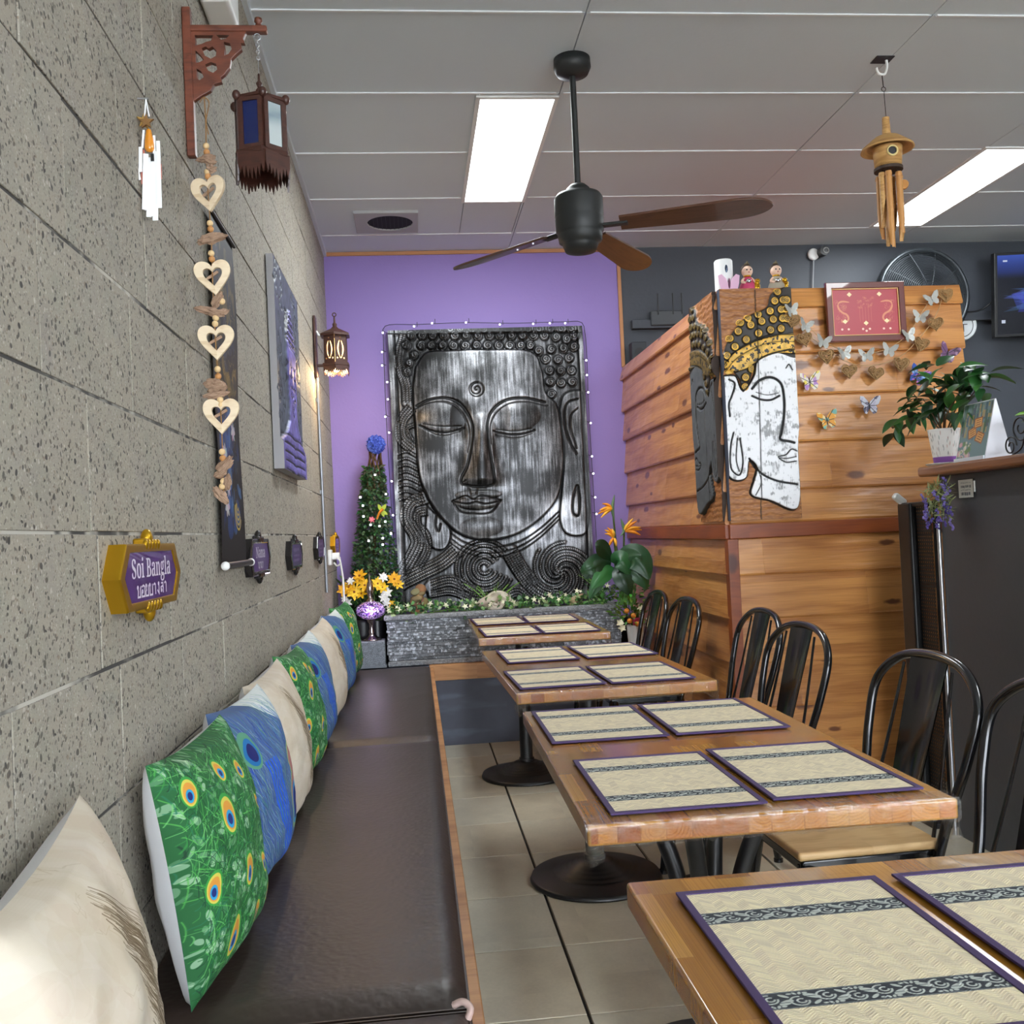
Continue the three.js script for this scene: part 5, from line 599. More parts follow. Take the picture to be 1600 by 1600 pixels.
{
  const t = thing('wall_lantern', 'dark wooden wall lantern glowing warm through fretwork by the purple wall', 'lamp', [0.118, 2.188, -5.35]), a = 0.066, H = 0.15, ap = a * Math.cos(Math.PI / 6);
  mk(facet(lathe([[0, 0.27], [0.005, 0.265], [0.006, 0.235], [0.014, 0.225], [0.012, 0.212], [0.024, 0.2], [0.088, 0.168], [0.088, 0.156], [0, 0.156]], 6)), M.lanternWood, 'roof', t); mk(flat(xf(new THREE.TorusGeometry(0.01, 0.003, 6, 16), { p: [0, 0.278, 0] })), M.lanternWood, 'hanging_ring', t);
  mk(facet(cyl(0.08, 0.08, 0.014, 6, 0, 0.0, 0)), M.lanternWood, 'base_ring', t);
  const scroll = (m) => { const P = []; for (let i = 0; i <= 14; i++) { const q = i / 14; P.push([m * (0.008 + 0.012 * Math.sin(q * 3.14)), 0.03 + q * 0.09]); } for (let i = 14; i >= 0; i--) { const q = i / 14; P.push([m * (0.003 + 0.012 * Math.sin(q * 3.14) * 0.6), 0.03 + q * 0.09]); } return m > 0 ? P : P.reverse(); };
  for (let k = 0; k < 6; k++) { const an = k * Math.PI / 3 + Math.PI / 6, g = hexPlate(a * 0.98, H, [scroll(1), scroll(-1), circ(-0.02, 0.025, 0.005), circ(0.02, 0.025, 0.005), circ(0, 0.032, 0.0085), circ(0, 0.135, 0.004)]); const m = mk(g, M.lanternWood, 'fret_panel', t); m.position.set(Math.sin(an) * ap, 0.006, Math.cos(an) * ap); m.rotation.y = an; const s = mk(skirt(a * 1.1, 0.055, 600 + k), M.lanternWood, 'fret_skirt', t); s.position.set(Math.sin(an) * ap * 1.1, -0.004, Math.cos(an) * ap * 1.1); s.rotation.y = an; }
  const wm = std(rgb(255, 214, 150), 0.6, { emissive: new THREE.Color(1, 0.62, 0.26), emissiveIntensity: 3.2 }); mk(cyl(0.046, 0.046, 0.13, 16, 0, 0.075, 0), wm, 'glowing_liner', t, 'warm glowing liner'); mk(sph(0.022, 0, -0.016, 0, 14, 10), std(0xffffff, 0.5, { emissive: new THREE.Color(1, 0.72, 0.4), emissiveIntensity: 4 }), 'bulb', t, 'warm bulb');
  mk(box(0.014, 0.34, 0.075, -0.107, 0.1, 0, 0.004), M.lanternWood, 'wall_plate', t); mk(tube([[-0.1, 0.19, 0], [-0.085, 0.165, 0], [-0.06, 0.168, 0]], 0.006, 16, 7), M.white, 'arm', t, 'pale curved arm'); mk(box(0.05, 0.014, 0.02, -0.085, 0.0, 0, 0.003), M.lanternWood, 'bottom_arm', t);
  const l = new THREE.PointLight(new THREE.Color(1, 0.66, 0.32), 0.55); l.name = 'lantern_glow'; l.position.set(0, -0.05, 0); t.add(l);
  solo(merge([rod([0.012, 0.95, -5.4], [0.012, 2.12, -5.34], 0.009, 10), box(0.006, 0.02, 0.03, 0.004, 1.5, -5.37), box(0.006, 0.02, 0.03, 0.004, 2.0, -5.346)]), std(rgb(150, 154, 160), 0.35, { metalness: 0.6 }), 'metal_conduit', 'grey metal conduit running down the wall under the wall lantern', 'conduit');
  const s = thing('power_socket', 'white power socket with two plugs low on the wall', 'socket', [0, 1.135, -5.72]); mk(box(0.02, 0.09, 0.11, 0.01, 0, 0, 0.006), M.white, 'plate', s); mk(box(0.045, 0.04, 0.04, 0.04, 0.006, -0.02, 0.008), M.white, 'plug', s); mk(tube([[0.05, 0.0, 0.03], [0.07, -0.03, 0.03], [0.05, -0.05, 0.02], [0.03, -0.03, 0.02]], 0.005, 20, 6), M.white, 'plug_lead', s);
  mk(tube([[0.06, 0.0, -0.025], [0.075, -0.13, -0.03], [0.07, -0.33, -0.06], [0.06, -0.47, -0.08], [0.05, -0.63, -0.06]], 0.006, 40, 7), M.white, 'cord', s, 'white cord hanging down to the bench');
}
// ---------------------------------------------------------------- carved bracket, hanging lantern, heart garland
const ZB = -2.365;
{
  const t = thing('carved_bracket', 'reddish brown fretwork bracket fixed to the block wall', 'bracket', [0, 0, ZB]);
  mk(box(0.02, 0.36, 0.024, 0.012, 2.345, 0, 0.003), M.redwood, 'wall_bar', t); mk(box(0.185, 0.016, 0.022, 0.108, 2.474, 0, 0.004), M.redwood, 'arm', t); mk(lathe([[0, 0.022], [0.009, 0.02], [0.01, 0.012], [0.006, 0.008], [0.009, 0]], 16).translate(0.18, 2.482, 0), M.redwood, 'finial', t);
  const s = new THREE.Shape(); const O = [[0.022, 2.466], [0.15, 2.466], [0.142, 2.45], [0.145, 2.44], [0.136, 2.44], [0.138, 2.424], [0.126, 2.414], [0.112, 2.4], [0.108, 2.38], [0.096, 2.364], [0.086, 2.356], [0.088, 2.345], [0.07, 2.34], [0.062, 2.325], [0.05, 2.318], [0.036, 2.31], [0.022, 2.3]]; O.forEach(([x, y], i) => i ? s.lineTo(x, y) : s.moveTo(x, y)); s.closePath();
  for (const hp of [[[0.031, 2.457], [0.074, 2.457], [0.068, 2.444], [0.056, 2.441], [0.046, 2.436], [0.031, 2.432]], [[0.08, 2.458], [0.112, 2.458], [0.104, 2.449], [0.092, 2.446]], [[0.098, 2.441], [0.112, 2.438], [0.116, 2.424], [0.108, 2.412], [0.098, 2.408], [0.1, 2.424]], [[0.046, 2.425], [0.055, 2.43], [0.062, 2.425], [0.071, 2.43], [0.08, 2.42], [0.078, 2.407], [0.066, 2.4], [0.052, 2.408]], [[0.031, 2.42], [0.039, 2.412], [0.05, 2.398], [0.04, 2.392], [0.031, 2.39]], [[0.052, 2.386], [0.066, 2.392], [0.078, 2.388], [0.08, 2.374], [0.07, 2.366], [0.058, 2.372]], [[0.032, 2.376], [0.042, 2.37], [0.048, 2.356], [0.038, 2.348], [0.032, 2.352]]]) { const p = new THREE.Path(); hp.forEach(([x, y], i) => i ? p.lineTo(x, y) : p.moveTo(x, y)); p.closePath(); s.holes.push(p); }
  mk(ext(s, 0.012, 0.0015).translate(0, 0, -0.006), M.redwood, 'fretwork', t, 'scrolled open fretwork');
  const r = rng(541), l = thing('hanging_lantern', 'dark wooden six sided lantern with blue and marbled panes hanging from the bracket', 'lantern', [0.176, 2.165, ZB]), a = 0.06, ap = a * Math.cos(Math.PI / 6), H = 0.125;
  for (let i = 0; i < 7; i++) mk(flat(xf(new THREE.TorusGeometry(i < 2 ? 0.008 : 0.004, 0.0012, 6, 14), { r: [0, i % 2 ? 1.57 : 0, 0], p: [0, 0.292 - i * (i < 2 ? 0.014 : 0.008) - (i >= 2 ? 0.004 : 0), 0] })), M.steel, 'chain_link', l); mk(rod([0, 0.2, 0], [0, 0.24, 0], 0.001), M.steel, 'chain', l);
  mk(facet(lathe([[0, 0.205], [0.003, 0.2], [0.003, 0.185], [0.008, 0.178], [0.004, 0.168], [0.01, 0.16], [0.008, 0.15], [0.02, 0.145], [0.066, 0.132], [0.068, 0.124], [0.05, 0.122], [0, 0.12]], 6)), M.lanternWood, 'roof', l); mk(facet(cyl(0.067, 0.07, 0.012, 6, 0, -0.004, 0)), M.lanternWood, 'base_ring', l);
  const bluem = phys(rgb(14, 30, 84), 0.2, { clearcoat: 0.6 }), marb = phys(0xffffff, 0.3, { map: dtex(128, 128, (u, v) => { const n = fbm(u * 6, v * 6, 4, 6), k = Math.pow(1 - Math.abs(n - 0.5) * 3, 6); return [186 - k * 70, 196 - k * 60, 196 - k * 50]; }) });
  for (let k = 0; k < 6; k++) { const an = k * Math.PI / 3 + Math.PI / 6 + 0.12; const fr = hollowRect(a * 1.0, H, 0.011), g = ext(fr, 0.006).translate(0, H / 2, 0); const m = mk(g, M.lanternWood, 'pane_frame', l); m.position.set(Math.sin(an) * ap, 0, Math.cos(an) * ap); m.rotation.y = an; mk(box(a * 0.9, H * 0.92, 0.002, 0, H / 2, 0.001), k % 2 ? bluem : marb, 'pane', m, k % 2 ? 'deep blue pane' : 'marbled white pane'); const q = mk(skirt(a * 1.12, 0.07, 620 + k), M.lanternWood, 'fret_skirt', l); q.position.set(Math.sin(an) * ap * 1.1, -0.006, Math.cos(an) * ap * 1.1); q.rotation.y = an; const c = mk(sph(0.01, 0, 0, 0, 10, 8, 1, 1.2, 1), M.lanternWood, 'corner_knob', l); const an2 = an + Math.PI / 6; c.position.set(Math.sin(an2) * 0.066, 0.13, Math.cos(an2) * 0.066); }
  // the marked panes face the room: rotate so a blue and a marbled pane show
  l.rotation.y = 0.12;
}
{
  const r = rng(551), t = thing('heart_garland', 'hanging garland of pale wooden hearts, beads and driftwood', 'garland'), at = (u, v, dz = 0) => px(u, v, 'z', ZB + dz);
  const wood = std(0xffffff, 0.6, { map: woodTex(256, 128, [232, 212, 180], [196, 166, 128], { rings: 3, seed: 81, rx: 8, ry: 8 }) }), bead = std(rgb(228, 196, 146), 0.5), bead2 = std(rgb(196, 140, 84), 0.5), drift = std(0xffffff, 0.9, { map: woodTex(256, 128, [176, 146, 122], [96, 72, 58], { rings: 9, seed: 82, rx: 10, ry: 30, streak: 0.9 }), bumpMap: cedarBump, bumpScale: 0.004 }), twine = std(rgb(150, 112, 70), 0.9);
  mk(tube([at(319, 152), at(321, 180), at(322, 216), at(323, 260), at(325, 300), at(330, 370), at(332, 430), at(337, 535), at(342, 600), at(346, 660), at(348, 720), at(350, 785)], 0.0016, 80, 5), twine, 'cord', t); mk(tube([at(312, 160), at(318, 152), at(326, 158), at(322, 190), at(326, 210)], 0.0014, 20, 5), twine, 'bow', t);
  const hs = (s) => { const q = new THREE.Shape(); q.moveTo(0, -0.55 * s); q.bezierCurveTo(-0.2 * s, -0.3 * s, -0.52 * s, -0.05 * s, -0.5 * s, 0.22 * s); q.bezierCurveTo(-0.48 * s, 0.5 * s, -0.12 * s, 0.52 * s, 0, 0.26 * s); q.bezierCurveTo(0.12 * s, 0.52 * s, 0.48 * s, 0.5 * s, 0.5 * s, 0.22 * s); q.bezierCurveTo(0.52 * s, -0.05 * s, 0.2 * s, -0.3 * s, 0, -0.55 * s); return q; };
  const S = 0.082, big = hs(S), hole = hs(S * 0.56); big.holes.push(new THREE.Path(hole.getPoints(14).reverse())); const hg = muv(ext(big, 0.009, 0.0012, 14).translate(0, 0, -0.0045));
  for (const [u, v, ry, rz] of [[326, 301, -0.25, 0.08], [333, 432, 0.1, 0.12], [338, 533, 0.05, 0.02], [346, 648, 0, 0.0]]) { const m = mk(hg, wood, 'wooden_heart', t, 'pale wooden heart with a heart shaped hole'); m.position.copy(at(u, v)); m.rotation.set(0, ry, rz); mk(box(0.034, 0.007, 0.006, 0, 0.004, -0.004, 0.002), drift, 'bar', m).rotation.z = 0.5; }
  for (const [u, v, k] of [[322, 228, 0], [323, 238, 1], [324, 269, 0], [325, 276, 1], [328, 349, 0], [329, 358, 1], [330, 396, 0], [331, 405, 1], [347, 471, 0], [337, 497, 0], [336, 506, 0], [340, 577, 0], [341, 588, 1], [344, 625, 0], [345, 633, 0], [347, 706, 0], [348, 716, 1], [349, 752, 0], [347, 760, 0]]) { const b = mk(sph(0.0078, 0, 0, 0, 12, 9), k ? bead2 : bead, 'bead', t); b.position.copy(at(u, v)); }
  const chunk = (u, v, l, h, rz) => { const g = new THREE.IcosahedronGeometry(1, 3), p = g.attributes.position, s0 = r() * 50; for (let i = 0; i < p.count; i++) { const x = p.getX(i), y = p.getY(i), z = p.getZ(i), n = 0.6 + 0.95 * (fbm(x * 1.7 + s0, y * 4 + z * 3 + 20, 3) - 0.25); p.setXYZ(i, x * l * n, y * h * n, z * h * n); } g.computeVertexNormals(); const m = mk(muv(g), drift, 'driftwood', t); m.position.copy(at(u, v)); m.rotation.set(r() * 0.6, r() * 0.6 - 0.3, rz); };
  for (const a of [[322, 247, 0.028, 0.01, 0.15], [328, 253, 0.018, 0.009, -0.3], [330, 264, 0.014, 0.012, 0.2], [330, 374, 0.04, 0.012, 0.18], [333, 368, 0.03, 0.008, 0.1], [329, 487, 0.042, 0.01, -0.22], [338, 470, 0.028, 0.011, 1.0], [346, 488, 0.02, 0.009, 0.2], [338, 602, 0.03, 0.016, -0.1], [340, 616, 0.034, 0.01, 0.1], [336, 607, 0.02, 0.013, 0.4], [351, 728, 0.03, 0.014, 0.8], [345, 741, 0.022, 0.01, 0.5], [355, 754, 0.026, 0.011, 1.3], [345, 774, 0.026, 0.013, -0.9]]) chunk(...a);
}
{
  const t = thing('wind_charm', 'small wall charm with a brown star, amber drop and white strips', 'charm'), r = rng(561), at = (u, v, dz = 0) => px(u, v, 'z', -1.93 + dz); t.position.copy(at(230, 250)); const L = (u, v, dz) => at(u, v, dz).sub(t.position);
  const wm = std(rgb(246, 247, 250), 0.6); mk(merge([rod(L(228, 155), L(226, 182), 0.0014), rod(L(228, 155), L(233, 182), 0.0014)]), wm, 'string', t); mk(cyl(0.002, 0.002, 0.02, 6).rotateZ(1.57).translate(L(228, 154).x - 0.006, L(228, 154).y, 0), M.steel, 'nail', t);
  const st = []; for (let i = 0; i < 10; i++) { const a = i * Math.PI / 5 + 1.57, q = i % 2 ? 0.0055 : 0.014; st.push([Math.cos(a) * q, Math.sin(a) * q]); } const s = mk(ext(shapeOf(st), 0.004, 0.001), std(rgb(128, 90, 44), 0.6), 'star', t); s.position.copy(L(229, 191)); const s2 = mk(ext(shapeOf(st), 0.003, 0.001), std(rgb(190, 150, 80), 0.6), 'star', t); s2.position.copy(L(224, 190, -0.006)); s2.rotation.y = 0.8;
  mk(lathe([[0, 0.022], [0.005, 0.018], [0.008, 0], [0.0095, -0.018], [0.006, -0.024], [0, -0.025]], 20).translate(...L(233, 218, 0.004).toArray()), phys(rgb(222, 140, 30), 0.2, { clearcoat: 1 }), 'amber_drop', t, 'amber coloured drop');
  for (const [u0, v0, u1, v1, w] of [[224, 202, 223, 232, 0.0035], [240, 210, 242, 240, 0.004], [220, 230, 219, 268, 0.006], [213, 263, 218, 282, 0.006], [228, 240, 226, 328, 0.008], [236, 245, 233, 340, 0.008], [243, 236, 243, 345, 0.009], [247, 220, 250, 325, 0.006], [240, 250, 238, 338, 0.008], [231, 260, 230, 330, 0.007]]) { const a = L(u0, v0, r() * 0.008), b = L(u1, v1, r() * 0.008); const g = box(w * 1.25, a.y - b.y, 0.0018, 0, 0, 0, 0.0008, 1); const m = mk(g, wm, 'white_strip', t); m.position.copy(a).lerp(b, 0.5); m.rotation.z = Math.atan2(b.x - a.x, a.y - b.y) ; m.rotation.y = (r() - 0.5) * 0.5; }
  for (const [u, v] of [[225, 246], [222, 276], [251, 268]]) { const m = mk(box(0.004, 0.03, 0.001), std(rgb(214, 130, 112), 0.7), 'coral_ribbon', t); m.position.copy(L(u, v, -0.002)); }
  mk(box(0.006, 0.014, 0.002), M.black, 'tag', t).position.copy(L(238, 246, 0.01));
}
solo(box(0.078, 0.16, 0.16, 0.042, 2.735, -2.64, 0.012, 3), M.white, 'alarm_speaker', 'white plastic box high on the block wall above the bracket', 'box');
// ---------------------------------------------------------------- ceiling: fan, vent, chime
M.fanBlack = std(rgb(38, 40, 40), 0.5); 
{
  const t = thing('ceiling_fan', 'black ceiling fan with dark brown blades on a long rod', 'ceiling fan', [1.2, 0, -3.74]);
  mk(lathe([[0, CEIL], [0.072, CEIL], [0.074, CEIL - 0.035], [0.062, CEIL - 0.06], [0.02, CEIL - 0.07], [0, CEIL - 0.07]], 36), M.fanBlack, 'canopy', t); mk(cyl(0.0125, 0.0125, 0.5, 16, 0, 2.8, 0), M.fanBlack, 'down_rod', t);
  mk(lathe([[0, 2.585], [0.03, 2.585], [0.046, 2.57], [0.05, 2.55], [0.086, 2.545], [0.096, 2.53], [0.096, 2.46], [0.092, 2.455], [0.096, 2.45], [0.094, 2.4], [0.086, 2.395], [0.088, 2.385], [0.084, 2.36], [0.07, 2.355], [0.07, 2.345], [0.06, 2.322], [0.02, 2.312], [0, 2.312]], 44), M.fanBlack, 'motor_housing', t);
  const bm = phys(0xffffff, 0.45, { map: woodTex(256, 128, [92, 58, 42], [50, 30, 24], { rings: 4, seed: 91, rx: 1.5, ry: 6 }), clearcoat: 0.2 });
  for (const deg of [19, 231, 304]) { const g = new THREE.Group(); g.name = 'blade'; g.position.set(0, 2.415, 0); g.rotation.y = -deg * Math.PI / 180; t.add(g); const s = new THREE.Shape(); s.moveTo(0.16, -0.045); s.lineTo(0.6, -0.066); s.quadraticCurveTo(0.72, -0.06, 0.735, 0); s.quadraticCurveTo(0.72, 0.06, 0.6, 0.066); s.lineTo(0.16, 0.045); s.closePath(); const b = mk(muv(xf(ext(s, 0.007, 0.001), { r: [-Math.PI / 2 - 0.24, 0, 0] })), bm, 'paddle', g, 'dark brown blade'); mk(box(0.12, 0.012, 0.035, 0.13, 0, 0, 0.004), M.fanBlack, 'blade_iron', g); }
}
{
  const t = thing('ceiling_vent', 'square grey ceiling vent with a round dark opening', 'vent', [0.42, CEIL, -5.68]), s = shapeOf([[-0.18, -0.18], [0.18, -0.18], [0.18, 0.18], [-0.18, 0.18]]), h = new THREE.Path(); h.absarc(0.02, 0, 0.135, 0, Math.PI * 2, true); s.holes.push(h);
  mk(xf(ext(s, 0.012, 0.003, 40), { r: [Math.PI / 2, 0, 0], p: [0, 0.0, 0] }), std(rgb(176, 176, 178), 0.6), 'plate', t); mk(cyl(0.14, 0.14, 0.004, 40, 0.02, -0.004, 0), std(rgb(26, 28, 28), 0.8), 'grille', t); for (let i = -5; i <= 5; i++) mk(box(0.004, 0.003, 2 * Math.sqrt(0.135 ** 2 - (i * 0.024) ** 2), 0.02 + i * 0.024, -0.008, 0), std(rgb(40, 42, 42), 0.7), 'louvre', t);
}
{
  const r = rng(571), t = thing('bamboo_chime', 'bamboo wind chime with a birdhouse top hanging from a ceiling hook', 'wind chime', [2.478, 0, -3.73]), bm = (c) => std(0xffffff, 0.5, { map: c }), mapA = woodTex(128, 256, [212, 168, 104], [150, 104, 54], { rings: 3, seed: 95, rx: 1, ry: 1 }), bam = bm(mapA), bam2 = std(rgb(196, 140, 78), 0.5);
  mk(box(0.075, 0.004, 0.06, 0.0, CEIL - 0.002, 0.0), M.black, 'hook_hole', t, 'dark hole in the ceiling'); mk(tube([[0.016, CEIL, 0], [0.017, CEIL - 0.035, 0], [0.004, CEIL - 0.062, 0], [-0.02, CEIL - 0.058, 0], [-0.028, CEIL - 0.036, 0]], 0.0055, 26, 8), M.white, 'hook', t, 'white hook');
  mk(merge([rod([-0.006, CEIL - 0.058, 0], [-0.002, 2.97, 0], 0.002), rod([-0.001, 2.955, 0], [0.002, 2.84, 0], 0.0014), flat(xf(new THREE.TorusGeometry(0.009, 0.0016, 6, 16), { p: [-0.002, 2.962, 0] }))]), M.black, 'wire', t);
  mk(cyl(0.014, 0.017, 0.07, 14, 0, 2.81, 0), bam, 'stem', t); mk(lathe([[0.012, 2.778], [0.05, 2.762], [0.1, 2.722], [0.104, 2.712], [0.095, 2.712], [0.05, 2.742], [0, 2.752]], 36), bam, 'roof', t); mk(lathe([[0.058, 2.72], [0.052, 2.645], [0, 2.645]], 24), bam, 'house', t); mk(flat(xf(new THREE.TorusGeometry(0.019, 0.004, 8, 24), { p: [-0.008, 2.69, 0.056], r: [0, -0.15, 0] })), std(rgb(226, 206, 140), 0.5), 'entrance_ring', t); mk(xf(cyl(0.018, 0.018, 0.006, 20), { r: [Math.PI / 2, 0, 0], p: [-0.008, 2.69, 0.054] }), M.black, 'entrance', t); mk(cyl(0.056, 0.056, 0.012, 24, 0, 2.632, 0), std(rgb(60, 44, 34), 0.7), 'disc', t);
  [[-0.04, 0.02, 0.22], [-0.022, 0.04, 0.31], [0.006, -0.035, 0.28], [0.026, 0.03, 0.25], [0.045, 0.0, 0.27], [-0.006, 0.0, 0.29], [0.03, -0.03, 0.22], [-0.03, -0.025, 0.26]].forEach(([x, z, l], i) => { const top = 2.612, g = []; g.push(cyl(0.012, 0.0125, l * 0.5, 14, x, top - l * 0.25, z, true), cyl(0.0095, 0.0095, l * 0.5, 14, x, top - l * 0.25, z, true)); const h = grid(10, 10, (u, v) => { const a = (u - 0.5) * Math.PI * lerp(1.9, 0.7, v) + (i % 2 ? 0.6 : 3.6), q = 0.0125; return [x + Math.sin(a) * q, top - l * 0.5 - v * l * 0.5, z + Math.cos(a) * q]; }); g.push(h, cyl(0.014, 0.014, 0.01, 14, x, top - 0.012, z)); const m = mk(merge(g), i % 2 ? bam2 : bam, 'tube', t); m.material.side = THREE.DoubleSide; mk(rod([x, top, z], [x * 0.8, 2.63, z * 0.8], 0.001), M.black, 'string', t); }); mk(xf(cyl(0.02, 0.02, 0.012, 16), { r: [1.4, 0, 0.4], p: [0.06, 2.57, 0.0] }), bam2, 'clapper', t);
}
// ---------------------------------------------------------------- corner carving on the partition (half a face on each side of the corner)
{
  const W = 330, H = 1050, toF = (X, Y) => { const p = px(960 + X / 3.478, 380 + Y / 3.478, 'z', -4.215); return [(p.x - 1.914) / 0.33 * W, (1 - (p.y - 1.238) / 1.046) * H]; };
  const T = (l) => l.map(([x, y]) => toF(x, y)); const layers = {};
  const L = (name, draw) => { layers[name] = canvas(W, H, (g) => { g.fillStyle = '#000'; g.fillRect(0, 0, W, H); g.fillStyle = g.strokeStyle = '#fff'; g.lineCap = 'round'; draw(g); }); };
  const poly = (g, pts) => { curveThrough(g, T(pts)); g.closePath(); g.fill(); }, ln = (g, pts, w) => { g.lineWidth = w; curveThrough(g, T(pts)); g.stroke(); };
  const faceP = [[590, 720], [600, 1000], [615, 1250], [660, 1290], [720, 1275], [740, 1180], [775, 1215], [760, 1290], [745, 1365], [850, 1400], [990, 1445], [1000, 1100], [1000, 590], [900, 590], [780, 640], [760, 720], [700, 800], [660, 720]];
  L('face', (g) => { poly(g, faceP); }); L('crown', (g) => { poly(g, [[590, 690], [595, 600], [640, 490], [720, 400], [830, 345], [850, 280], [900, 245], [990, 240], [990, 620], [880, 600], [770, 650], [740, 740], [700, 810], [680, 740], [640, 690]]); }); L('band', (g) => { poly(g, [[598, 700], [606, 665], [650, 600], [740, 548], [850, 510], [1000, 500], [1000, 592], [880, 600], [780, 640], [720, 680], [660, 700], [620, 715]]); });
  const curls = [[885, 265], [915, 310], [870, 315], [905, 362], [845, 370], [780, 388], [725, 408], [685, 432], [912, 410], [862, 415], [800, 425], [740, 445], [672, 480], [905, 465], [848, 472], [783, 490], [716, 525], [655, 563], [628, 518], [612, 612], [712, 730], [745, 685], [710, 782], [600, 660], [935, 310], [930, 360], [935, 412]];
  L('curl', (g) => { for (const c of curls) { const [x, y] = toF(...c); g.beginPath(); g.arc(x, y, 17, 0, 7); g.fill(); } }); L('groove', (g) => { ln(g, [...faceP, faceP[0]], 6); for (const c of curls) { const [x, y] = toF(...c); g.lineWidth = 1.6; g.beginPath(); for (let i = 0; i < 30; i++) { const a = i * 0.4, q = i * 0.4; i ? g.lineTo(x + Math.cos(a) * q, y + Math.sin(a) * q) : g.moveTo(x, y); } g.stroke(); } ln(g, [[605, 700], [650, 640], [740, 580], [850, 540], [990, 535]], 2); ln(g, [[600, 655], [650, 595], [740, 540], [850, 500], [990, 495]], 2.5);
    ln(g, [[750, 790], [790, 745], [850, 730], [900, 760], [920, 850], [918, 950], [905, 1030], [900, 1065], [950, 1078], [975, 1085]], 10); ln(g, [[750, 830], [800, 850], [850, 852], [895, 830]], 8); ln(g, [[770, 810], [830, 825], [890, 815]], 2); ln(g, [[890, 1160], [930, 1150], [960, 1120], [990, 1130]], 4); ln(g, [[890, 1165], [935, 1170], [985, 1160]], 3); ln(g, [[895, 1170], [930, 1190], [985, 1185]], 4); ln(g, [[735, 1170], [800, 1250], [880, 1290], [990, 1310]], 8); ln(g, [[780, 1220], [800, 1300], [770, 1370]], 3); ln(g, [[625, 740], [655, 760], [640, 830], [625, 870], [630, 940]], 7); ln(g, [[650, 1030], [635, 1100], [640, 1230], [680, 1260], [700, 1200], [685, 1060]], 6); ln(g, [[670, 1060], [665, 1180], [680, 1240]], 4); ln(g, [[770, 250], [790, 900], [805, 1500]], 2.5); ln(g, [[930, 680], [945, 660], [965, 690]], 4); });
  const A = Object.fromEntries(Object.entries(layers).map(([k, c]) => [k, blur(chan(c), W, H, k === 'groove' ? 1 : 2)]));
  const at = (k, u, v) => samp(A[k], W, H, u, v);
  const hf = (u, v) => { const f = at('face', u, v), c = at('crown', u, v); return 0.012 * Math.max(f, c) + 0.01 * at('curl', u, v) * c + 0.006 * at('band', u, v) + 0.01 * f * smooth(0.3, 1, u) - 0.008 * at('groove', u, v) + 0.0016 * Math.sin(v * 230 + 4 * vn(u * 9, v * 40)) * (1 - f) * (1 - c); };
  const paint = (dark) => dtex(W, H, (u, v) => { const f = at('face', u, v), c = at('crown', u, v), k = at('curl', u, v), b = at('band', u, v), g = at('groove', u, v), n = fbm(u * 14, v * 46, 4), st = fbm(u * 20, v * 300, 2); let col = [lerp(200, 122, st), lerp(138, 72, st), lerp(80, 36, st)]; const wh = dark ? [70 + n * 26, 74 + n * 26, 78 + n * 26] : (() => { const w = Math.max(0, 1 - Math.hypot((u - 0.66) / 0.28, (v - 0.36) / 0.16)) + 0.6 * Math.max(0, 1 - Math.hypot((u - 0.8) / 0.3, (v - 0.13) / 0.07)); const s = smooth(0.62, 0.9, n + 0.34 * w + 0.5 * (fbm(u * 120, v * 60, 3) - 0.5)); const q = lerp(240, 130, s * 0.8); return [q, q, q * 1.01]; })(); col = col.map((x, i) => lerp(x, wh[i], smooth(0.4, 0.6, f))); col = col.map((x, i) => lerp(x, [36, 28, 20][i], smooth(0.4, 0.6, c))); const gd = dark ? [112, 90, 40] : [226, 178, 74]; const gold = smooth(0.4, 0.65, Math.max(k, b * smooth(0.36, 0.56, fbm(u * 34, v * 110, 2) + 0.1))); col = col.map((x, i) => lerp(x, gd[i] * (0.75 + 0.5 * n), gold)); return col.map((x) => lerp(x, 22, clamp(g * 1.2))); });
  const t = thing('corner_carving', 'carved wooden corner panel of half a white face with gold curled crown', 'carving', [1.914 + 0.165, 1.238 + 0.523, -4.27]);
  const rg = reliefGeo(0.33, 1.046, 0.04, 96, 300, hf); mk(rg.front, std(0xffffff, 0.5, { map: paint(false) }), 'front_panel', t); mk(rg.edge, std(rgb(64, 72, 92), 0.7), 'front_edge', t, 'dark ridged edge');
  const sg = reliefGeo(0.33, 1.046, 0.02, 60, 200, (u, v) => hf(1 - u, v)), side = new THREE.Group(); side.name = 'side_panel'; side.position.set(-0.165 - 0.002, 0, -0.165 - 0.004); side.rotation.y = -Math.PI / 2; t.add(side); const mir = paint(true); mir.repeat.set(-1, 1); mir.offset.set(1, 0); side.userData.label = 'darker half with grey face on the other side of the corner'; mk(sg.front, std(0xffffff, 0.5, { map: mir }), 'carved_front', side); mk(sg.edge, std(rgb(60, 44, 34), 0.7), 'panel_edge', side);  // side half uses a dark grey face and duller gold
}
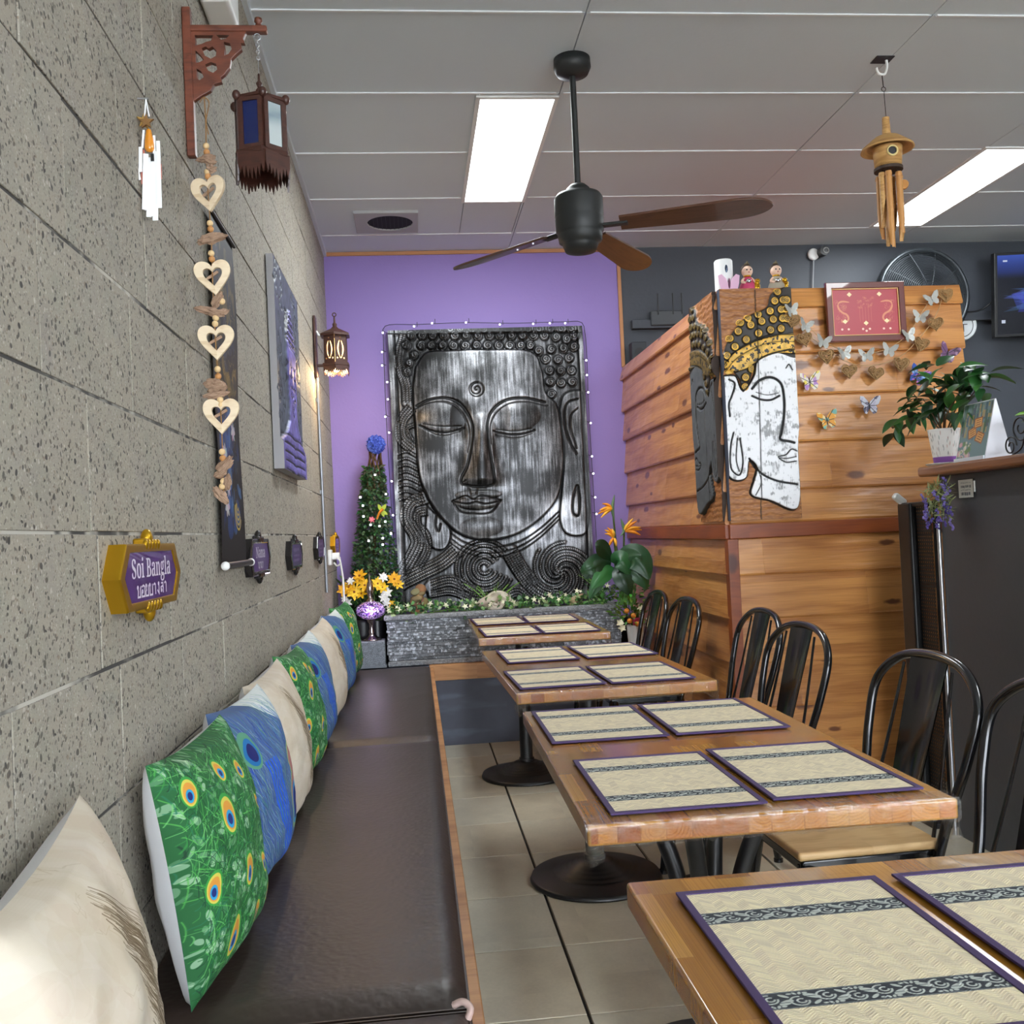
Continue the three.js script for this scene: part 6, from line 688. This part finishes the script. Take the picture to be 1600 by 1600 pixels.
// ---------------------------------------------------------------- candle and doll figurines on top of the partition
{
  const y = 2.292, c = thing('pillar_candle', 'white pillar candle with a pink butterfly on the partition top', 'candle', [1.972, y, -4.33]); mk(lathe([[0, 0], [0.04, 0], [0.042, 0.004], [0.042, 0.142], [0.038, 0.148], [0, 0.146]], 32), std(rgb(240, 240, 240), 0.5), 'wax', c); const wing = (s) => shapeOf([[0, 0.008], [s * 0.012, 0.05], [s * 0.034, 0.072], [s * 0.05, 0.066], [s * 0.046, 0.03], [s * 0.038, 0.002], [s * 0.01, 0]]); for (const s of [-1, 1]) { const m = mk(ext(wing(s), 0.002, 0.0006), std(rgb(226, 180, 206), 0.5), 'butterfly_wing', c, s < 0 ? 'pink butterfly wing' : undefined); m.position.set(0.008, 0, 0.046); } mk(xf(sph(0.005, 0, 0, 0, 8, 8, 1, 5, 1), { p: [0.008, 0.03, 0.05] }), std(rgb(110, 60, 90), 0.5), 'butterfly_body', c); mk(xf(sph(0.009, 0, 0, 0, 12, 10, 0.8, 2, 0.3), { p: [0, 0.1, 0.042] }), std(rgb(70, 80, 100), 0.1, { metalness: 0.6 }), 'jewel', c, 'dark jewel');
  const doll = (x, label, hat) => { const d = thing('doll_figurine', label, 'figurine', [x, y, -4.33]), skin = std(rgb(236, 200, 176), 0.45), r = rng(581 + Math.round(x * 100));
    mk(lathe([[0, 0], [0.036, 0], [0.042, 0.01], [0.036, 0.03], [0.024, 0.055], [0.014, 0.07], [0, 0.072]], 24), hat ? std(rgb(170, 160, 140), 0.5) : std(rgb(206, 70, 110), 0.5), 'dress', d, hat ? undefined : 'pink dress'); mk(sph(0.026, 0, 0.096, 0, 20, 16, 1, 1.05, 0.95), skin, 'head', d); mk(xf(sph(0.0275, 0, 0.1, -0.003, 18, 12, 1, 1, 1), {}).translate(0, 0.004, -0.006), std(rgb(60, 44, 34), 0.6), 'hair', d); mk(merge([sph(0.009, 0.002, 0.132, -0.004, 10, 8, 1.4, 0.6, 1), cyl(0.004, 0.006, 0.012, 8, 0.004, 0.138, -0.004)]), std(rgb(96, 84, 56), 0.5), 'topknot', d); for (const s of [-1, 1]) mk(sph(0.0035, s * 0.009, 0.098, 0.0245, 8, 6), M.black, 'eye', d); mk(sph(0.003, 0, 0.086, 0.026, 8, 6, 1.6, 0.7, 0.6), std(rgb(190, 80, 80), 0.5), 'mouth', d); mk(sph(0.003, 0, 0.092, 0.0265, 8, 6), skin, 'nose', d);
    mk(flat(xf(new THREE.TorusGeometry(0.014, 0.004, 8, 20), { r: [1.57, 0, 0], p: [0, 0.072, 0] })), M.gold, 'necklace', d); for (const s of [-1, 1]) mk(taper([[s * 0.016, 0.062, 0.004], [s * 0.03, 0.045, 0.012], [s * 0.016, 0.036, 0.028]], 0.007, 0.006, 10, 8), skin, 'arm', d); mk(sph(0.012, -0.006, 0.042, 0.032, 14, 10), std(rgb(226, 230, 236), 0.12, { metalness: 1 }), 'silver_bowl', d, 'shiny silver bowl'); mk(merge(Array.from({ length: 9 }, (_, i) => sph(0.012, 0.034 + (r() - 0.5) * 0.022, 0.012 + (i % 4) * 0.011, 0.018 + (r() - 0.5) * 0.02, 10, 8))), M.gold, 'gold_offering', d, 'gold coloured offering'); return d; };
  doll(2.084, 'small doll figurine in a pink dress with gold offering beside the candle', false); doll(2.222, 'small doll figurine with grey dress and gold offering farther from the candle', true);
}
// ---------------------------------------------------------------- framed red picture, garland and paper butterflies on the boards
{
  const t = thing('framed_picture', 'red and gold picture in a dark red frame on the partition boards', 'picture', [2.594, 2.163, -4.232]), w = 0.368, h = 0.266; t.rotation.x = -0.02; const map = ctex(512, 384, (g, W, H) => { const r = rng(591); g.fillStyle = css(184, 66, 76); g.fillRect(0, 0, W, H); const gold = (a) => css(226, 150, 110, a); for (const s of [-1, 1]) { g.save(); g.translate(W / 2, 0); g.scale(s, 1); g.strokeStyle = gold(0.75); for (let k = 0; k < 5; k++) { g.lineWidth = 7 - k; g.beginPath(); g.moveTo(120 + k * 5, 110); g.bezierCurveTo(240, 60 + k * 8, 220, 180, 150 + k * 6, 200); g.bezierCurveTo(110, 230, 130 + k * 4, 290, 190, 270 - k * 6); g.stroke(); } for (let i = 0; i < 40; i++) { g.lineWidth = 1.5; g.beginPath(); g.arc(150 + r() * 70, 100 + r() * 180, 5 + r() * 9, r() * 6, r() * 6 + 3); g.stroke(); } g.restore(); } g.strokeStyle = gold(0.6); for (let i = -2; i <= 2; i++) { g.lineWidth = 2; g.beginPath(); g.moveTo(W / 2 + i * 22, 150); g.lineTo(W / 2 + i * 22, 270); g.stroke(); } for (let i = 0; i < 30; i++) { g.lineWidth = 2; g.strokeRect(W / 2 - 60 + r() * 120, 60 + r() * 90, 5 + r() * 12, 5 + r() * 10); } const dia = (x, y, s) => { g.fillStyle = css(250, 226, 176); g.beginPath(); g.moveTo(x, y - s); g.lineTo(x + s, y); g.lineTo(x, y + s); g.lineTo(x - s, y); g.fill(); }; for (const [x, y] of [[140, 46], [370, 46], [96, 266], [256, 282], [416, 266]]) dia(x, y, 20); for (const [x, y] of [[70, 330], [120, 330], [230, 330], [256, 346], [282, 330], [390, 330], [440, 330]]) { g.fillStyle = css(246, 206, 190); g.beginPath(); g.arc(x, y, 9, 0, 7); g.fill(); } });
  mk(grid(1, 1, (u, v) => [(u - 0.5) * (w - 0.05), (v - 0.5) * (h - 0.05), 0.006]), std(0xffffff, 0.35, { map }), 'print', t, 'red print with gold motifs'); mk(ext(hollowRect(w, h, 0.022), 0.016, 0.003), phys(rgb(104, 38, 30), 0.35, { clearcoat: 0.5 }), 'frame', t); mk(ext(hollowRect(w - 0.036, h - 0.036, 0.01), 0.012, 0.001), std(rgb(216, 178, 116), 0.4, { metalness: 0.3 }), 'gold_slip', t, 'pale gold inner slip'); mk(box(w - 0.02, h - 0.02, 0.006, 0, 0, 0.002), M.black, 'backing', t);
}
const wingPts = [[0.0, 0.02], [0.06, 0.2], [0.3, 0.42], [0.5, 0.44], [0.52, 0.3], [0.42, 0.06], [0.3, -0.02], [0.36, -0.16], [0.3, -0.34], [0.16, -0.38], [0.04, -0.2]];
function butterflyGeo(s, lift) { const a = ext(shapeOf(wingPts.map(([x, y]) => [x * s, y * s])), 0.0012), b = ext(shapeOf(wingPts.map(([x, y]) => [-x * s, y * s]).reverse()), 0.0012); a.rotateY(-lift); b.rotateY(lift); return [a, b]; }
{
  const t = thing('heart_butterfly_garland', 'string garland of wicker hearts and silver butterflies draped over the boards', 'garland'), r = rng(601), Z = -4.212;
  const bf = [[1236, 486], [1258, 510], [1286, 535], [1319, 553], [1354, 556], [1389, 548], [1419, 525], [1438, 496], [1456, 468]], ht = [[1238, 499], [1257, 529], [1291, 556], [1327, 579], [1369, 582], [1408, 568], [1439, 537], [1462, 505], [1477, 460]], at = (q, dz = 0) => px(q[0], q[1], 'z', Z + dz); const tw = std(rgb(196, 160, 116), 0.9);
  mk(tube(bf.map((q) => at([q[0], q[1] - 4])), 0.0018, 90, 5), tw, 'string', t); mk(tube(ht.map((q) => at([q[0], q[1] - 12], -0.003)), 0.0018, 90, 5), tw, 'string', t);
  const silver = std(rgb(206, 206, 200), 0.35, { metalness: 0.5, bumpMap: filmBump, bumpScale: 0.002 }), [wa, wb] = butterflyGeo(0.074, 0.35); bf.forEach((q, i) => { const g = new THREE.Group(); g.name = 'butterfly'; g.position.copy(at(q)); g.rotation.set(-0.1 - (i === 7 ? 0.1 : 0), (r() - 0.5) * 0.5 - (i === 7 ? 0.2 : 0), (r() - 0.5) * 0.7); t.add(g); if (!i) g.userData.label = 'silver embossed butterfly'; mk(wa, silver, 'wing', g); mk(wb, silver, 'wing', g); mk(xf(sph(0.003, 0, 0, 0, 8, 6, 1, 6, 1), {}), silver, 'body', g); });
  const wick = std(rgb(164, 128, 84), 0.9); ht.forEach((q, i) => { const g = new THREE.Group(); g.name = 'wicker_heart'; g.position.copy(at(q)); g.rotation.set(0, 0, (r() - 0.5) * 0.5); t.add(g); if (!i) g.userData.label = 'woven wicker heart'; const loops = []; for (let k = 0; k < 9; k++) { const s = 0.036 * (1 - k * 0.09), P = []; for (let a = 0; a < 14; a++) { const th = a / 14 * 6.283; P.push(V(s * 1.05 * Math.pow(Math.sin(th), 3) + (r() - 0.5) * 0.006, s * (0.82 * Math.cos(th) - 0.32 * Math.cos(2 * th) - 0.12 * Math.cos(3 * th)) + (r() - 0.5) * 0.006, (r() - 0.5) * 0.012)); } loops.push(tube(P, 0.0024, 34, 4, true)); } for (let k = 0; k < 8; k++) loops.push(rod([(r() - 0.5) * 0.05, (r() - 0.3) * 0.04, 0.004], [(r() - 0.5) * 0.05, (r() - 0.6) * 0.04, 0.005], 0.002, 4)); mk(merge(loops), wick, 'weave', g); });
}
{
  const specs = [[1265, 597, 0.35, 0.1, 'white and yellow paper butterfly under the wicker hearts', [[236, 226, 210], [240, 220, 90], [180, 130, 200]], 'yellow'], [1292, 657, 0.35, 0.2, 'orange and teal paper butterfly, lowest on the boards', [[240, 170, 70], [120, 190, 190], [240, 220, 170]], 'orange'], [1358, 634, 0.3, 0, 'pale paper butterfly with dark wing edges on the boards', [[216, 216, 226], [90, 86, 110], [196, 190, 210]], 'pale'], [1433, 588, 0.3, -0.5, 'blue and pink paper butterfly above the pot plant', [[60, 90, 170], [150, 190, 230], [226, 120, 190]], 'blue'], [1480, 553, 0.3, -0.4, 'purple paper butterfly near the partition edge', [[120, 84, 120], [176, 140, 170], [70, 44, 70]], 'purple']];
  specs.forEach(([u, v, lift, rz, label, pal], i) => { const p = px(u, v, 'z', -4.222), t = thing('paper_butterfly', label, 'butterfly', p.toArray()); t.rotation.set(0, 0, rz); const S = 0.1, map = ctex(128, 128, (g, W) => { const r = rng(610 + i); g.fillStyle = css(...pal[0]); g.fillRect(0, 0, W, W); for (let k = 0; k < 26; k++) { g.fillStyle = css(...pal[1 + (k % 2)], 0.8); g.beginPath(); g.ellipse(r() * W, r() * W, 8 + r() * 14, 4 + r() * 8, r() * 3, 0, 7); g.fill(); } g.strokeStyle = css(40, 30, 40); g.lineWidth = 3; for (let k = 0; k < 7; k++) { g.beginPath(); g.moveTo(W / 2, W / 2); g.lineTo(W / 2 + Math.cos(k * 0.9) * 90, W / 2 + Math.sin(k * 0.9) * 90); g.stroke(); } }); const [a, b] = butterflyGeo(S, lift); for (const g of [a, b]) { const P = g.attributes.position, U = g.attributes.uv; for (let k = 0; k < P.count; k++) U.setXY(k, P.getX(k) / S + 0.5, P.getY(k) / S + 0.5); } const m = std(0xffffff, 0.6, { map }); mk(a, m, 'wing', t); mk(b, m, 'wing', t); mk(xf(sph(0.003, 0, 0, 0, 8, 6, 1, 6, 1), {}), M.black, 'body', t); });
}
// ---------------------------------------------------------------- things on and round the counter
const CT = 1.411;
{
  const r = rng(701), t = thing('pot_plant', 'leafy green plant in a white speckled pot with purple band', 'pot plant', [2.6, CT, -3.64]);
  mk(lathe([[0, 0], [0.05, 0], [0.062, 0.006], [0.074, 0.014], [0.07, 0.016], [0, 0.01]], 32), M.white, 'saucer', t); const spk = ctex(256, 128, (g, W, H) => { const q = rng(702); g.fillStyle = css(236, 234, 230); g.fillRect(0, 0, W, H); for (let i = 0; i < 420; i++) { g.fillStyle = css(...[[110, 90, 84], [80, 110, 100], [190, 150, 140], [60, 60, 60]][Math.floor(q() * 4)]); g.beginPath(); g.ellipse(q() * W, q() * H, 0.8 + q() * 1.8, 0.7 + q() * 1.2, q() * 3, 0, 7); g.fill(); } }, { rx: 2 });
  mk(lathe([[0, 0.012], [0.042, 0.012], [0.0455, 0.04], [0.0455, 0.04]], 32), std(rgb(136, 82, 166), 0.5), 'purple_band', t, 'purple band'); mk(lathe([[0.0455, 0.04], [0.06, 0.148], [0.061, 0.15], [0.056, 0.15], [0.05, 0.11], [0, 0.11]], 32), std(0xffffff, 0.5, { map: spk }), 'pot', t, 'white pot with brown speckles');
  const gm = [leafMat(28, 70, 32), leafMat(40, 92, 38), leafMat(22, 56, 28), leafMat(58, 114, 48)], L = (u, v, x = 2.6) => px(u, v, 'x', x).sub(t.position), lgs = [0.07, 0.085, 0.1].map((l) => leafGeo(l, l * 0.5, 0.25, 0.25, 8, 4));
  const tips = [[1405, 660], [1400, 672], [1418, 640], [1425, 650], [1435, 625], [1432, 600], [1448, 610], [1452, 590], [1470, 575], [1478, 590], [1462, 600], [1445, 570], [1490, 600], [1500, 572], [1515, 578], [1508, 600], [1530, 590], [1543, 587], [1535, 610], [1520, 620], [1500, 630], [1485, 640], [1470, 640], [1455, 630], [1465, 620], [1480, 612], [1495, 615], [1440, 645], [1422, 632], [1510, 640], [1528, 602]];
  const stems = []; for (let k = 0; k < 7; k++) { const e = L(1420 + k * 19, 605 + 14 * Math.sin(k * 2)); const mid = V(e.x * 0.3 + (r() - 0.5) * 0.02, 0.2, e.z * 0.35); stems.push([mid, e]); mk(taper([[(r() - 0.5) * 0.02, 0.11, (r() - 0.5) * 0.02], mid, e.clone().lerp(mid, 0.15)], 0.004, 0.0018, 12, 6), M.twig, 'branch', t); }
  tips.forEach(([u, v]) => { for (let q = 0; q < 4; q++) { const p = L(u + (r() - 0.5) * 14, v + (r() - 0.5) * 12, 2.57 + r() * 0.08); const m = mk(lgs[Math.floor(r() * 3)], gm[Math.floor(r() * 4)], 'leaf', t); m.position.copy(p); m.rotation.set((r() - 0.5) * 1.2, r() * 6.28, (r() - 0.5) * 1.4 - 0.2); } });
}
{
  const t = thing('table_tent', 'white table tent card with a printed photo side on the counter', 'card', [2.595, CT, -3.375]), z0 = -0.095, z1 = 0.095, h = 0.222, b = 0.055; const map = ctex(256, 320, (g, W, H) => { const r = rng(711); g.fillStyle = css(104, 130, 132); g.fillRect(0, 0, W, H); for (let i = 0; i < 90; i++) { g.fillStyle = css(...[[60, 96, 70], [120, 150, 150], [180, 150, 90], [70, 80, 90], [40, 70, 90]][Math.floor(r() * 5)], 0.7); g.fillRect(r() * W, r() * 130, 6 + r() * 16, 20 + r() * 60); } for (let i = 0; i < 50; i++) { g.fillStyle = css(...[[206, 160, 170], [90, 120, 70], [220, 210, 190]][Math.floor(r() * 3)], 0.8); g.beginPath(); g.arc(r() * 110, 210 + r() * 90, 5 + r() * 9, 0, 7); g.fill(); } for (const [x, y, q] of [[110, 160, -0.3], [180, 190, 0.35], [150, 110, -0.1]]) { g.save(); g.translate(x, y); g.rotate(q); g.fillStyle = css(150, 84, 40); g.fillRect(-34, -26, 68, 54); g.fillStyle = css(216, 160, 90); g.fillRect(-28, -20, 56, 42); g.fillStyle = css(120, 66, 34); for (let k = 0; k < 3; k++) g.fillRect(-20, -14 + k * 12, 40, 4); g.restore(); } g.strokeStyle = css(226, 232, 236); g.lineWidth = 5; g.strokeRect(2, 2, W - 4, H - 4); });
  mk(grid(1, 1, (u, v) => [lerp(-b, -0.002, v) - 0.001, v * h, lerp(z0, z1, u)]), std(0xffffff, 0.25, { map, side: THREE.DoubleSide }), 'printed_side', t, 'printed photo side'); mk(merge([ext(shapeOf([[-b, 0], [b, 0], [0.002, h], [-0.002, h]]), z1 - z0).translate(0, 0, z0)]), std(rgb(226, 228, 236), 0.4), 'card_body', t); mk(box(0.006, 0.02, z1 - z0, -b - 0.002, 0.01, 0), std(rgb(214, 222, 230), 0.2), 'base_strip', t);
}
{
  const t = thing('wire_planter', 'black wrought iron scroll planter with red pots and pink flowers', 'planter', [2.61, CT, -3.13]), r = rng(721), im = std(rgb(22, 22, 24), 0.4), sp = (cx, cy, R0, n, dir, x) => Array.from({ length: 26 }, (_, i) => { const q = i / 25, a = dir * q * n * 6.283; return V(x, cy + Math.sin(a) * R0 * (1 - q * 0.75), cx + Math.cos(a) * R0 * (1 - q * 0.75)); });
  for (const x of [-0.04, 0.05]) { mk(tube(sp(-0.04, 0.04, 0.036, 1.5, 1, x), 0.003, 70, 6), im, 'scroll', t, 'black iron scroll'); mk(tube(sp(0.02, 0.1, 0.05, 1.6, -1, x), 0.003, 70, 6), im, 'scroll', t); mk(tube([[x, 0.006, -0.04], [x, 0.03, 0.02], [x, 0.075, 0.05], [x, 0.06, 0.12]], 0.003, 30, 6), im, 'rail', t); }
  mk(merge([rod([-0.04, 0.01, 0.0], [0.05, 0.01, 0.0], 0.003), rod([-0.04, 0.06, 0.1], [0.05, 0.06, 0.1], 0.003)]), im, 'cross_bar', t);
  for (const z of [0.06, 0.11]) mk(lathe([[0, 0.002], [0.026, 0.002], [0.034, 0.06], [0.03, 0.06], [0, 0.05]], 24).translate(0.005, 0, z), std(rgb(190, 50, 40), 0.5), 'red_pot', t, 'red pot'); const pm = petal(240, 206, 206), cm = petal(246, 236, 220); for (let i = 0; i < 7; i++) flower(t, V(-0.02 + r() * 0.05, 0.1 + r() * 0.06, -0.01 + r() * 0.12), r(), 0.028, 6, i % 2 ? pm : cm, cm, 'pink_flower', V(-0.4, 0.6, 0.6)); const lg = leafGeo(0.07, 0.026, 0.2, 0.2, 6, 3); for (let i = 0; i < 14; i++) { const m = mk(lg, i % 2 ? M.leafLight : M.leaf, 'leaf', t); m.position.set(r() * 0.03, 0.08 + r() * 0.08, -0.02 + r() * 0.14); m.rotation.set((r() - 0.5), r() * 6.28, 0.4 * r()); }
}
{
  const t = thing('notice_card', 'small white notice card stuck on the dark counter front', 'notice', [2.512, 1.316, -3.357], -Math.PI / 2); const map = ctex(128, 96, (g, W, H) => { const r = rng(731); g.fillStyle = css(226, 228, 222); g.fillRect(0, 0, W, H); g.fillStyle = css(60, 70, 80); for (const [y, h, a] of [[14, 5, 0.5], [30, 14, 0.85], [52, 5, 0.5], [66, 18, 0.9]]) { let x = 22; while (x < 104) { const w = 3 + r() * 7; g.globalAlpha = a; g.fillRect(x, y + r() * 2, w, h * (0.7 + r() * 0.3)); x += w + 2 + r() * 3; } } });
  mk(grid(1, 1, (u, v) => [(u - 0.5) * 0.094, (v - 0.5) * 0.066, 0.003]), std(0xffffff, 0.5, { map }), 'printed_face', t); mk(box(0.1, 0.07, 0.004, 0, 0, 0), M.black, 'backing', t); mk(box(0.004, 0.04, 0.005, 0.054, 0.006, 0.002), M.white, 'clip', t);
}
{
  const t = thing('lavender_bunch', 'hanging bunch of lavender at the counter corner', 'flowers', [2.47, 1.3, -3.53]), r = rng(741), L = (u, v, dz = 0) => px(u, v, 'z', -3.42 + dz).sub(t.position), stem = std(rgb(126, 132, 80), 0.8), lv = [petal(112, 96, 176), petal(136, 120, 196), petal(92, 76, 156)], stems = [];
  for (let i = 0; i < 44; i++) { const a = L(1466 + (r() - 0.5) * 14, 766 + r() * 12, (r() - 0.5) * 0.04), e = L(lerp(1440, 1486, r()), lerp(752, 822, r()), (r() - 0.5) * 0.08); const m = a.clone().lerp(e, 0.5).add(V((r() - 0.5) * 0.02, 0.015, 0)); stems.push(taper([a, m, e], 0.0016, 0.001, 6, 4)); if (i % 2) { const g = []; for (let k = 0; k < 9; k++) g.push(sph(0.004 + r() * 0.002, (r() - 0.5) * 0.012, (k - 4) * 0.005, (r() - 0.5) * 0.012, 6, 5)); const h = mk(merge(g), lv[i % 3], 'lavender_head', t); h.position.copy(e); h.rotation.z = (r() - 0.5) * 1.4; } } mk(merge(stems), stem, 'stems', t); const lg = leafGeo(1, 0.14, 0.2, 0.1, 4, 2), ms = []; for (let i = 0; i < 160; i++) ms.push(mat4(L(lerp(1446, 1484, r()), lerp(756, 806, r()), (r() - 0.5) * 0.08), new THREE.Euler(r() * 3, r() * 6.28, r() * 3), 0.02 + r() * 0.025)); instanced(lg, leafMat(136, 146, 92), 'leaves', t, ms);
}
{
  const b = thing('water_bottle', 'clear plastic bottle with a blue cap behind the table tent', 'bottle', [2.8, CT, -3.25]); mk(lathe([[0, 0], [0.034, 0], [0.036, 0.01], [0.036, 0.13], [0.03, 0.16], [0.014, 0.185], [0.013, 0.2]], 28), phys(0xffffff, 0.1, { transmission: 1, thickness: 0 }), 'body', b); mk(cyl(0.016, 0.016, 0.03, 20, 0, 0.215, 0), std(rgb(44, 84, 190), 0.4), 'cap', b, 'blue cap'); mk(cyl(0.0365, 0.0365, 0.05, 28, 0, 0.09, 0, true), std(rgb(220, 224, 230), 0.4, { side: THREE.DoubleSide }), 'label_band', b);
  const c = thing('plastic_tub', 'translucent white plastic tub stacked behind the counter plants', 'tub', [3.05, CT, -3.45]); mk(box(0.26, 0.2, 0.22, 0, 0.1, 0, 0.02, 3), std(rgb(200, 206, 206), 0.5), 'body', c); mk(box(0.28, 0.02, 0.24, 0, 0.21, 0, 0.008), std(rgb(214, 218, 220), 0.5), 'lid', c); mk(merge([box(0.262, 0.006, 0.222, 0, 0.06, 0, 0.002), box(0.262, 0.006, 0.222, 0, 0.13, 0, 0.002)]), std(rgb(186, 192, 194), 0.5), 'rib', c);
  const m = thing('coffee_machine', 'black machine standing at the back of the counter', 'machine', [3.12, CT, -3.1]); mk(box(0.2, 0.3, 0.26, 0, 0.15, 0, 0.012), M.black, 'body', m); mk(box(0.16, 0.05, 0.02, 0, 0.2, 0.135, 0.006), std(rgb(60, 60, 64), 0.3), 'panel', m);
}
// ---------------------------------------------------------------- things on the dark back wall
{
  const c0 = px(1443, 462, 'z', -6.02), t = thing('wall_fan', 'large black wire cage fan mounted on the dark back wall', 'fan', c0.toArray()), Rr = 0.3, wm = std(rgb(52, 56, 60), 0.3, { metalness: 0.6 });
  for (let k = 1; k <= 26; k++) { const q = Rr * k / 26; mk(flat(xf(new THREE.TorusGeometry(q, k === 26 ? 0.008 : 0.0022, 5, 48), { p: [0, 0, 0.09 * Math.cos(k / 26 * 1.45)] })), wm, 'guard_ring', t, k === 26 ? 'outer rim' : undefined); }
  for (let k = 0; k < 10; k++) { const a = k * 0.628; mk(tube([0, 0.35, 0.7, 1].map((q) => V(Math.cos(a) * Rr * q, Math.sin(a) * Rr * q, 0.092 * Math.cos(q * 1.45) - 0.003)), 0.003, 12, 5), wm, 'guard_spoke', t); } mk(flat(xf(new THREE.TorusGeometry(Rr, 0.02, 8, 56), { p: [0, 0, -0.02], s: [1, 1, 2.2] })), wm, 'shroud', t);
  for (let k = 0; k < 3; k++) { const s = new THREE.Shape(); s.moveTo(0.03, -0.02); s.quadraticCurveTo(0.16, -0.13, 0.26, -0.09); s.quadraticCurveTo(0.28, 0.04, 0.2, 0.08); s.quadraticCurveTo(0.1, 0.05, 0.03, 0.02); const m = mk(ext(s, 0.004), wm, 'blade', t); m.rotation.set(0.3, 0, k * 2.094, 'ZXY'); } mk(cyl(0.06, 0.06, 0.16, 24).rotateX(1.5708).translate(0, 0, -0.1), wm, 'motor', t); mk(box(0.1, 0.16, 0.1, 0, -0.02, -0.22, 0.01), wm, 'wall_mount', t);
  const ck = thing('wall_clock', 'round white clock half hidden behind the partition', 'clock', px(1500, 509, 'z', -6.29).toArray()); mk(xf(lathe([[0, 0], [0.1, 0], [0.108, 0.01], [0.104, 0.03], [0.094, 0.032], [0.092, 0.022], [0, 0.022]], 40), { r: [Math.PI / 2, 0, 0] }), std(rgb(226, 230, 232), 0.4), 'case', ck); mk(xf(flat(new THREE.RingGeometry(0.078, 0.083, 40)), { p: [0, 0, 0.0235] }), M.black, 'dial_ring', ck); mk(merge([box(0.004, 0.05, 0.002, 0.01, -0.022, 0.026), box(0.04, 0.004, 0.002, 0.018, 0.004, 0.026)]), M.black, 'hands', ck);
  const p0 = px(1556, 430, 'z', -6.0), tv = thing('television', 'black flat television showing a dark blue picture on the back wall', 'television', [p0.x + 0.53, p0.y - 0.03, -6.05]); tv.rotation.set(0.1, -0.12, 0.0, 'YXZ'); const sm = ctex(512, 288, (g, W, H) => { const r = rng(751); const gr = g.createLinearGradient(0, 0, 0, H); gr.addColorStop(0, css(60, 90, 190)); gr.addColorStop(0.22, css(30, 46, 110)); gr.addColorStop(0.3, css(14, 18, 34)); gr.addColorStop(1, css(12, 14, 24)); g.fillStyle = gr; g.fillRect(0, 0, W, H); for (let i = 0; i < 60; i++) { g.fillStyle = css(40 + r() * 60, 60 + r() * 80, 130 + r() * 90, 0.5); g.beginPath(); g.moveTo(r() * W, 110 + r() * 110); g.lineTo(r() * 30 + 40 + r() * 400, 120 + r() * 90); g.lineTo(60 + r() * 400, 140 + r() * 80); g.fill(); } g.fillStyle = css(220, 230, 250); g.fillRect(20, 18, 16, 6); g.fillRect(14, 236, 14, 12); });
  mk(box(0.98, 0.36 + 0.2, 0.05, 0, -0.08, 0, 0.006), M.black, 'case', tv); mk(grid(1, 1, (u, v) => [(u - 0.5) * 0.94, -0.08 + (v - 0.5) * 0.52, 0.0262]), std(rgb(8, 8, 12), 0.25, { emissive: new THREE.Color(1, 1, 1), emissiveMap: sm, emissiveIntensity: 0.55 }), 'screen', tv, 'glowing dark blue screen'); mk(box(0.2, 0.2, 0.16, 0, -0.05, -0.1), M.black, 'mount', tv); const sl = new THREE.RectAreaLight(new THREE.Color(0.35, 0.5, 1), 0.12, 0.9, 0.5); sl.name = 'screen_light'; sl.position.set(0, -0.08, 0.03); sl.rotation.y = Math.PI; tv.add(sl);
  const cam = thing('security_camera', 'small round camera with white base on the dark wall', 'camera', px(1270, 398, 'z', -6.29).toArray()); mk(xf(lathe([[0, 0], [0.04, 0], [0.04, 0.014], [0.03, 0.024], [0, 0.026]], 28), { r: [Math.PI / 2, 0, 0] }), M.white, 'base', cam); mk(xf(cyl(0.032, 0.032, 0.06, 24), { r: [Math.PI / 2, 0.3, 0], p: [0.05, 0.006, 0.05] }), M.black, 'body', cam); mk(xf(flat(new THREE.TorusGeometry(0.018, 0.004, 8, 20)), { p: [0.058, 0.006, 0.082] }), std(rgb(150, 150, 150), 0.4), 'lens_ring', cam); mk(tube([[0.0, -0.02, 0.01], [-0.015, -0.2, 0.01], [-0.03, -0.5, 0.008]], 0.005, 20, 6), std(rgb(150, 154, 158), 0.5), 'lead', cam, 'pale grey lead');
  const w0 = px(1042, 497, 'z', -6.25), ro = thing('wifi_router', 'black router with upright aerials on the dark wall behind the partition', 'router', [w0.x, w0.y - 0.0, -6.26]); mk(box(0.22, 0.1, 0.05, 0, 0, 0, 0.01), std(rgb(66, 70, 74), 0.5), 'body', ro); for (const x of [-0.06, 0.04, 0.1]) mk(rod([x, 0.02, 0.03], [x, 0.16, 0.03], 0.004), M.black, 'aerial', ro); const rs = thing('small_speaker', 'little dark speaker box under the router', 'speaker', px(997, 552, 'z', -6.22).toArray()); mk(box(0.1, 0.14, 0.08, 0, 0, 0, 0.008), std(rgb(44, 48, 54), 0.5), 'case', rs); mk(xf(cyl(0.03, 0.03, 0.004, 20), { r: [1.5708, 0, 0], p: [0, 0, 0.041] }), M.black, 'cone', rs);
  solo(box(RIGHT - 1.99, 0.06, 0.05, (RIGHT + 1.99) / 2, 2.565, BACK + 0.026, 0.004), M.charcoal, 'cable_trunking', 'dark painted ledge along the back wall below the fan', 'ledge');
  solo(tube([px(1505, 488, 'z', -6.2), px(1530, 485, 'z', -6.2), px(1545, 476, 'z', -6.18), px(1553, 468, 'z', -6.15)], 0.006, 30, 6), M.black, 'television_cable', 'black cable from the television toward the clock', 'cable');
}
renderer.render(scene, camera);
